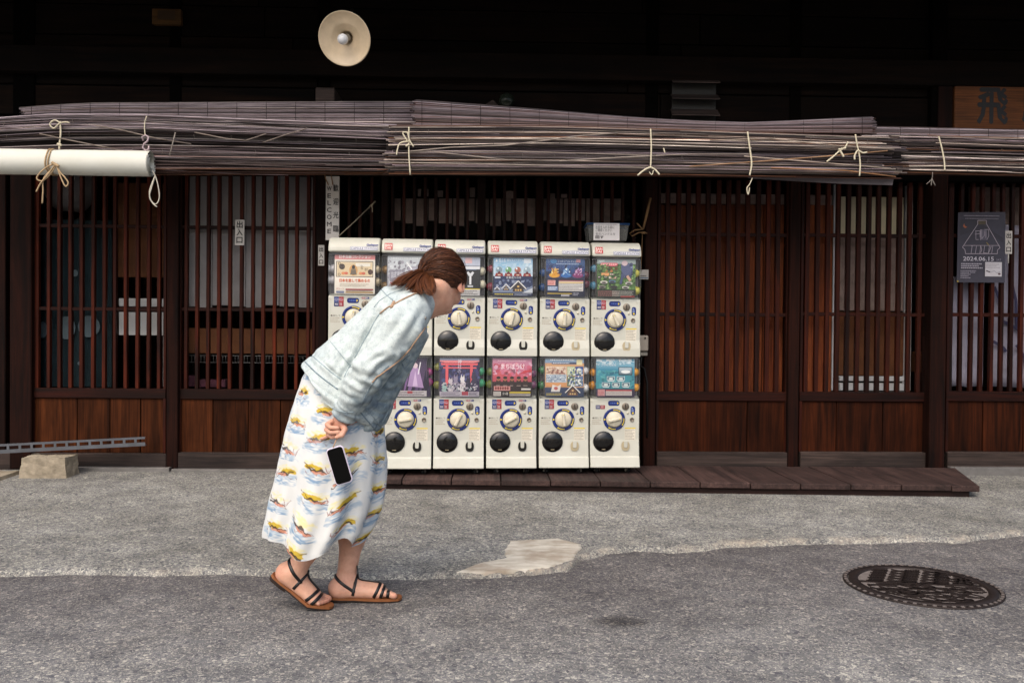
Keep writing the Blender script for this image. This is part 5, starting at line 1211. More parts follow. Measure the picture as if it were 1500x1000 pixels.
# rough stone
import bmesh
def rock(lo, hi, seed, cuts=5, amp=0.012):
    bm = bmesh.new(); bmesh.ops.create_cube(bm, size=1.0); bmesh.ops.subdivide_edges(bm, edges=bm.edges, cuts=cuts*3, use_grid_fill=True)
    c = [(a+b)/2 for a, b in zip(lo, hi)]; s_ = [b-a for a, b in zip(lo, hi)]
    for v in bm.verts:
        q = Vector((v.co.x*s_[0], v.co.y*s_[1], v.co.z*s_[2]))
        q.x *= 1-0.10*(v.co.z+0.5)*0.8
        d = noise.fractal(q*11+Vector((seed, 0, 0)), 0.9, 2.2, 4)
        nrm = Vector((v.co.x, v.co.y, v.co.z)).normalized()
        q += nrm*d*amp*1.6
        if v.co.z < -0.49: q.z = -s_[2]/2
        v.co = q+Vector(c)
    m_ = bpy.data.meshes.new('rock'); bm.to_mesh(m_); bm.free(); return m_
M['stone'] = plain('rough_granite', '#a89c88', 0.9, 0.45, 16, fine=0.6)
q0, q1 = P(26, 697, 5.14), P(99, 697, 5.14); zt = P(60, 668, 5.2).z
tag(obj('stone_block', rock((q0.x+0.004, 5.14, apron_z(5.14)), (q1.x-0.006, 5.30, zt), 3, 5, 0.007), M['stone']), 'rough hewn tan stone block carrying the steel rail', 'stone')
q0 = G(-60, 715, 0.05); q1 = G(12, 700, 0.05)
tag(obj('stone_slab', rock((q0.x-0.1, q0.y-0.1, apron_z(4.9)-0.03), (q1.x, q1.y+0.15, apron_z(4.9)+0.03), 9, 4, 0.006), M['stone']), 'flat stone slab at the left edge of the pavement', 'stone')
# manhole cover
mc = G(1349, 858, 0.004); pa = G(1229, 858, 0.004); Rm = 0.315
a = G(1228, 850, 0); b = G(1470, 872, 0); Rm = (b-a).length/2*0.985; mc = (a+b)/2; mc = G(1349.5, 857.5, 0.0)
t = thing('manhole_cover', 'round cast iron manhole cover with gables and waves in relief', 'manhole cover', mc)
M['iron'] = plain('dark_cast_iron', '#2a211e', 0.6, 0.35, 18, metal=0.25, fine=0.2)
M['dust'] = plain('grit_filled_recess', '#736a66', 0.9, 0.4, 30, fine=0.4)
mb = MB(); mb.lathe([(Rm, 0.001), (Rm, 0.005), (Rm*0.985, 0.006), (Rm*0.94, 0.006), (Rm*0.94, 0.0015)], (0, 0, 0), 'z', 72, caps=False); obj('frame_ring', mb.mesh(), M['iron'], t, local=True)
mb = MB(); mb.lathe([(Rm*0.925, 0.0015), (Rm*0.925, 0.0075), (Rm*0.80, 0.0075), (Rm*0.80, 0.003)], (0, 0, 0), 'z', 72, caps=False); obj('rim', mb.mesh(), M['iron'], t, local=True)
mb = MB(); mb.lathe([(Rm*0.81, 0.004), (0, 0.004)], (0, 0, 0), 'z', 72, smooth=False, caps=False); obj('base_plate', mb.mesh(), M['dust'], t, local=True)
mb = MB()
for k in range(54):
    an = 2*math.pi*k/54; cx_, cy_ = Rm*0.965*math.cos(an), Rm*0.965*math.sin(an); ta = Vector((-math.sin(an), math.cos(an), 0)); rd = Vector((math.cos(an), math.sin(an), 0)); c_ = Vector((cx_, cy_, 0))
    q = [c_+ta*s1*Rm*0.022+rd*s2*Rm*0.018 for s1, s2 in ((-1, -1), (1, -1), (1, 1), (-1, 1))]
    mb.add([(p.x, p.y, 0.0055) for p in q]+[(p.x, p.y, 0.0085) for p in q], [(4,5,6,7),(0,1,5,4),(1,2,6,5),(2,3,7,6),(3,0,4,7)])
obj('edge_studs', mb.mesh(), M['dust'], t, local=True); tag(t.children[-1], kind='stuff')
def strip(mb, pts, wd, z0=0.0042, z1=0.008):
    pts = [Vector((x*Rm, y*Rm, 0)) for x, y in pts]; V = []
    for i, p in enumerate(pts):
        d = (pts[min(i+1, len(pts)-1)]-pts[max(i-1, 0)]).normalized(); n_ = Vector((-d.y, d.x, 0))*wd*Rm/2
        if p.length > Rm*0.8: p = p*(Rm*0.8/p.length)
        for q in (p+n_, p-n_): V += [(q.x, q.y, z0), (q.x, q.y, z1)]
    F_ = []
    for i in range(len(pts)-1):
        o_ = 4*i; F_ += [(o_+1, o_+3, o_+7, o_+5), (o_, o_+1, o_+5, o_+4), (o_+2, o_+6, o_+7, o_+3)]
    mb.add(V, F_)
def inside(x, y): return x*x+y*y < 0.62
mb = MB()
for x0 in (-0.66, -0.22, 0.2):                # three dark storehouse walls, ribbed
    for k in range(6):
        x = x0+0.034*k
        strip(mb, [(x-0.02, 0.03), (x+0.12, 0.37), (x+0.26, 0.72)], 0.027)
    for k in range(5): strip(mb, [(x0-0.03+0.055*k, 0.10+0.13*k), (x0+0.20+0.055*k, 0.10+0.13*k)], 0.02)
for x0 in (-0.42, 0.02, 0.44):                # lattice of diamonds between them
    for k in range(5):
        y = 0.08+0.13*k
        strip(mb, [(x0+0.0+0.055*k, y), (x0+0.24+0.055*k, y+0.06)], 0.028); strip(mb, [(x0+0.03+0.055*k, y+0.11), (x0+0.22+0.055*k, y-0.06)], 0.028)
for k in range(3): strip(mb, [(0.5+0.1*k, 0.1), (0.62+0.06*k, 0.35)], 0.035); strip(mb, [(0.45, 0.1+0.12*k), (0.78, 0.02+0.12*k)], 0.035)
strip(mb, [(-0.8, 0.04), (0.8, 0.02)], 0.05)
obj('gable_relief', mb.mesh(), M['iron'], t, local=True)
mb = MB(); r = random.Random(4)
for k in range(21):                            # flowing water below
    y = -0.03-0.036*k
    pts = []
    for i in range(26):
        x = -0.8+1.6*i/25
        yy = y+0.05*math.sin(x*6+k*1.3)+0.035*math.sin(x*13+k*2.1)+0.02*math.sin(x*23+k)
        pts.append((x, yy))
    run = []
    for p in pts:
        if inside(*p) and noise.noise((p[0]*5, k*3.3, 2)) > -0.28: run.append(p)
        else:
            if len(run) > 2: strip(mb, run, r.uniform(.012, .028))
            run = []
    if len(run) > 2: strip(mb, run, r.uniform(.012, .028))
for (x, y, s) in ((-0.02, -0.14, 0.11), (-0.3, -0.42, 0.09), (0.38, -0.3, 0.1)):
    strip(mb, [(x+s*math.cos(a_)*1.3, y+s*math.sin(a_)) for a_ in np.linspace(0, 6.28, 18)], 0.04)
obj('wave_relief', mb.mesh(), M['iron'], t, local=True)
t.rotation_euler = (0, 0, math.radians(-8))
# ------------------------------------------------------------------ reed blinds
def reed_mat(name):
    m = mat(name, (0.3, 0.25, 0.22), 0.55, spec=0.35)
    a = N(m, 'ShaderNodeVertexColor', layer_name='Col'); v = coords(m, (3, 60, 60), False)
    n = noise_n(m, v, 1.5, 5, 0.65); n2 = noise_n(m, coords(m, (1, 1, 1), False), 1.6, 4, 0.6)
    c = mix(m, 0.8, a.outputs['Color'], ramp(m, n, [(0.3, '#77706e'), (0.62, '#ffffff')]), 'MULTIPLY')
    L(m, c, bsdf(m).inputs['Base Color']); return m
M['reed'] = reed_mat('dry_reed'); 
GREY = ['#7c6f72', '#8e8186', '#a0949a', '#5e5153', '#b8aca8', '#705c58', '#4a3c3a']
TAN = ['#9c8d86', '#c0b2a8', '#84757a', '#5c4b48', '#aa9a90', '#d2c5b8', '#8a7a80', '#7a5844']
def reed(mb, path, r, col, r_, n=5):
    m_ = len(path); kk = min(1.9, math.exp(r_.gauss(-0.2, 0.75))); b = [q*kk for q in rgb(col)[:3]]; cols = []
    for i in range(m_):
        k = r_.uniform(0.85, 1.12); cols.append((b[0]*k, b[1]*k, b[2]*k, 1))
    mb.tube(path, [r*(0.9+0.25*(i % 3 == 0)) for i in range(m_)], n, False, cols, flat=1.0)
def bundle(label, xa, xb, ytop, ybot, Y, count, pal, seed, group, taper=0.0, brown_low=True):
    """reeds gathered in a thick roll: ytop, ybot give its upper and lower outline as functions of the pixel column"""
    r = random.Random(seed)
    t = thing('reed_blind', label, 'reed blind', P((xa+xb)/2, ybot((xa+xb)/2), Y), 0, group)
    mb = MB(); NS = 16
    # outline of the section: s 0 (top, back) .. 1 (bottom, back), bulging to the street twice (two rolls pressed together)
    def sec(s):
        dep = 0.055*math.sin(math.pi*min(1, s*2.1) if s < 0.45 else math.pi*min(1, (1-s)*1.85))**0.8 if 0 < s < 1 else 0
        return dep
    for k in range(count):
        if r.random() < (0.6 if 0.27 < (k+0.5)/count < 0.50 else 0.22): continue
        s0 = (k+0.5)/count+r.gauss(0, 0.008)+0.010*math.sin(k*0.45); lay = r.random()
        drift = r.gauss(0, 0.035)+(r.choice([-1, 1])*r.uniform(.05, .22) if r.random() < 0.13 else 0)
        x0 = xa+r.uniform(0, 20) if r.random() < 0.8 else xa+r.uniform(0, 0.3)*(xb-xa)
        x1 = xb-r.uniform(-6, 34) if r.random() < 0.8 else xb-r.uniform(0, 0.3)*(xb-xa)
        ph = r.uniform(0, 6); amp = r.uniform(0.004, 0.022); path = []
        for i in range(NS):
            u = i/(NS-1); px = x0+(x1-x0)*u
            s = s0+drift*(u-0.5)+amp*math.sin(u*5+ph)
            s = min(0.995, max(0.005, s))
            y = ytop(px)+(ybot(px)-ytop(px))*s
            path.append(P(px, y, Y-sec(s)+0.040*lay+(0.02 if s in (0.995, 0.005) else 0)))
        c = r.choice(pal)
        if brown_low and s0 > 0.9: c = r.choice(['#5a3a28', '#6b4630', '#4a3026'])
        reed(mb, path, r.choice([r.uniform(.0015, .0024), r.uniform(.0018, .0028), r.uniform(.0026, .0044)]), c, r)
    o = obj('reeds', mb.mesh(), M['reed'], t); tag(o, kind='stuff')
    # core painted dark to put shade into the gaps between the reeds
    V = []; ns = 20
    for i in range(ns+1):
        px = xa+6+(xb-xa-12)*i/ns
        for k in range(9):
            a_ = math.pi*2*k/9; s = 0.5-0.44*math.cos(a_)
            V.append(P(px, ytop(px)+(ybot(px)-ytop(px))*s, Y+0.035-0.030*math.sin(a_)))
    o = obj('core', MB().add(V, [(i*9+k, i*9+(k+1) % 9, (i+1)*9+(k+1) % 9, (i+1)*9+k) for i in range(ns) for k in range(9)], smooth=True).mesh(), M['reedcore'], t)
    # thread windings in rows along the reeds
    mb = MB(); px = xa+25
    while px < xb-15:
        for s in (0.08, 0.3, 0.55, 0.8):
            if r.random() < 0.6:
                q = px+r.uniform(-6, 6); y = ytop(q)+(ybot(q)-ytop(q))*s; pts = []
                for j in range(4):
                    ss = s+0.03*j; pts.append(P(q+0.8*j*r.uniform(-1, 1), ytop(q)+(ybot(q)-ytop(q))*ss, Y-sec(ss)-0.006))
                mb.tube(pts, 0.0011, 4)
        px += 46
    tag(obj('binding_thread', mb.mesh(), M['thread'], t), kind='stuff')
    return t
M['reedcore'] = mat('gap_shade_and_weft', '#160f0d', 0.95); M['thread'] = plain('old_thread', '#77706a', 0.9, 0.3, 50); M['white_cord'] = plain('white_tie_cord', '#d6cdb4', 0.8, 0.15, 60); M['tan_cord'] = plain('tan_tie_cord', '#b59b78', 0.85, 0.2, 60)
def mat_sheet(label, xa, xb, ylo, yup, Y0, Y1, n, pal, seed, group):
    """a flat reed mat lying back against the eave: ylo the front (lower) edge, yup the rear edge in the picture"""
    r = random.Random(seed); t = thing('reed_mat', label, 'reed mat', P((xa+xb)/2, ylo((xa+xb)/2), Y0), 0, group); mb = MB()
    for k in range(n):
        s = k/(n-1); path = []; j = r.gauss(0, .006)
        x0, x1 = xa+r.uniform(0, 10), xb-r.uniform(0, 10)
        for i in range(12):
            px = x0+(x1-x0)*i/11; ss = s+j*math.sin(i*0.6); y = ylo(px)+(yup(px)-ylo(px))*ss
            path.append(P(px, y, Y0+(Y1-Y0)*s+r.uniform(-.002, .002)))
        reed(mb, path, r.uniform(.0020, .0036), r.choice(pal), r, 5)
    tag(obj('reeds', mb.mesh(), M['reed'], t), kind='stuff')
    mb = MB(); px = xa+18
    while px < xb-10:
        pts = [P(px, ylo(px)+(yup(px)-ylo(px))*s, Y0+(Y1-Y0)*s-0.0055) for s in (0, .25, .5, .75, 1)]; mb.tube(pts, 0.0016, 4); px += 43
    tag(obj('weft_thread', mb.mesh(), M['reedcore'], t), kind='stuff'); return t
def f(pts):
    xs = [p[0] for p in pts]; ys = [p[1] for p in pts]
    return lambda x: float(np.interp(x, xs, ys))
RY0 = 4.92
mat_sheet('dusky reed mat lying back above the left blind', 28, 615, f([(28, 186), (400, 190), (620, 192)]), f([(28, 158), (120, 151), (400, 150), (620, 149)]), RY0, RY0+0.2, 48, GREY, 1, 'flat reed mats above the blinds')
mat_sheet('reed mat that narrows to the right above the middle blind', 600, 1285, f([(600, 190), (900, 190), (1285, 196)]), f([(600, 146), (760, 158), (900, 170), (1000, 177), (1110, 180), (1200, 175), (1285, 171)]), RY0+0.005, RY0+0.2, 48, GREY+['#5c3f38', '#6d4a40'], 2, 'flat reed mats above the blinds')
mat_sheet('reed mat below the brown signboard', 1258, 1560, f([(1258, 200), (1560, 204)]), f([(1258, 185), (1500, 190), (1560, 192)]), RY0, RY0+0.16, 16, GREY, 3, 'flat reed mats above the blinds')
lt, lb = f([(-60, 178), (0, 172), (80, 167), (200, 168), (400, 176), (600, 184)]), f([(-60, 256), (600, 257)])
bl = bundle('long grey reed blind behind the white roll at the left', -60, 600, lt, lb, RY0, 150, GREY, 11, 'rolled reed blinds')
mt_, mb_2 = f([(562, 184), (800, 184), (1000, 190), (1200, 197), (1325, 201)]), f([(562, 256), (900, 258), (1100, 260), (1325, 262)])
bm_ = bundle('tan middle reed blind tied with white cords above the machines', 560, 1326, mt_, mb_2, RY0-0.04, 165, TAN+GREY[:3], 12, 'rolled reed blinds')
rt, rb = f([(1285, 196), (1400, 199), (1580, 204)]), f([(1285, 255), (1400, 257), (1580, 260)])
brr = bundle('reed blind running out of the frame below the signboard', 1300, 1580, rt, rb, RY0, 140, TAN+GREY, 13, 'rolled reed blinds')
# grey cloth edge that shows under the middle blind
q = [P(1090, 258, RY0), P(1310, 260, RY0), P(1308, 271, RY0), P(1235, 269, RY0), P(1100, 261, RY0)]
obj('under_sheet', fix_normals(MB().prism([(p.x, p.z) for p in q], RY0+0.005, RY0+0.015).mesh()), plain('grey_undersheet', '#6b6468', 0.9, 0.2, 12), bm_)
# stray canes crossing the blinds
def stray(par, pts, Y, col='#8f8278'):
    mb = MB(); mb.tube([P(x, y, Y) for x, y in pts], 0.0035, 5, False, col); obj('loose_cane', mb.mesh(), M['reed'], par)
stray(bl, [(58, 196), (90, 203), (140, 213), (188, 222)], RY0-0.07); stray(bl, [(140, 184), (180, 191), (230, 203), (280, 211)], RY0-0.065); stray(bl, [(285, 194), (330, 203), (360, 206), (390, 196)], RY0-0.066); stray(bl, [(385, 209), (420, 197), (450, 188)], RY0-0.066); stray(bl, [(248, 229), (253, 210), (257, 194)], RY0-0.07, '#a39a90')
stray(bm_, [(600, 222), (660, 216), (740, 213), (790, 207), (850, 199), (905, 195)], RY0-0.105, '#a89c92'); stray(bm_, [(560, 226), (640, 222), (760, 222), (960, 228)], RY0-0.1, '#9b8f86'); stray(bm_, [(630, 222), (740, 234), (830, 236)], RY0-0.1, '#9b8f86'); stray(bm_, [(820, 236), (920, 230), (1010, 226), (1100, 226)], RY0-0.1, '#a89c92'); stray(bm_, [(555, 238), (700, 240), (940, 246)], RY0-0.1, '#a89c92')
stray(bm_, [(1040, 206), (1130, 203), (1230, 214), (1310, 219)], RY0-0.1, '#b3a395'); stray(bm_, [(1010, 244), (1120, 236), (1210, 229), (1300, 221)], RY0-0.1, '#b08a68'); stray(bm_, [(1090, 229), (1200, 238), (1305, 247)], RY0-0.1, '#b3a395'); stray(bm_, [(1130, 246), (1240, 250), (1312, 259)], RY0-0.1, '#a87b56')
# ties
def cord(par, pts, Y, r=0.0042, m='white_cord'):
    mb = MB(); P_ = [P(p[0], p[1], Y-(p[2] if len(p) > 2 else 0)) for p in pts]
    # smooth the path
    sm = []
    for i in range(len(P_)-1):
        a_, b_, c_, d_ = P_[max(i-1, 0)], P_[i], P_[i+1], P_[min(i+2, len(P_)-1)]
        for k in range(5):
            u = k/5; sm.append(0.5*((2*b_)+(c_-a_)*u+(2*a_-5*b_+4*c_-d_)*u*u+(3*b_-a_-3*c_+d_)*u**3))
    sm.append(P_[-1]); mb.tube(sm, r, 6); return obj('tie_cord', mb.mesh(), M[m], par)
Yc = RY0-0.062; Ym = RY0-0.105
cord(bl, [(88, 178), (89, 195), (87, 212), (87, 219)], Yc, 0.005)
cord(bl, [(88, 180), (80, 176), (73, 182), (79, 188), (87, 181), (95, 179), (102, 180)], Yc-0.006); cord(bl, [(84, 211), (90, 213)], Yc-0.004, 0.007)
cord(bl, [(215, 170), (212, 180), (212, 192), (213, 199)], Yc, 0.0032)
mb = MB(); pts = [P(x, y, Yc-0.004) for x, y in ((210, 206), (208, 201), (213, 198), (218, 201), (216, 207), (211, 211), (209, 216), (213, 221), (218, 219), (218, 214))]
mb.tube(pts, 0.0055, 6); obj('hook', mb.mesh(), plain('pinkish_wire', '#b5a2a8', 0.4, 0.1, metal=0.3), bl)
cord(bl, [(433, 203), (434, 225), (437, 248)], Yc, 0.003, 'rubber_c') if False else None
cord(bm_, [(599, 186), (599, 205), (599, 225), (601, 256)], Ym, 0.0042); cord(bm_, [(597, 207), (590, 195), (597, 195), (600, 206), (606, 215)], Ym-0.006); cord(bm_, [(598, 207), (586, 210), (582, 220), (581, 227)], Ym-0.006); cord(bm_, [(594, 214), (599, 212)], Ym-0.004, 0.006)
cord(bm_, [(953, 189), (954, 215), (953, 246)], Ym, 0.0045); cord(bm_, [(953, 245), (944, 249), (934, 257)], Ym-0.004, 0.005); cord(bm_, [(953, 245), (960, 249), (966, 256)], Ym-0.004, 0.005); cord(bm_, [(951, 252), (955, 256), (957, 250)], Ym-0.003, 0.003)
cord(bm_, [(1095, 193), (1098, 215), (1101, 240), (1098, 257)], Ym, 0.0048); cord(bm_, [(1102, 261), (1098, 270), (1094, 276), (1096, 285), (1098, 275)], Ym+0.04, 0.003)
cord(bm_, [(1253, 197), (1256, 215), (1258, 222), (1260, 240), (1259, 258)], Ym, 0.0042); cord(bm_, [(1256, 220), (1252, 228), (1252, 234)], Ym-0.005, 0.005); cord(bm_, [(1257, 220), (1264, 224), (1270, 223)], Ym-0.005, 0.0045)
cord(bm_, [(1242, 208), (1238, 216), (1230, 221), (1220, 230), (1211, 237)], Ym-0.004, 0.0045); cord(bm_, [(1230, 220), (1236, 230)], Ym-0.005, 0.006); cord(bm_, [(1228, 219), (1239, 217)], Ym-0.005, 0.005)
cord(bm_, [(972, 217), (974, 224)], Ym-0.004, 0.004)
cord(brr, [(1375, 200), (1379, 215), (1383, 235), (1384, 250)], Yc, 0.0045); cord(brr, [(1366, 252), (1365, 262), (1357, 270)], Yc, 0.0025, 'thread'); cord(brr, [(1365, 262), (1364, 272)], Yc, 0.003, 'thread'); cord(brr, [(1365, 262), (1370, 272)], Yc, 0.003, 'thread')
# white rolled cloth at the left
Yq = RY0-0.09
t = thing('rolled_banner', 'white rolled cloth banner tied with tan cord, upper left', 'banner', P(80, 256, Yq))
M['cloth'] = plain('white_canvas', '#dcdcd2', 0.8, 0.08, 4)
pts = [(-80, 236), (0, 237), (60, 238.5), (85, 238.5), (140, 238.5), (221, 240)]; rr_ = [18.5, 18.5, 18.7, 18.2, 18.5, 18]
mb = MB(); xs_ = np.linspace(-80, 221, 40); path = []; rad = []
for x in xs_:
    y = np.interp(x, [-80, 0, 221], [235.5, 236.5, 240]); path.append(P(x, y, Yq)); rad.append((18.2-0.9*math.exp(-((x-84)/12)**2))/FPX*Yq)
mb.tube(path, rad, 32, cap=False); obj('roll', mb.mesh(), M['cloth'], t)
# spiral end of the roll
c = path[-1]; ax_ = (path[-1]-path[-2]).normalized(); mb = MB(); V = []; Fc = []; nS = 90
u1 = Vector((0, 0, 1)); u2 = ax_.cross(u1).normalized()
for i in range(nS+1):
    a_ = i/nS*math.pi*2*3; rr = rad[-1]*(1.0-0.75*i/nS)
    p = c+u1*rr*math.cos(a_)+u2*rr*math.sin(a_); V += [p+ax_*0.003, p-ax_*0.10]
obj('roll_end', MB().add(V, [(2*i, 2*i+1, 2*i+3, 2*i+2) for i in range(nS)], smooth=True).mesh(), M['cloth'], t)
def ring_cord(par, px, r_, m='tan_cord'):
    mb = MB(); c_ = P(px, np.interp(px, [-80, 0, 221], [235.5, 236.5, 240]), Yq); R_ = 18.2/FPX*Yq+0.001
    mb.tube([c_+Vector((0.004*math.sin(a_*3), R_*math.cos(a_), R_*math.sin(a_))) for a_ in np.linspace(0, 6.28, 28)[:-1]], r_, 6, True); return obj('tie_cord', mb.mesh(), M[m], par)
ring_cord(t, 80, 0.0042); ring_cord(t, 76, 0.0042)
Yb = Yq-0.085
cord(t, [(82, 240), (70, 244), (58, 254), (54, 262), (62, 265), (72, 257), (82, 243)], Yb, 0.0042, 'tan_cord'); cord(t, [(83, 240), (88, 252), (95, 260), (100, 268), (96, 273), (90, 262), (84, 246)], Yb, 0.0042, 'tan_cord')
cord(t, [(80, 242), (70, 256), (60, 268), (53, 281)], Yb-0.004, 0.0042, 'tan_cord'); cord(t, [(80, 244), (64, 262), (63, 280), (62, 298)], Yb+0.004, 0.004, 'tan_cord'); cord(t, [(76, 238), (86, 244)], Yb-0.004, 0.009, 'tan_cord')
cord(t, [(223, 249), (229, 262), (233, 280), (233, 292), (228, 299), (221, 293), (219, 280), (224, 265), (227, 258)], Yq-0.02, 0.0032, 'cotton'); cord(t, [(227, 258), (222, 275), (219, 288), (224, 298), (230, 303)], Yq-0.022, 0.0032, 'cotton')
# ------------------------------------------------------------------ the woman
class Field:
    """a distance field on a grid, turned into one continuous skin"""
    def __init__(s, lo, hi, h):
        s.lo = np.array(lo, float); s.h = h; s.n = np.ceil((np.array(hi)-s.lo)/h).astype(int)+1
        s.D = np.full(tuple(s.n), 0.3, np.float32)
    def put(s, lo, hi, fn, k=0.012, cut=False):
        lo = np.array(lo)-0.04-k; hi = np.array(hi)+0.04+k
        a = np.maximum(0, np.floor((lo-s.lo)/s.h).astype(int)); b = np.minimum(s.n, np.ceil((hi-s.lo)/s.h).astype(int)+1)
        if (b <= a).any(): return
        ax = [s.lo[i]+s.h*np.arange(a[i], b[i]) for i in range(3)]
        X, Y, Z = np.meshgrid(*ax, indexing='ij', sparse=False)
        d = fn(X, Y, Z).astype(np.float32); sl = tuple(slice(a[i], b[i]) for i in range(3)); o = s.D[sl]
        if cut: d = -d; hh = np.clip(0.5-0.5*(o-d)/k, 0, 1) if False else np.clip(0.5+0.5*(d-o)/k, 0, 1); s.D[sl] = o+(d-o)*hh+k*hh*(1-hh)
        else: hh = np.clip(0.5+0.5*(o-d)/k, 0, 1); s.D[sl] = o+(d-o)*hh-k*hh*(1-hh)
    def cap(s, a, b, ra, rb=None, k=0.012, sq=None):
        a = np.array(a, float); b = np.array(b, float); rb = ra if rb is None else rb; ab = b-a; L2 = max(1e-9, ab@ab); R_ = max(ra, rb)
        def fn(X, Y, Z):
            t = np.clip(((X-a[0])*ab[0]+(Y-a[1])*ab[1]+(Z-a[2])*ab[2])/L2, 0, 1)
            return np.sqrt((X-a[0]-t*ab[0])**2+(Y-a[1]-t*ab[1])**2+(Z-a[2]-t*ab[2])**2)-(ra+(rb-ra)*t)
        s.put(np.minimum(a, b)-R_, np.maximum(a, b)+R_, fn, k)
    def ell(s, c, axes, r, k=0.012, cut=False, clip=None):
        c = np.array(c, float); A = np.array([np.array(x, float)/np.linalg.norm(x) for x in axes]); r = np.array(r, float); R_ = r.max()
        def fn(X, Y, Z):
            q = [(X-c[0])*A[i][0]+(Y-c[1])*A[i][1]+(Z-c[2])*A[i][2] for i in range(3)]
            k0 = np.sqrt(sum((q[i]/r[i])**2 for i in range(3))); k1 = np.sqrt(sum((q[i]/r[i]**2)**2 for i in range(3)))+1e-9
            d = k0*(k0-1)/k1
            if clip is not None: d = np.maximum(d, clip(X, Y, Z))
            return d
        s.put(c-R_, c+R_, fn, k, cut)
    def loft(s, secs, lat, k=0.012, power=2.0):
        """sections (centre, half depth, half width); lat: direction of the width"""
        C_ = np.array([x[0] for x in secs], float); ra = np.array([x[1] for x in secs]); rb = np.array([x[2] for x in secs])
        lat = np.array(lat, float); seg = np.linalg.norm(np.diff(C_, axis=0), axis=1); T = np.concatenate([[0], np.cumsum(seg)])
        def fn(X, Y, Z):
            best = np.full(X.shape, 9.0, np.float32); bt = np.zeros(X.shape); 
            for i in range(len(C_)-1):
                ab = C_[i+1]-C_[i]; L2 = ab@ab
                t = np.clip(((X-C_[i][0])*ab[0]+(Y-C_[i][1])*ab[1]+(Z-C_[i][2])*ab[2])/L2, 0, 1)
                dd = (X-C_[i][0]-t*ab[0])**2+(Y-C_[i][1]-t*ab[1])**2+(Z-C_[i][2]-t*ab[2])**2
                m_ = dd < best; best = np.where(m_, dd, best); bt = np.where(m_, i+t, bt)
            ii = np.arange(len(C_)); A_ = np.interp(bt, ii, ra); B_ = np.interp(bt, ii, rb)
            cx_ = [np.interp(bt, ii, C_[:, j]) for j in range(3)]
            d0 = [X-cx_[0], Y-cx_[1], Z-cx_[2]]; w_ = d0[0]*lat[0]+d0[1]*lat[1]+d0[2]*lat[2]
            rest = np.sqrt(np.maximum(0, d0[0]**2+d0[1]**2+d0[2]**2-w_**2))
            return (((np.abs(w_)/B_)**power+(rest/A_)**power)**(1/power)-1)*np.minimum(A_, B_)
        R_ = max(ra.max(), rb.max()); s.put(C_.min(0)-R_, C_.max(0)+R_, fn, k)
    def mesh(s):
        D = s.D; h = s.h; ins = D < 0
        c8 = [ins[i:D.shape[0]-1+i, j:D.shape[1]-1+j, k:D.shape[2]-1+k] for i in (0, 1) for j in (0, 1) for k in (0, 1)]
        cnt = sum(x.astype(np.int8) for x in c8); cells = np.argwhere((cnt > 0) & (cnt < 8))
        ids = -np.ones(tuple(np.array(D.shape)-1), np.int64); ids[tuple(cells.T)] = np.arange(len(cells))
        offs = np.array([(i, j, k) for i in (0, 1) for j in (0, 1) for k in (0, 1)])
        val = np.stack([D[tuple((cells+o).T)] for o in offs], 1)
        acc = np.zeros((len(cells), 3)); n_ = np.zeros(len(cells))
        for a in range(8):
            for b in range(a+1, 8):
                if np.abs(offs[a]-offs[b]).sum() != 1: continue
                m_ = (val[:, a] < 0) != (val[:, b] < 0); t = val[:, a]/(val[:, a]-val[:, b]+1e-12)
                p = offs[a]+(offs[b]-offs[a])*t[:, None]; acc[m_] += p[m_]; n_[m_] += 1
        V = s.lo+h*(cells+acc/np.maximum(n_, 1)[:, None]); Fs = []
        for ax in range(3):
            sl0 = [slice(None)]*3; sl1 = [slice(None)]*3; sl0[ax] = slice(0, -1); sl1[ax] = slice(1, None)
            x = ins[tuple(sl0)]; y = ins[tuple(sl1)]; E_ = np.argwhere(x != y); u, v_ = [(1, 2), (2, 0), (0, 1)][ax]
            E_ = E_[(E_[:, u] > 0) & (E_[:, v_] > 0) & (E_[:, u] < D.shape[u]-1) & (E_[:, v_] < D.shape[v_]-1)]
            du = np.zeros(3, int); du[u] = 1; dv_ = np.zeros(3, int); dv_[v_] = 1
            q = np.stack([ids[tuple((E_-du-dv_).T)], ids[tuple((E_-dv_).T)], ids[tuple(E_.T)], ids[tuple((E_-du).T)]], 1)
            fl_ = ~x[tuple(E_.T)]; q[fl_] = q[fl_][:, ::-1]; Fs.append(q)
        return V, np.concatenate(Fs)
def np_mesh(V, Fq, cols=None, smooth=True):
    m = bpy.data.meshes.new('m'); nV, nF = len(V), len(Fq)
    m.vertices.add(nV); m.vertices.foreach_set('co', np.asarray(V, np.float32).ravel())
    k = Fq.shape[1]; m.loops.add(nF*k); m.loops.foreach_set('vertex_index', np.asarray(Fq, np.int32).ravel())
    m.polygons.add(nF); m.polygons.foreach_set('loop_start', np.arange(0, nF*k, k, dtype=np.int32)); m.polygons.foreach_set('loop_total', np.full(nF, k, np.int32))
    m.polygons.foreach_set('use_smooth', np.full(nF, smooth, bool)); m.update(calc_edges=True)
    if cols is not None:
        a = m.color_attributes.new('Col', 'FLOAT_COLOR', 'POINT'); c4 = np.ones((nV, 4), np.float32); c4[:, :3] = cols; a.data.foreach_set('color', c4.ravel())
    m.validate(); return m
def relax(V, Fq, it=2, f=0.5):
    e = np.concatenate([Fq[:, [0, 1]], Fq[:, [1, 2]], Fq[:, [2, 3]], Fq[:, [3, 0]]]); V = V.copy()
    for _ in range(it):
        acc = np.zeros_like(V); n_ = np.zeros(len(V)); np.add.at(acc, e[:, 0], V[e[:, 1]]); np.add.at(acc, e[:, 1], V[e[:, 0]]); np.add.at(n_, e[:, 0], 1); np.add.at(n_, e[:, 1], 1)
        V = V+f*(acc/np.maximum(n_, 1)[:, None]-V)
    return V
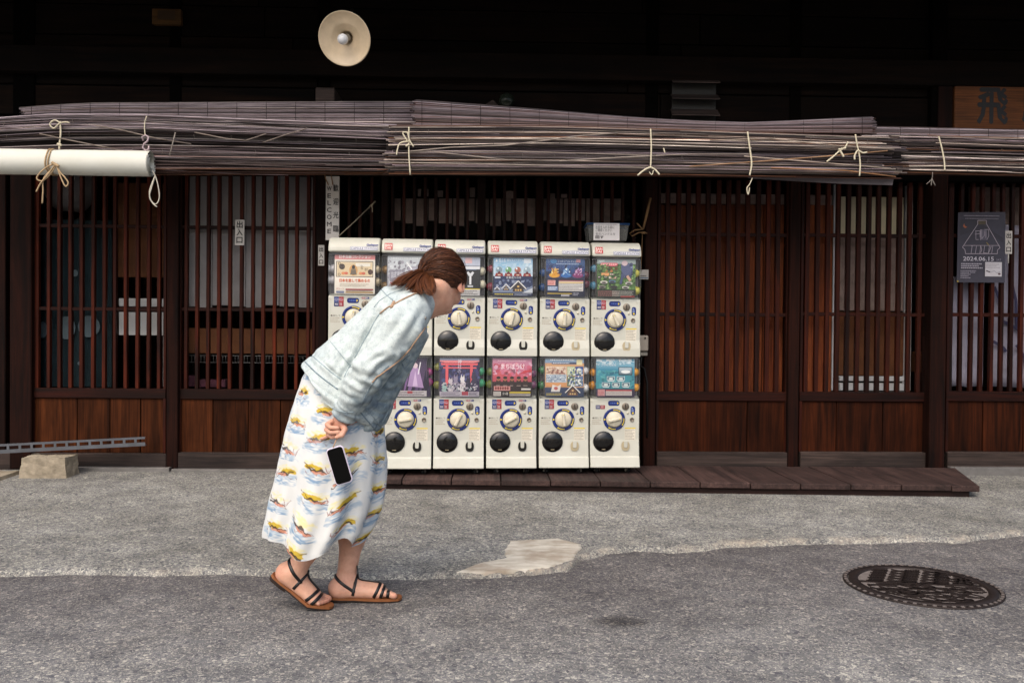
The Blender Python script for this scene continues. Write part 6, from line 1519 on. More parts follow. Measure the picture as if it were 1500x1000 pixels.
def vnormals(V, Fq):
    n_ = np.cross(V[Fq[:, 2]]-V[Fq[:, 0]], V[Fq[:, 3]]-V[Fq[:, 1]]); out = np.zeros_like(V)
    for i in range(4): np.add.at(out, Fq[:, i], n_)
    return out/np.maximum(1e-9, np.linalg.norm(out, axis=1))[:, None]
def nz(p, s, o=0.0): return noise.noise((p[0]*s+o, p[1]*s+o*1.3, p[2]*s-o))

YP = 2.965                                             # her plane
woman = thing('person', 'woman in a pale denim jacket and fish print skirt, bending toward the capsule machines', 'person', (P(520, 883, YP).x, YP, 0.0))
def pt(px, py, dy=0.0): return np.array(P(px, py, YP+dy))
K = YP/FPX                                             # metres per pixel at her plane

# --- head axes: looking away from us to the right, and down
yaw_h, pit_h = math.radians(28), math.radians(42)       # from the picture's right towards the house
hF = np.array([math.cos(math.radians(70))*math.cos(pit_h), math.sin(math.radians(70))*math.cos(pit_h), -math.sin(pit_h)])
hU = np.array([0, 0, 1.0])+0.0*hF; hU = hU-hF*(hU@hF); hU /= np.linalg.norm(hU); hR = np.cross(hF, hU)    # her right side: towards us
rl = math.radians(-6); hU, hR = hU*math.cos(rl)+hR*math.sin(rl), hR*math.cos(rl)-hU*math.sin(rl)
HC = pt(648, 411, 0.05)                                 # middle of the skull

B = Field((-0.95, YP-0.42, -0.01), (0.10, YP+0.42, 1.36), 0.0036)
# trunk and legs under the clothes
hip = pt(502, 556, 0.0); ribs = pt(572, 478, 0.0); nb = pt(622, 446, 0.02)
B.loft([(hip+np.array([-.0, 0, -.05]), 0.085, 0.115), (hip, 0.085, 0.112), ((hip+ribs)/2, 0.075, 0.11), (ribs, 0.08, 0.12), (pt(604, 456, 0.01), 0.055, 0.12), (nb, 0.05, 0.07)], (0, 1, 0), 0.02)
neck0 = pt(628, 441, 0.025); neck1 = HC-hU*0.055-hF*0.022
B.cap(neck0, neck1, 0.056, 0.047, 0.025)
# head
B.ell(HC+hU*0.012-hF*0.006, (hF, hR, hU), (0.094, 0.073, 0.088), 0.01)
B.ell(HC+hF*0.022-hU*0.050, (hF, hR, hU), (0.056, 0.048, 0.060), 0.022)
B.ell(HC+hF*0.052-hU*0.080, (hF, hR, hU), (0.026, 0.026, 0.022), 0.022)
B.cap(HC+hF*0.082-hU*0.012, HC+hF*0.108-hU*0.042, 0.008, 0.0125, 0.012)            # nose
for sg in (-1, 1):
    B.ell(HC+hF*0.074+hR*0.031*sg-hU*0.008, (hF, hR, hU), (0.013, 0.016, 0.010), 0.010, cut=True)
    B.ell(HC+hF*0.072+hR*0.031*sg-hU*0.008, (hF, hR, hU), (0.012, 0.013, 0.012), 0.004)
    B.ell(HC+hF*0.056+hR*0.040*sg-hU*0.036, (hF, hR, hU), (0.022, 0.015, 0.020), 0.02)       # cheek
    ea = hU*0.95-hF*0.3; ec = HC+hR*(0.072*sg)-hU*0.028+hF*0.004                        # ear
    B.ell(ec, (ea, np.cross(ea, hR), hR*sg+hF*-0.35), (0.031, 0.018, 0.010), 0.006)
    B.ell(ec+hR*0.012*sg+hF*0.003, (ea, np.cross(ea, hR), hR), (0.019, 0.0095, 0.009), 0.004, cut=True)
    B.cap(HC+hF*0.083+hR*0.018*sg-hU*0.062, HC+hF*0.090-hU*0.060, 0.0045, 0.006, 0.006)   # lips
    B.cap(HC+hF*0.082+hR*0.016*sg-hU*0.071, HC+hF*0.088-hU*0.072, 0.005, 0.007, 0.006)
# legs: right (near, pushing off) and left (far, planted)
def foot(heel, ball, toe, ankle, side, lat):
    heel, ball, toe, ankle = map(lambda p: np.array(p, float), (heel, ball, toe, ankle)); lat = np.array(lat, float)
    fw = (ball-heel)/np.linalg.norm(ball-heel); up_ = np.cross(lat, fw); up_ = up_*(1 if up_[2] > 0 else -1)
    B.ell(heel+up_*0.030+fw*0.018, (fw, lat, up_), (0.034, 0.029, 0.033), 0.02)
    B.cap(heel+up_*0.028+fw*0.03, ankle, 0.025, 0.029, 0.03)
    B.cap(ankle-up_*0.010, ball+up_*0.026, 0.030, 0.022, 0.025)
    for sg, w_ in ((-1, 0.021), (1, 0.019)): B.cap(heel+up_*0.022+fw*0.02+lat*0.010*sg, ball+up_*0.018+lat*0.018*sg, 0.022, w_, 0.018)
    tf = (toe-ball); L_ = np.linalg.norm(tf); tf = tf/L_; tu = np.cross(lat, tf); tu = tu*(1 if tu[2] > 0 else -1)
    for i, (o_, ln, r_) in enumerate(((0.026, 1.0, 0.0115), (0.009, 0.93, 0.0085), (-0.004, 0.83, 0.008), (-0.016, 0.72, 0.0078), (-0.028, 0.6, 0.0078))):
        b0 = ball+lat*(o_*0.92)*side+tu*0.017-tf*0.004; tip = ball+lat*o_*side+tf*(L_*ln-r_)+tu*r_*1.05; mid = (b0+tip)/2+tu*0.004
        B.cap(b0, mid, 0.0125, r_*1.02, 0.006); B.cap(mid, tip, r_*0.98, r_, 0.003)
    for sg in (-1, 1): B.ell(ankle+lat*0.028*sg-up_*0.004, (fw, lat, up_), (0.014, 0.010, 0.014), 0.014)
    return fw, up_
kneeR = pt(500, 742, -0.05); ankR = pt(432, 836, -0.05)
B.cap(hip+np.array([0, -0.060, -0.07]), kneeR, 0.066, 0.056, 0.03)
B.cap(kneeR, kneeR*0.55+ankR*0.45+np.array([-0.012, 0, 0.0]), 0.050, 0.048, 0.03); B.cap(kneeR*0.55+ankR*0.45+np.array([-0.012, 0, 0]), ankR, 0.046, 0.0305, 0.03)
gR = np.array([0, 0, 0.014])
heelR = np.array(P(405, 843, YP-0.05)); ballR = np.array(G(456, 884, 0.016)); ballR = np.array(P(455, 881, YP-0.05)); toeR = np.array(P(483, 885.5, YP-0.05))
fR = foot(heelR, ballR, toeR, ankR+np.array([0.006, 0, -0.006]), -1, (0, 1, 0)) if False else foot(heelR, ballR, toeR, ankR, 1, (0.0, 1.0, 0.0))
kneeL = pt(532, 735, 0.06); ankL = pt(506, 852, 0.045)
B.cap(hip+np.array([0, 0.060, -0.07]), kneeL, 0.066, 0.056, 0.03)
mL = kneeL*0.58+ankL*0.42+np.array([-0.012, 0, 0])
B.cap(kneeL, mL, 0.050, 0.044, 0.03); B.cap(mL, ankL, 0.042, 0.0305, 0.03)
heelL = np.array(P(487, 884, YP+0.03)); heelL[2] = 0.017; ballL = np.array(P(555, 884, YP+0.04)); ballL[2] = 0.013; toeL = np.array(P(583, 884, YP+0.04)); toeL[2] = 0.011
fL = foot(heelL, ballL, toeL, ankL, -1, (0.0, 1.0, 0.0))
# right arm and hand
shR = pt(598, 466, -0.155); elR = pt(541, 552, -0.20); wrR = pt(500, 614, -0.165)
B.cap(pt(604, 460, -0.05), shR, 0.045, 0.042, 0.03); B.cap(shR, elR, 0.046, 0.038, 0.02); B.cap(elR, wrR, 0.037, 0.025, 0.02)
hd = (wrR-elR)/np.linalg.norm(wrR-elR)
palm = pt(495, 624, -0.165)
hx_ = np.array([-0.35, 0, -0.94]); hx_ /= np.linalg.norm(hx_)        # along the hand
hy_ = np.array([0.0, 1.0, 0.0])                                  # across the palm, away from us
hn_ = np.cross(hy_, hx_)                                          # normal of the palm (towards right/left of the picture)
if hn_[0] < 0: hn_ = -hn_
B.ell(pt(497, 622, -0.165), (hx_, hn_, hy_), (0.036, 0.020, 0.030), 0.014)
# four fingers bent round towards the front, thumb along the side; drawn from the picture: each segment in pixels
fing = [(((486, 617, -.190), (479, 621.5, -.200), (484, 626, -.214), (495, 626.5, -.216)), .0078),
        (((486, 623, -.186), (478, 629, -.196), (484, 633.5, -.212), (496, 632.5, -.214)), .0078),
        (((487, 629, -.178), (480, 635.5, -.186), (486, 640, -.200), (497, 638, -.204)), .0074),
        (((489, 634, -.168), (477, 640.5, -.170), (473, 642, -.178), (470, 642.5, -.182)), .0064)]
for pts, r_ in fing:
    q = [pt(*p) for p in pts]
    B.cap(pt(497, 620, -0.165)*0.5+q[0]*0.5, q[0], r_*1.1, r_*1.06, 0.003)
    for i in range(3): B.cap(q[i], q[i+1], r_*(1.06-0.08*i), r_*(0.98-0.08*i), 0.0018)
B.cap(pt(501, 621, -.185), pt(505, 629, -.200), .0115, .0098, 0.008); B.cap(pt(505, 629, -.200), pt(501, 637, -.212), .0095, .0082, 0.003); B.cap(pt(501, 637, -.212), pt(493, 640, -.213), .0082, .0068, 0.003)
# left arm, reaching forward in front of her
shL = pt(598, 468, 0.15); elL = pt(560, 538, 0.15); wrL = pt(560, 588, 0.04)
B.cap(shL, elL, 0.044, 0.036, 0.02); B.cap(elL, wrL, 0.035, 0.024, 0.02)
pL = pt(556, 600, 0.02); B.ell(pL, ((-.5, -.3, -.8), (0.8, 0.2, -.5), (0, 1, 0)), (0.035, 0.016, 0.030), 0.012)
for i in range(4):
    o_ = np.array([0, 0.018*(i-1.5), 0]); a_ = pL+o_+np.array([-.012, 0, -.022]); b_ = a_+np.array([-.016, -.004, -.024]); c_ = b_+np.array([.004, -.014, -.018])
    B.cap(a_, b_, .0088, .008, .004); B.cap(b_, c_, .008, .007, .003)
B.cap(pL+np.array([.01, -.03, 0]), pL+np.array([.004, -.045, -.022]), .0105, .0085, .006); B.cap(pL+np.array([.004, -.045, -.022]), pL+np.array([-.004, -.046, -.044]), .0085, .0072, .003)
Vb, Fb = B.mesh(); Vb = relax(Vb, Fb, 1, 0.4)
# skin tones: a little redder at toes, heels, ears and fingers
cb = np.tile(np.array(hx('#dbab92')), (len(Vb), 1)); red = np.array(hx('#c07c66'))
def blush(c, r, k=0.7):
    d = np.linalg.norm(Vb-np.array(c), axis=1); w_ = np.clip(1-d/r, 0, 1)[:, None]*k; cb[:] = cb*(1-w_)+red*w_
for c, r, k in ((toeL, .06, .7), (toeR, .06, .7), (heelL, .06, .6), (heelR, .06, .6), (ankL+np.array([0, -.03, -.0]), .04, .5), (palm, .07, .9), (HC+hR*0.075-hU*0.03, .04, .8), (HC+hF*0.07+hR*0.045-hU*0.04, .04, .5), (neck0, .09, .25)): blush(c, r, k)
lip = np.linalg.norm((Vb-(HC+hF*0.09-hU*0.066))*np.array([1, 1, 1.3]), axis=1) < 0.019; cb[lip] = cb[lip]*0.4+np.array(hx('#a4524c'))*0.6
M['skin'] = mat('skin', '#d3a48d', 0.5, spec=0.35)
a_ = N(M['skin'], 'ShaderNodeVertexColor', layer_name='Col'); nn_ = noise_n(M['skin'], coords(M['skin'], rand=False), 40, 5, 0.7)
L(M['skin'], mix(M['skin'], 1.0, a_.outputs['Color'], ramp(M['skin'], nn_, [(0.3, (0.82, 0.76, 0.74)), (0.65, (1, 1, 1))]), 'MULTIPLY'), bsdf(M['skin']).inputs['Base Color'])
b_ = bsdf(M['skin']); b_.inputs['Subsurface Weight'].default_value = 0.12; b_.inputs['Subsurface Radius'].default_value = (0.012, 0.004, 0.002); b_.inputs['Subsurface Scale'].default_value = 0.6
body = obj('body', np_mesh(Vb, Fb, cb), M['skin'], woman)
bvh_body = BVHTree.FromPolygons([tuple(v) for v in Vb], [tuple(int(i) for i in q) for q in Fb])
# eyes (on the far side of the face)
for sg in (-1, 1):
    c = HC+hF*0.0735+hR*0.031*sg-hU*0.008; mb = MB(); mb.lathe([(0.0118*math.sin(math.pi*i/10), -0.0118*math.cos(math.pi*i/10)) for i in range(11)], (0, 0, 0), 'z', 16, M=Matrix.Translation(c) @ Vector(hF).to_track_quat('Z', 'Y').to_matrix().to_4x4())
    e = obj('eye', mb.mesh(), mat('eye_white', '#d9d2cc', 0.25), woman)
    mb = MB(); mb.lathe([(0.0055, 0.0), (0.0, 0.0012)], (0, 0, 0), 'z', 16, M=Matrix.Translation(c+hF*0.0112) @ Vector(hF).to_track_quat('Z', 'Y').to_matrix().to_4x4()); obj('iris', mb.mesh(), mat('iris', '#3a2a1e', 0.2), e)

# --- hair: combed back to a tie, strand by strand over a smooth cap
TIE = pt(627, 399, 0.0)
H = Field(HC-0.17, HC+0.17, 0.004)
def hairline(X, Y, Z):                                  # keeps the side behind the face
    q = (X-HC[0])*hF[0]+(Y-HC[1])*hF[1]+(Z-HC[2])*hF[2]; u = (X-HC[0])*hU[0]+(Y-HC[1])*hU[1]+(Z-HC[2])*hU[2]; r_ = np.abs((X-HC[0])*hR[0]+(Y-HC[1])*hR[1]+(Z-HC[2])*hR[2])
    front = q-(0.016+0.060*np.clip((u+0.02)/0.07, 0, 1)); below = -u-(0.060-0.75*np.clip(q+0.02, 0, .06))
    return np.maximum(front, below)*0.8
H.ell(HC+hU*0.014-hF*0.006, (hF, hR, hU), (0.104, 0.084, 0.098), 0.004, clip=hairline)
H.cap(TIE+(HC-TIE)*0.22, TIE, 0.030, 0.017, 0.03)
Vh, Fh = H.mesh(); Vh = relax(Vh, Fh, 3, 0.5)
tie_d = TIE
def comb(p):                                            # distance of a point from the lines that run to the tie
    d = p-TIE; return d/np.linalg.norm(d)
nh = vnormals(Vh, Fh); ch_ = np.zeros((len(Vh), 3)); base_h = np.array(hx('#2a160e')); lite = np.array(hx('#704226'))
ax1 = np.cross(HC-TIE, np.array([0, 0, 1.0])); ax1 /= np.linalg.norm(ax1); ax2 = np.cross(HC-TIE, ax1); ax2 /= np.linalg.norm(ax2)
disp = np.zeros(len(Vh))
for i, p in enumerate(Vh):
    d = comb(p); ang = math.atan2(d@ax2, d@ax1); L_ = np.linalg.norm(p-TIE)
    s1 = noise.noise((ang*9, L_*3, 5)); s2 = noise.noise((ang*30, L_*4, 1))
    t = min(1, max(0, 0.22+0.5*s1+0.35*s2)); ch_[i] = base_h*(1-t)+lite*t; disp[i] = 0.0009*s2+0.0012*s1
Vh = Vh+nh*disp[:, None]
M['hair'] = mat('brown_hair', '#4a2a1e', 0.42, spec=0.28)
a_ = N(M['hair'], 'ShaderNodeVertexColor', layer_name='Col'); L(M['hair'], a_.outputs['Color'], bsdf(M['hair']).inputs['Base Color'])
bsdf(M['hair']).inputs['Anisotropic'].default_value = 0.5
hair = obj('hair', np_mesh(Vh, Fh, ch_), M['hair'], woman)
bvh_hair = BVHTree.FromPolygons([tuple(v) for v in Vh], [tuple(int(i) for i in q) for q in Fh])
rh = random.Random(3); mb = MB(); idx = [i for i in range(len(Vh)) if np.linalg.norm(Vh[i]-TIE) > 0.05]
def hc(t, j=0.12):
    t = min(1, max(0, t+rh.uniform(-j, j))); c = base_h*(1-t)+lite*t; return (c[0], c[1], c[2], 1)
for k in range(1800):
    i = rh.choice(idx); p = Vh[i].copy(); steps = 9; pts = []; fly = 0.006*rh.random() if rh.random() < 0.06 else 0.0008
    for s in range(steps):
        u = s/(steps-1); q = p*(1-u)+TIE*u; loc, n_, _, _ = bvh_hair.find_nearest(Vector(q))
        pts.append(loc+n_*(fly*math.sin(math.pi*u)+0.0008+0.001*rh.random())*(1 if s else 0.2))
    t0 = rh.random()**1.5; mb.tube(pts, [0.0007]*steps, 3, False, [hc(t0)]*steps, cap=False)
# ponytail
tips = []
tail = [((627, 399, .0), (604, 396, -.04), (588, 408, -.08), (572, 417, -.10)), ((627, 399, .0), (606, 398, -.05), (594, 411, -.09), (582, 419, -.12)),
        ((627, 399, .0), (610, 402, -.06), (603, 418, -.12), (596, 423, -.15)), ((627, 399, .0), (613, 404, -.07), (608, 424, -.14), (617, 429, -.16)),
        ((628, 399, .0), (619, 406, -.07), (622, 424, -.13), (630, 431, -.15)), ((629, 400, .0), (633, 410, -.07), (635, 424, -.11), (631, 431, -.13)),
        ((627, 399, .0), (611, 396, -.04), (598, 404, -.08), (588, 414, -.12)), ((628, 400, .0), (626, 408, -.07), (618, 424, -.12), (604, 427, -.14))]
for lock in tail:
    q = [pt(*p) for p in lock]
    for k in range(64):
        o = np.array([rh.gauss(0, 1), rh.gauss(0, 1), rh.gauss(0, 1)])*0.0034; pts = []; NS = 12; end = 0.80+0.26*rh.random()
        for s in range(NS):
            u = s/(NS-1)*end; b0, b1, b2, b3 = (1-u)**3, 3*u*(1-u)**2, 3*u*u*(1-u), u**3
            pts.append(q[0]*b0+q[1]*b1+q[2]*b2+q[3]*b3+o*(0.45+1.1*math.sin(math.pi*min(1, u*0.75))))
        t0 = 0.2+1.0*rh.random(); mb.tube(pts, [0.0011]*(NS-3)+[0.0010, 0.0008, 0.0004], 4, False, [hc(t0*(0.5+0.85*s/NS)) for s in range(NS)])
# loose wisps at the nape and ear
for a0, a1, a2 in ():
    for k in range(5):
        o = np.array([rh.gauss(0, 1), rh.gauss(0, 1), rh.gauss(0, 1)])*0.0022; mb.tube([pt(*a0)+o, pt(*a1)+o*1.4, pt(*a2)+o*2], [0.0009, 0.0008, 0.0004], 3, False, [hc(0.4)]*3)
strands = obj('hair_strands', mb.mesh(), M['hair'], hair); tag(strands, kind='stuff')
mb = MB(); td = (TIE-HC)/np.linalg.norm(TIE-HC); o1 = np.cross(td, [0, 0, 1.0]); o1 /= np.linalg.norm(o1); o2 = np.cross(td, o1)
mb.tube([TIE+td*0.002+(o1*math.cos(a)+o2*math.sin(a))*0.0185 for a in np.linspace(0, 2*math.pi, 22)[:-1]], 0.004, 6, True); obj('hair_tie', mb.mesh(), mat('hair_elastic', '#2a1710', 0.8), hair)

# --- skirt: a gathered cloth tube, printed with fish and boats
SK_ROWS = [(536, 456, 536, .085), (560, 444, 552, .11), (600, 431, 561, .15), (640, 420, 563, .165), (680, 411, 566, .175), (720, 403, 564, .185), (750, 397, 558, .19), (778, 390.5, 547, .19), (797, 389, 534, .185)]
nu, nv = 520, 330
ys = np.array([r_[0] for r_ in SK_ROWS], float)-6
U_ = np.linspace(0, 2*math.pi, nu, endpoint=False); Vv = np.linspace(0, 1, nv)
Vs = np.zeros((nv, nu, 3)); rng2 = random.Random(2)
fold_k = [(7, .9, .35), (11, 2.1, .30), (4, .3, .5), (17, 4.0, .14)]
for j, t in enumerate(Vv):
    for i, u in enumerate(U_):
        # angle 0: picture right, -90 deg (3pi/2): towards us
        hem = 783+16*math.exp(-((u-4.72)/0.45)**2)-8*math.exp(-((u-5.45)/0.15)**2)+10*math.exp(-((u-5.95)/0.25)**2)-6*max(0, math.cos(u-math.pi))**2
        py = 536+(hem-536)*t
        lft = np.interp(py, ys, [r_[1] for r_ in SK_ROWS]); rgt = np.interp(py, ys, [r_[2] for r_ in SK_ROWS]); dp = np.interp(py, ys, [r_[3] for r_ in SK_ROWS])
        cxp = (lft+rgt)/2; a_ = (rgt-lft)/2*K
        g = t**1.3
        f_ = sum(am*math.sin(n_*u+ph+0.5*math.sin(2.2*t+n_)) for n_, ph, am in fold_k)
        r_ = 1-0.035*g+(0.014+0.085*g)*f_
        # a deep fold that falls from the front knee, between the legs
        r_ -= 0.17*g*math.exp(-((((u-5.35+math.pi) % (2*math.pi))-math.pi)/0.16)**2)
        r_ += 0.05*g*math.exp(-((((u-5.0+math.pi) % (2*math.pi))-math.pi)/0.22)**2)
        z = CAM_H-(py-483)*K*1.0
        zz = np.array(P(cxp, py, YP))[2]
        x = np.array(P(cxp, py, YP))[0]
        Vs[j, i] = (x+a_*r_*math.cos(u), YP+dp*r_*math.sin(u)*1.0, zz+0.004*g*math.sin(5*u))
# small wrinkles
for j in range(nv):
    for i in range(nu):
        p = Vs[j, i]; t = Vv[j]
        w_ = 0.0035*noise.noise((p[0]*16, p[1]*16, p[2]*7))+0.002*noise.noise((p[0]*40, p[1]*40, p[2]*18))
        Vs[j, i, 0] += w_*math.cos(U_[i])*1.2; Vs[j, i, 1] += w_*math.sin(U_[i])*1.2
        Vs[j, i, 2] += 0.0
# cloth coordinates in metres
row = Vs[-60]; per = np.concatenate([[0], np.cumsum(np.linalg.norm(np.diff(np.vstack([row, row[:1]]), axis=0), axis=1))])[:-1]
per = np.linspace(0, 1.42, nu, endpoint=False)
hgt = np.linspace(0, 0.68, nv)
off = np.array(hx('#d4d6d4')); Cs = np.tile(off, (nv, nu, 1)); XX, YY = np.meshgrid(per, hgt)
def h2(a, b):
    return (np.sin(a*127.1+b*311.7)*43758.5453) % 1.0
def smooth(x): return np.clip(x, 0, 1)**2*(3-2*np.clip(x, 0, 1))
N1 = np.zeros((nv, nu)); N2 = np.zeros((nv, nu)); N3 = np.zeros((nv, nu)); N4 = np.zeros((nv, nu))
for j in range(nv):
    for i in range(nu):
        x, y = per[i], hgt[j]
        N1[j, i] = noise.noise((x*30, y*70, 0.5)); N2[j, i] = noise.noise((x*45, y*190, 3.5)); N3[j, i] = noise.noise((x*75, y*75, 7.5)); N4[j, i] = noise.noise((x*9, y*18, 9.5))
def paint(mask, col):
    global Cs
    Cs = Cs*(1-mask[..., None])+np.array(hx(col))*mask[..., None]
CWX, CWY = 0.1578, 0.104
colx = np.floor(XX/CWX); yy0 = YY+np.where(colx % 2 == 0, 0.0, 0.052); rowy = np.floor(yy0/CWY)
r1, r2, r3 = h2(colx, rowy), h2(colx+3, rowy*2+1), h2(colx+9, rowy+5)
mx_ = ((XX-(colx+0.5)*CWX)-(r1-0.5)*0.040)*(0.85+0.4*r3)*np.where(r2 > 0.5, 1, -1); my_ = (-(yy0-(rowy+0.5)*CWY)+(r2-0.5)*0.024)*(0.9+0.25*r1)     # my_: up positive
tl = (r3-0.75)*0.25; my_ = my_-tl*mx_
wx = mx_+N1*0.008; wy = my_+N3*0.006
blue = smooth((1-((wx+0.004)/0.095)**2-((wy+0.028)/0.030)**2)*2.0)*smooth(0.62+N2*1.1+N1*0.4); paint(blue*0.85, '#9bb0c2')
blue2 = smooth((1-((wx-0.01)/0.075)**2-((wy+0.036)/0.011)**2)*2)*smooth(0.4+N2*1.5); paint(blue2*0.75, '#6f8fae')
ygl = smooth((1-(wx/0.080)**2-((wy-0.018)/0.018)**2)*1.6)*smooth(0.55+N2*1.2); paint(ygl*0.75, '#e3d68e')
yel = smooth((1-((wx+0.012)/0.052)**2-((wy-0.002-0.010*(1-(wx/0.052)**2)*0.5)/0.0135)**2)*5)*(np.abs(wy+0.001-0.1*wx+0.003*np.sin(wx*130))>0.002); kind = (r1 > 0.15); paint(yel*kind*0.95, '#c4a62c')
hull = smooth((1-((wx-0.002)/0.055)**2-((wy+0.001-0.004*np.sin(wx*90+r1*9))/0.0052)**2)*5); paint(hull*0.9, '#3d2b25')
pinkm = smooth((1-((wx-0.02)/0.040)**2-((wy+0.008)/0.0058)**2)*4); paint(pinkm*0.9, '#c98a70')
mast = smooth((1-np.abs(wy-0.001+0.25*(wx+0.01))/0.0022)*2)*(np.abs(wx) < 0.07)*smooth(0.55+N1*2); paint(mast*0.85, '#4a2f2a')
scr = smooth((1-np.abs(wy+0.012-0.006*np.sin(wx*160+r1*6)-0.15*wx)/0.0017)*2)*(np.abs(wx) < 0.065)*smooth(0.45+N3*2.5)*(r2 > 0.2); paint(scr*0.8, '#7a4038')
scr2 = smooth((1-np.abs(np.abs(wx-0.062)-0.6*(wy+0.010))/0.0024)*2)*(np.abs(wy+0.004) < 0.02)*(r3 > 0.25); paint(scr2*0.8, '#8a5248')
faint = smooth((N4-0.18)*4)*smooth(0.5+N2*1.4); paint(faint*0.25, '#b5c3d0')
M['skirt'] = mat('printed_cotton', (1, 1, 1), 0.85, spec=0.2)
a_ = N(M['skirt'], 'ShaderNodeVertexColor', layer_name='Col'); nn_ = noise_n(M['skirt'], coords(M['skirt'], rand=False), 260, 2, 0.6)
L(M['skirt'], a_.outputs['Color'], bsdf(M['skirt']).inputs['Base Color']); bump(M['skirt'], nn_, 0.15, 0.001)
Fq = np.array([(j*nu+i, (j+1)*nu+i, (j+1)*nu+(i+1) % nu, j*nu+(i+1) % nu) for j in range(nv-1) for i in range(nu)])
ms = np_mesh(Vs.reshape(-1, 3), Fq, Cs.reshape(-1, 3)); skirt = obj('skirt', ms, M['skirt'], woman)

# --- denim jacket
J = Field((-0.92, YP-0.36, 0.50), (0.0, YP+0.30, 1.20), 0.0038)
def sec(bx, by, fx, fy, ry, dy=0.0, grow=0.0):
    c = (pt(bx, by, dy)+pt(fx, fy, dy))/2; return (c, np.linalg.norm(pt(bx, by)-pt(fx, fy))/2+grow, ry)
J.loft([sec(450, 525, 555, 633, .168), sec(466, 512, 573, 596, .15), sec(492, 495, 596, 555, .14), sec(521, 466, 617, 516, .142), sec(552, 433, 633, 482, .15, 0.005), sec(580, 425, 636, 466, .12, 0.01), (pt(620, 443, 0.02), .056, .078)], (0, 1, 0), 0.02, 2.3)
# shoulders and sleeves
J.ell(pt(600, 455, 0.0), ((0.75, 0, 0.65), (0, 1, 0), (-.65, 0, .75)), (0.075, 0.185, 0.060), 0.03)
J.cap(pt(600, 459, -0.12), pt(588, 480, -0.185), 0.070, 0.070, 0.014)
J.cap(pt(588, 480, -0.185), pt(546, 539, -0.215), 0.069, 0.058, 0.006); J.cap(pt(546, 539, -0.215), pt(524, 574, -0.20), 0.058, 0.051, 0.006)
J.cap(pt(524, 574, -0.20), pt(510, 597, -0.178), 0.051, 0.042, 0.006); J.cap(pt(511, 596, -0.178), pt(504, 608, -0.17), 0.0435, 0.042, 0.003)
J.cap(pt(600, 462, 0.10), pt(594, 478, 0.15), 0.06, 0.06, 0.03); J.cap(pt(592, 478, 0.14), pt(560, 538, 0.15), 0.054, 0.045, 0.015); J.cap(pt(560, 538, 0.15), pt(560, 578, 0.05), 0.045, 0.04, 0.012)
# collar
for k in range(9):
    a0 = math.radians(-95+k*22); a1 = math.radians(-95+(k+1)*22)
    cc = pt(622, 440, 0.025); e1 = np.array([0.62, 0, -0.78]); e2 = np.array([0, 1.0, 0])
    q0 = cc-e1*math.cos(a0)*0.069+e2*math.sin(a0)*0.080; q1 = cc-e1*math.cos(a1)*0.069+e2*math.sin(a1)*0.080
    J.cap(q0, q1, 0.013, 0.013, 0.005)
# open the hem, the cuff and the neck
hemc = (pt(444, 526)+pt(556, 640))/2; hemd = (pt(502, 583)-pt(572, 512)); hemd /= np.linalg.norm(hemd)
def hemcut(X, Y, Z): return (X-hemc[0])*hemd[0]+(Y-hemc[1])*hemd[1]+(Z-hemc[2])*hemd[2]
HEML = hemc+hemd*0.006
slD = J.D; ax_ = [J.lo[i]+J.h*np.arange(J.n[i]) for i in range(3)]; X, Y, Z = np.meshgrid(*ax_, indexing='ij')
dh = (X-HEML[0])*hemd[0]+(Y-HEML[1])*hemd[1]+(Z-HEML[2])*hemd[2]
wq = np.array(pt(504, 608, -0.17)); sdv = pt(504, 608, -0.17)-pt(524, 574, -0.19); sdv /= np.linalg.norm(sdv)
near_cuff = ((X-wq[0])**2+(Y-wq[1])**2+(Z-wq[2])**2) < 0.095**2
dc = (X-wq[0])*sdv[0]+(Y-wq[1])*sdv[1]+(Z-wq[2])*sdv[2]-0.006
J.D = np.where(near_cuff, np.maximum(slD, dc), np.maximum(slD, dh)).astype(np.float32)
# hollow inside of cuff and hem
inn = J.D+0.010
hol = np.where(near_cuff, np.where(dc > -0.03, inn, 9), np.where(dh > -0.05, inn, 9)); J.D = np.maximum(J.D, -hol).astype(np.float32)
Vj, Fj = J.mesh(); Vj = relax(Vj, Fj, 2, 0.5); nj = vnormals(Vj, Fj)
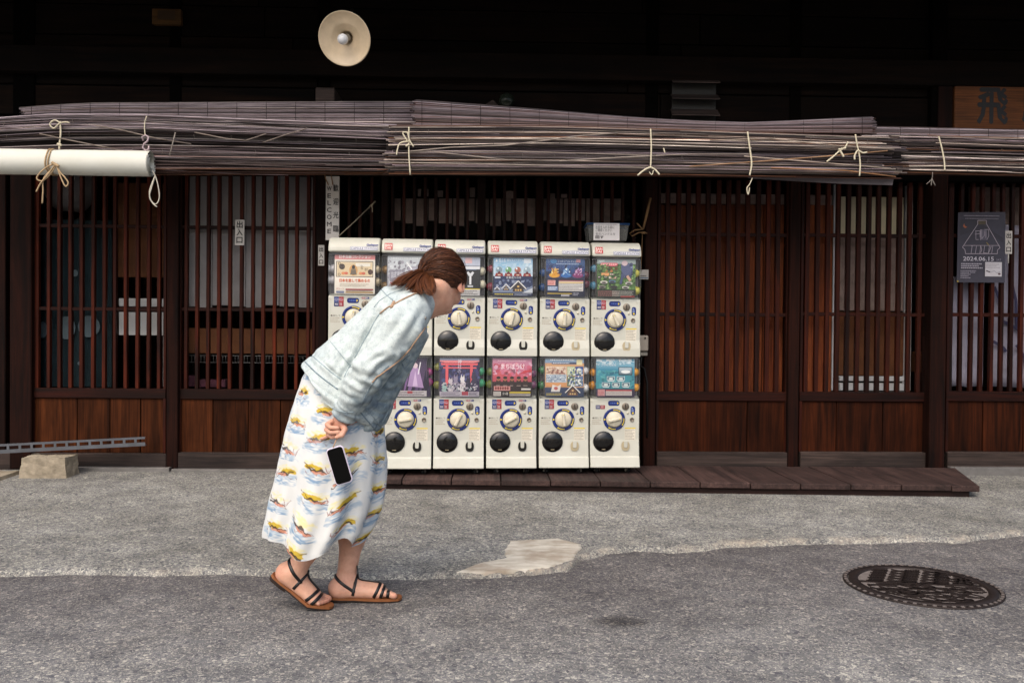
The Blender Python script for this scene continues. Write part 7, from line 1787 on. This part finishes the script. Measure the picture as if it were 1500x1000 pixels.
# folds: across the back, round the elbow, along the sleeve
sl_a, sl_b, sl_c = pt(588, 480, -0.165), pt(545, 541, -0.20), pt(509, 598, -0.175)
dd = np.zeros(len(Vj)); cj = np.zeros((len(Vj), 3)); c_hi, c_mid, c_lo, c_dk = [np.array(hx(c)) for c in ('#cbd4d1', '#afbdbe', '#74858f', '#3f5068')]
up_ = np.array(pt(600, 440)-pt(520, 530)); up_ /= np.linalg.norm(up_); ap = np.array([0.7, 0, -0.7])
for i, p in enumerate(Vj):
    a = (p-hip)@up_; b = (p-hip)@ap; y = p[1]-YP
    on_sleeve = y < -0.115 and (p-sl_a)@(sl_c-sl_a) > -0.005
    n1 = noise.noise((a*7+2, b*16, y*9)); n2 = noise.noise((a*22, b*22, y*22+4)); n3 = noise.noise((p[0]*55, p[1]*55, p[2]*55))
    rd = 1-abs(noise.noise((a*9-b*5, b*13+a*3, y*10+7)))*2; d = 0.0045*n1+0.001*n2+0.0004*n3+0.003*max(0, rd-0.5)
    if on_sleeve:
        s = (p-sl_a)@(sl_c-sl_a)/np.linalg.norm(sl_c-sl_a)
        w_ = math.exp(-((s-0.20)/0.075)**2); q = noise.noise((s*34+1.5*n1, y*14+b*6, 1.0))
        d += w_*0.008*q+0.0035*noise.noise((s*9, b*26+y*10, 3))
        if s > 0.31: d += 0.004*math.sin((s-0.31)*150)*math.exp(-((s-0.34)/0.05)**2)
    hb_ = (p-HEML)@hemd
    if not on_sleeve and hb_ > -0.07: d += -0.004*math.exp(-((hb_+0.040)/0.004)**2)+0.002*(hb_ > -0.040)
    if on_sleeve:
        cb_ = (p-wq)@sdv; d += -0.004*math.exp(-((cb_+0.030)/0.004)**2)+0.002*(cb_ > -0.030)
    dd[i] = d
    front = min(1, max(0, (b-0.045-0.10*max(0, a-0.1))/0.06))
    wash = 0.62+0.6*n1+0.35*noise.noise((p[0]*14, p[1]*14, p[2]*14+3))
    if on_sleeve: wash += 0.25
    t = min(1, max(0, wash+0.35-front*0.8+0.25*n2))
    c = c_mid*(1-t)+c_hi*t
    if front > 0:  # front panel: bluer wash, with crease shade painted in as dark lines
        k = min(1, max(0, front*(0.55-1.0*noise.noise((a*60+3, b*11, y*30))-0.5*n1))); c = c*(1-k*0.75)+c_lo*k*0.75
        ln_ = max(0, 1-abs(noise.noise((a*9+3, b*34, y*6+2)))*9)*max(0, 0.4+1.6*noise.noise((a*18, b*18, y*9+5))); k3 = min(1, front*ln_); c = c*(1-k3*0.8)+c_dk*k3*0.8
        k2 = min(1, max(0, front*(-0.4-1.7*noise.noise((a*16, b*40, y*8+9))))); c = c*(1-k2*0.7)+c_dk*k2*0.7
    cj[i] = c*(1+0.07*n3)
rel = Vj-np.array([0, 0, CAM_H]); qd = rel@np.array(_F); PX = 750+FPX*(rel@np.array(_R))/qd; PY = 500-FPX*(rel@np.array(_U))/qd; facing = -nj[:, 1]
CREASES = [([(575, 526), (562, 533), (550, 545), (545, 556)], 5, .0065), ([(566, 520), (552, 524), (541, 533)], 4.5, .005), ([(556, 552), (541, 552), (526, 546)], 5, .0055), ([(540, 566), (526, 562), (515, 553)], 4.5, .005), ([(524, 585), (510, 582), (500, 574)], 4, .004),
           ([(556, 460), (547, 472), (540, 486), (530, 504), (522, 519), (512, 535), (504, 550)], 5, .007), ([(600, 447), (590, 462), (574, 486), (560, 505)], 8, .005), ([(618, 458), (606, 478), (590, 502)], 7, .005),
           ([(538, 446), (528, 466), (514, 488), (500, 512)], 9, .006), ([(556, 437), (549, 450), (538, 472)], 7, .004), ([(505, 486), (492, 505), (480, 524)], 8, .005), ([(520, 500), (504, 524), (497, 540)], 7, .005), ([(478, 503), (466, 520)], 6, .004),
           ([(622, 488), (610, 512), (596, 540), (584, 566)], 4, .005), ([(612, 530), (598, 556), (580, 586), (566, 610)], 4, .005), ([(596, 536), (582, 552), (570, 560)], 3.5, .0045), ([(590, 562), (574, 572), (560, 574)], 3.5, .0045), ([(584, 584), (566, 590), (548, 588)], 3.5, .0045),
           ([(570, 606), (556, 606), (542, 600)], 3.5, .004), ([(604, 512), (596, 522)], 3.5, .004), ([(626, 470), (620, 486)], 4, .004), ([(590, 520), (578, 540), (562, 560), (550, 580)], 4, .005), ([(496, 560), (505, 545)], 4, .004), ([(470, 528), (488, 545), (500, 556)], 3.5, .004)]
for pts, wd, am in CREASES:
    best = np.full(len(Vj), 1e9)
    for (x0, y0), (x1, y1) in zip(pts[:-1], pts[1:]):
        t_ = np.clip(((PX-x0)*(x1-x0)+(PY-y0)*(y1-y0))/((x1-x0)**2+(y1-y0)**2), 0, 1); best = np.minimum(best, np.hypot(PX-x0-t_*(x1-x0), PY-y0-t_*(y1-y0)))
    end = np.minimum(np.hypot(PX-pts[0][0], PY-pts[0][1]), np.hypot(PX-pts[-1][0], PY-pts[-1][1])); fade = np.clip(end/(2.2*wd), 0.15, 1)
    dd += np.clip(facing*1.6, 0, 1)*fade*am*(-np.exp(-(best/(wd*0.62))**2)+0.75*np.exp(-((best-wd*1.5)/(wd*0.9))**2))
Vj = Vj+nj*dd[:, None]; Vj = relax(Vj, Fj, 1, 0.3)
M['denim'] = mat('washed_denim', (1, 1, 1), 0.9, spec=0.15)
a_ = N(M['denim'], 'ShaderNodeVertexColor', layer_name='Col'); v_ = coords(M['denim'], rand=False); nn_ = noise_n(M['denim'], v_, 420, 2, 0.6); n2_ = noise_n(M['denim'], v_, 60, 4, 0.7)
c_ = mix(M['denim'], 1.0, a_.outputs['Color'], ramp(M['denim'], n2_, [(0.30, '#dbe0e4'), (0.5, '#ffffff')]), 'MULTIPLY')
L(M['denim'], mix(M['denim'], 0.5, c_, ramp(M['denim'], nn_, [(0.35, '#b9c2cc'), (0.6, '#ffffff')]), 'MULTIPLY'), bsdf(M['denim']).inputs['Base Color']); bump(M['denim'], nn_, 0.3, 0.001)
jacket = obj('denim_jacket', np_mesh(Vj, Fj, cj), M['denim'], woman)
bvj = BVHTree.FromPolygons([tuple(v) for v in Vj], [tuple(int(i) for i in q) for q in Fj])
def on_jacket(px, py):                                 # the first jacket point behind a pixel
    o = Vector((0, 0, CAM_H)); d = ray(px, py).normalized(); h, n_, _, _ = bvj.ray_cast(o, d); return h, n_
def surf_line(pts, r_, n=6, lift=0.0, col=None, mbx=None):
    mbx = mbx or MB(); dense = []
    for (x0, y0), (x1, y1) in zip(pts[:-1], pts[1:]):
        m_ = max(2, int(math.hypot(x1-x0, y1-y0)/3))
        dense += [(x0+(x1-x0)*k/m_, y0+(y1-y0)*k/m_) for k in range(m_)]
    dense.append(pts[-1]); run = []; lastp = None
    for q in dense:
        h, n_ = on_jacket(*q)
        if h is None or (lastp is not None and (h-lastp).length > 0.06):
            if len(run) > 2: mbx.tube(run, r_, n, False, col)
            run = []
        if h is not None: run.append(h+n_*lift); lastp = h
    if len(run) > 2: mbx.tube(run, r_, n, False, col)
    return mbx
M['seam'] = plain('denim_seam', '#9cadb4', 0.9, 0.4, 60); M['seam_d'] = plain('worn_denim_edge', '#8698a2', 0.9, 0.5, 80)
for pts, r_, mm in (([(556, 459), (548, 472), (541, 485), (531, 503), (523, 518), (514, 533), (507, 546), (502, 558)], .0022, 'seam'), ([(590, 424), (572, 430), (556, 440), (548, 450)], .0020, 'seam'), ([(559, 424), (566, 432), (576, 440)], .0018, 'seam'),
                    ([(569, 536), (556, 548), (543, 566), (530, 590)], .0022, 'seam_d'), ([(455, 519), (470, 532), (486, 546), (503, 558)], .0020, 'seam'), ([(447, 530), (462, 545), (478, 558), (495, 570)], .0024, 'seam_d'),
                    ([(487, 598), (497, 602), (508, 604), (519, 603)], .0018, 'seam'), ([(590, 535), (583, 556), (572, 580), (560, 602), (548, 618)], .0018, 'seam'), ([(619, 500), (606, 530), (592, 560), (576, 590), (560, 618)], .0022, 'seam'), ([(528, 604), (540, 618), (552, 632)], .0022, 'seam_d'),
                    ([(534, 596), (548, 612), (562, 630)], .0018, 'seam'), ([(484, 500), (500, 520), (515, 538)], .0014, 'seam'), ([(600, 520), (588, 530), (592, 540), (604, 528)], .0018, 'seam_d')):
    m_ = surf_line(pts, r_)
    if m_.v: obj('seam', m_.mesh(), M[mm], jacket)
for x, y in ((623, 466), (598, 548)):
    h, n_ = on_jacket(x, y)
    if h is not None:
        mb = MB(); mb.lathe([(0.0055, 0.0), (0.005, 0.002), (0.0, 0.0025)], (0, 0, 0), 'z', 14, M=Matrix.Translation(h) @ n_.to_track_quat('Z', 'Y').to_matrix().to_4x4()); obj('button', mb.mesh(), M['zinc'], jacket)
# --- sandals
M['leather'] = mat('black_leather', '#120f10', 0.4, spec=0.5); M['sole'] = plain('tan_sole', '#8a5530', 0.7, 0.25, 30); M['solelow'] = mat('dark_heel', '#23160f', 0.7)
def sandal(heel, ball, toe, ankle, lat):
    heel, ball, toe, ankle = map(Vector, (heel, ball, toe, ankle)); lat = Vector(lat); fw = (ball-heel).normalized(); tf = (toe-ball).normalized()
    u0 = lat.cross(fw); u0 = u0 if u0.z > 0 else -u0; u1 = lat.cross(tf); u1 = u1 if u1.z > 0 else -u1
    cl = [(heel-fw*0.016, 0.012, u0), (heel-fw*0.004, 0.026, u0), (heel+fw*0.03, 0.031, u0), (heel.lerp(ball, .5), 0.030, u0), (heel.lerp(ball, .8), 0.038, u0), (ball, 0.041, (u0+u1).normalized()), (ball.lerp(toe, .6), 0.037, u1), (toe+tf*0.004, 0.026, u1), (toe+tf*0.013, 0.010, u1)]
    s_ = thing_part = None
    V = []; Vd = []
    for p, w_, u in cl:
        for (sg, dz) in ((-1, 0.002), (1, 0.002), (1, -0.006), (-1, -0.006)): V.append(p+lat*w_*sg+u*dz)
        for (sg, dz) in ((-1, -0.0062), (1, -0.0062), (1, -0.011), (-1, -0.011)): Vd.append(p+lat*w_*0.97*sg+u*dz)
    Fc = [(0, 1, 2, 3)]+[(4*i+k, 4*i+(k+1) % 4, 4*i+4+(k+1) % 4, 4*i+4+k) for i in range(len(cl)-1) for k in range(4)]+[tuple(4*(len(cl)-1)+k for k in (3, 2, 1, 0))]
    sd_ = obj('sandal', fix_normals(MB().add(V, Fc).mesh()), M['sole'], woman); obj('outsole', fix_normals(MB().add(Vd, Fc).mesh()), M['solelow'], sd_)
    hb = MB(); 
    hp = [(heel-fw*0.014, 0.012), (heel-fw*0.004, 0.024), (heel+fw*0.03, 0.029), (heel+fw*0.055, 0.026)]; V = []
    for p, w_ in hp:
        for (sg, dz) in ((-1, -0.010), (1, -0.010), (1, -0.018), (-1, -0.018)): V.append(p+lat*w_*sg+u0*dz)
    obj('heel', fix_normals(hb.add(V, [(0, 1, 2, 3)]+[(4*i+k, 4*i+(k+1) % 4, 4*i+4+(k+1) % 4, 4*i+4+k) for i in range(3) for k in range(4)]+[(15, 14, 13, 12)]).mesh()), M['solelow'], sd_)
    def strap(c, nrm, r_, wd, lo=None):                # a band in a plane round the foot
        c = Vector(c); nrm = Vector(nrm).normalized(); e1 = lat-nrm*lat.dot(nrm); e1.normalize(); e2 = nrm.cross(e1); e2 = e2 if e2.dot(u0) > 0 else -e2; pts = []; ups = []
        rng_ = np.linspace(0, 2*math.pi, 40)[:-1] if lo is None else np.linspace(math.radians(lo), math.radians(180-lo), 26)
        for a in rng_:
            d = e1*math.cos(a)+e2*math.sin(a); h, n_, _, _ = bvh_body.ray_cast(c+d*0.06, -d, 0.06)
            if h is None: continue
            pts.append(h+d*0.0012); ups.append(d)
        if len(pts) > 4:
            mb = MB(); mb.tube(pts, wd, 8, lo is None, None, 0, 0.32, ups); obj('strap', mb.mesh(), M['leather'], sd_)
    return sd_, strap, fw, u0, tf, u1
sdl, st, fw, u0, tf, u1 = sandal(heelL, ballL, toeL, ankL, (0, 1, 0))
a3 = Vector(ankL); h3, b3, t3 = Vector(heelL), Vector(ballL), Vector(toeL)
st(h3.lerp(b3, 0.28)+u0*0.046, (fw*0.55+u0*0.84), 0, 0.0058)                       # ankle strap, low at the heel
st(h3.lerp(b3, 0.46)+u0*0.022, fw*1.0-u0*0.15, 0, 0.0052, -15)                         # side strap down to the sole
for q, tl_ in ((0.92, .5), (1.06, .35), (1.2, .1)): st(h3+(b3-h3)*q+u0*0.014, fw-u0*tl_, 0, 0.0056, -12)
mb = MB(); pts = []
for k in range(12):
    q = h3.lerp(b3, 0.50+0.5*k/11)+u0*0.13; h, n_, _, _ = bvh_body.ray_cast(q, -u0, 0.2)
    if h is not None: pts.append(h+n_*0.0015)
if len(pts) > 3: mb.tube(pts, 0.0058, 8, False, None, 0, 0.35, u0); obj('strap', mb.mesh(), M['leather'], sdl)
sdr, st, fw, u0, tf, u1 = sandal(heelR, ballR, toeR, ankR, (0, 1, 0))
h3, b3, t3 = Vector(heelR), Vector(ballR), Vector(toeR)
st(h3.lerp(b3, 0.30)+u0*0.056, (fw*0.35+u0*0.94), 0, 0.0058); st(h3.lerp(b3, 0.50)+u0*0.022, fw-u0*0.1, 0, 0.0052, -15)
for q, tl_ in ((0.9, .3), (1.05, .2)): st(h3+(b3-h3)*q+u0*0.014, fw-u0*tl_, 0, 0.0058, -12)
mb = MB(); pts = []
for k in range(12):
    q = h3.lerp(b3, 0.50+0.5*k/11)+u0*0.14; h, n_, _, _ = bvh_body.ray_cast(q, -u0, 0.2)
    if h is not None: pts.append(h+n_*0.0015)
if len(pts) > 3: mb.tube(pts, 0.0085, 8, False, None, 0, 0.35, u0); obj('strap', mb.mesh(), M['leather'], sdr)

# --- the phone on its shoulder cord
dpt = -0.232
pa, pb, pc_, pd = pt(476.5, 658.5, dpt), pt(501.5, 651, dpt), pt(517.5, 704.5, dpt), pt(492.5, 712, dpt)
phone = thing('smartphone', 'black smartphone in a pale lilac case hanging against the skirt', 'phone', tuple(pd))
cen = (pa+pb+pc_+pd)/4; ex = (pb-pa+pc_-pd)/2; ey = (pa-pd+pb-pc_)/2; wx_, wy_ = np.linalg.norm(ex), np.linalg.norm(ey); ex /= wx_; ey /= wy_; en = np.cross(ex, ey)     # towards us
if en[1] > 0: en = -en
def rr(w_, h_, r_, n=6):
    out = []
    for cx_, cy_, a0 in ((w_/2-r_, h_/2-r_, 0), (-w_/2+r_, h_/2-r_, 90), (-w_/2+r_, -h_/2+r_, 180), (w_/2-r_, -h_/2+r_, 270)):
        for k in range(n+1): a = math.radians(a0+90*k/n); out.append((cx_+r_*math.cos(a), cy_+r_*math.sin(a)))
    return out
def slab(w_, h_, r_, z0, z1):
    o = rr(w_, h_, r_); n_ = len(o); V = [cen+ex*x+ey*y+en*z0 for x, y in o]+[cen+ex*x+ey*y+en*z1 for x, y in o]
    return fix_normals(MB().add(V, [tuple(range(n_)), tuple(range(n_, 2*n_))]+[(i, (i+1) % n_, n_+(i+1) % n_, n_+i) for i in range(n_)]).mesh())
o = obj('case', slab(wx_, wy_, 0.012, -0.010, 0.0), mat('lilac_case', '#d8cfe0', 0.4), phone); bevel(o, 0.002, 2)
obj('screen', slab(wx_*0.90, wy_*0.945, 0.010, 0.0002, 0.0012), mat('phone_glass', '#050505', 0.35, spec=0.12), phone)
M['strapc'] = plain('pale_leather_cord', '#b39277', 0.7, 0.2, 60)
m_ = surf_line([(634, 433), (628, 431), (618, 429.5), (608, 430.5), (598, 435), (588, 440), (578, 446), (570, 450), (562, 455), (557, 459)], .0026, 6, 0.002)
m_ = surf_line([(622, 480), (612, 494), (600, 511), (588, 524), (574, 536), (562, 545), (552, 552), (545, 560)], .0024, 6, 0.002, None, m_)
m_ = surf_line([(578, 443), (576, 447), (574, 451)], .0055, 6, 0.003, None, m_)
obj('shoulder_cord', m_.mesh(), M['strapc'], phone)
obj('cord_end', MB().tube([pt(488, 655, dpt), pt(492, 645, -0.215), pt(500, 632, -0.17), pt(512, 610, -0.12)], 0.0022, 6).mesh(), M['strapc'], phone)
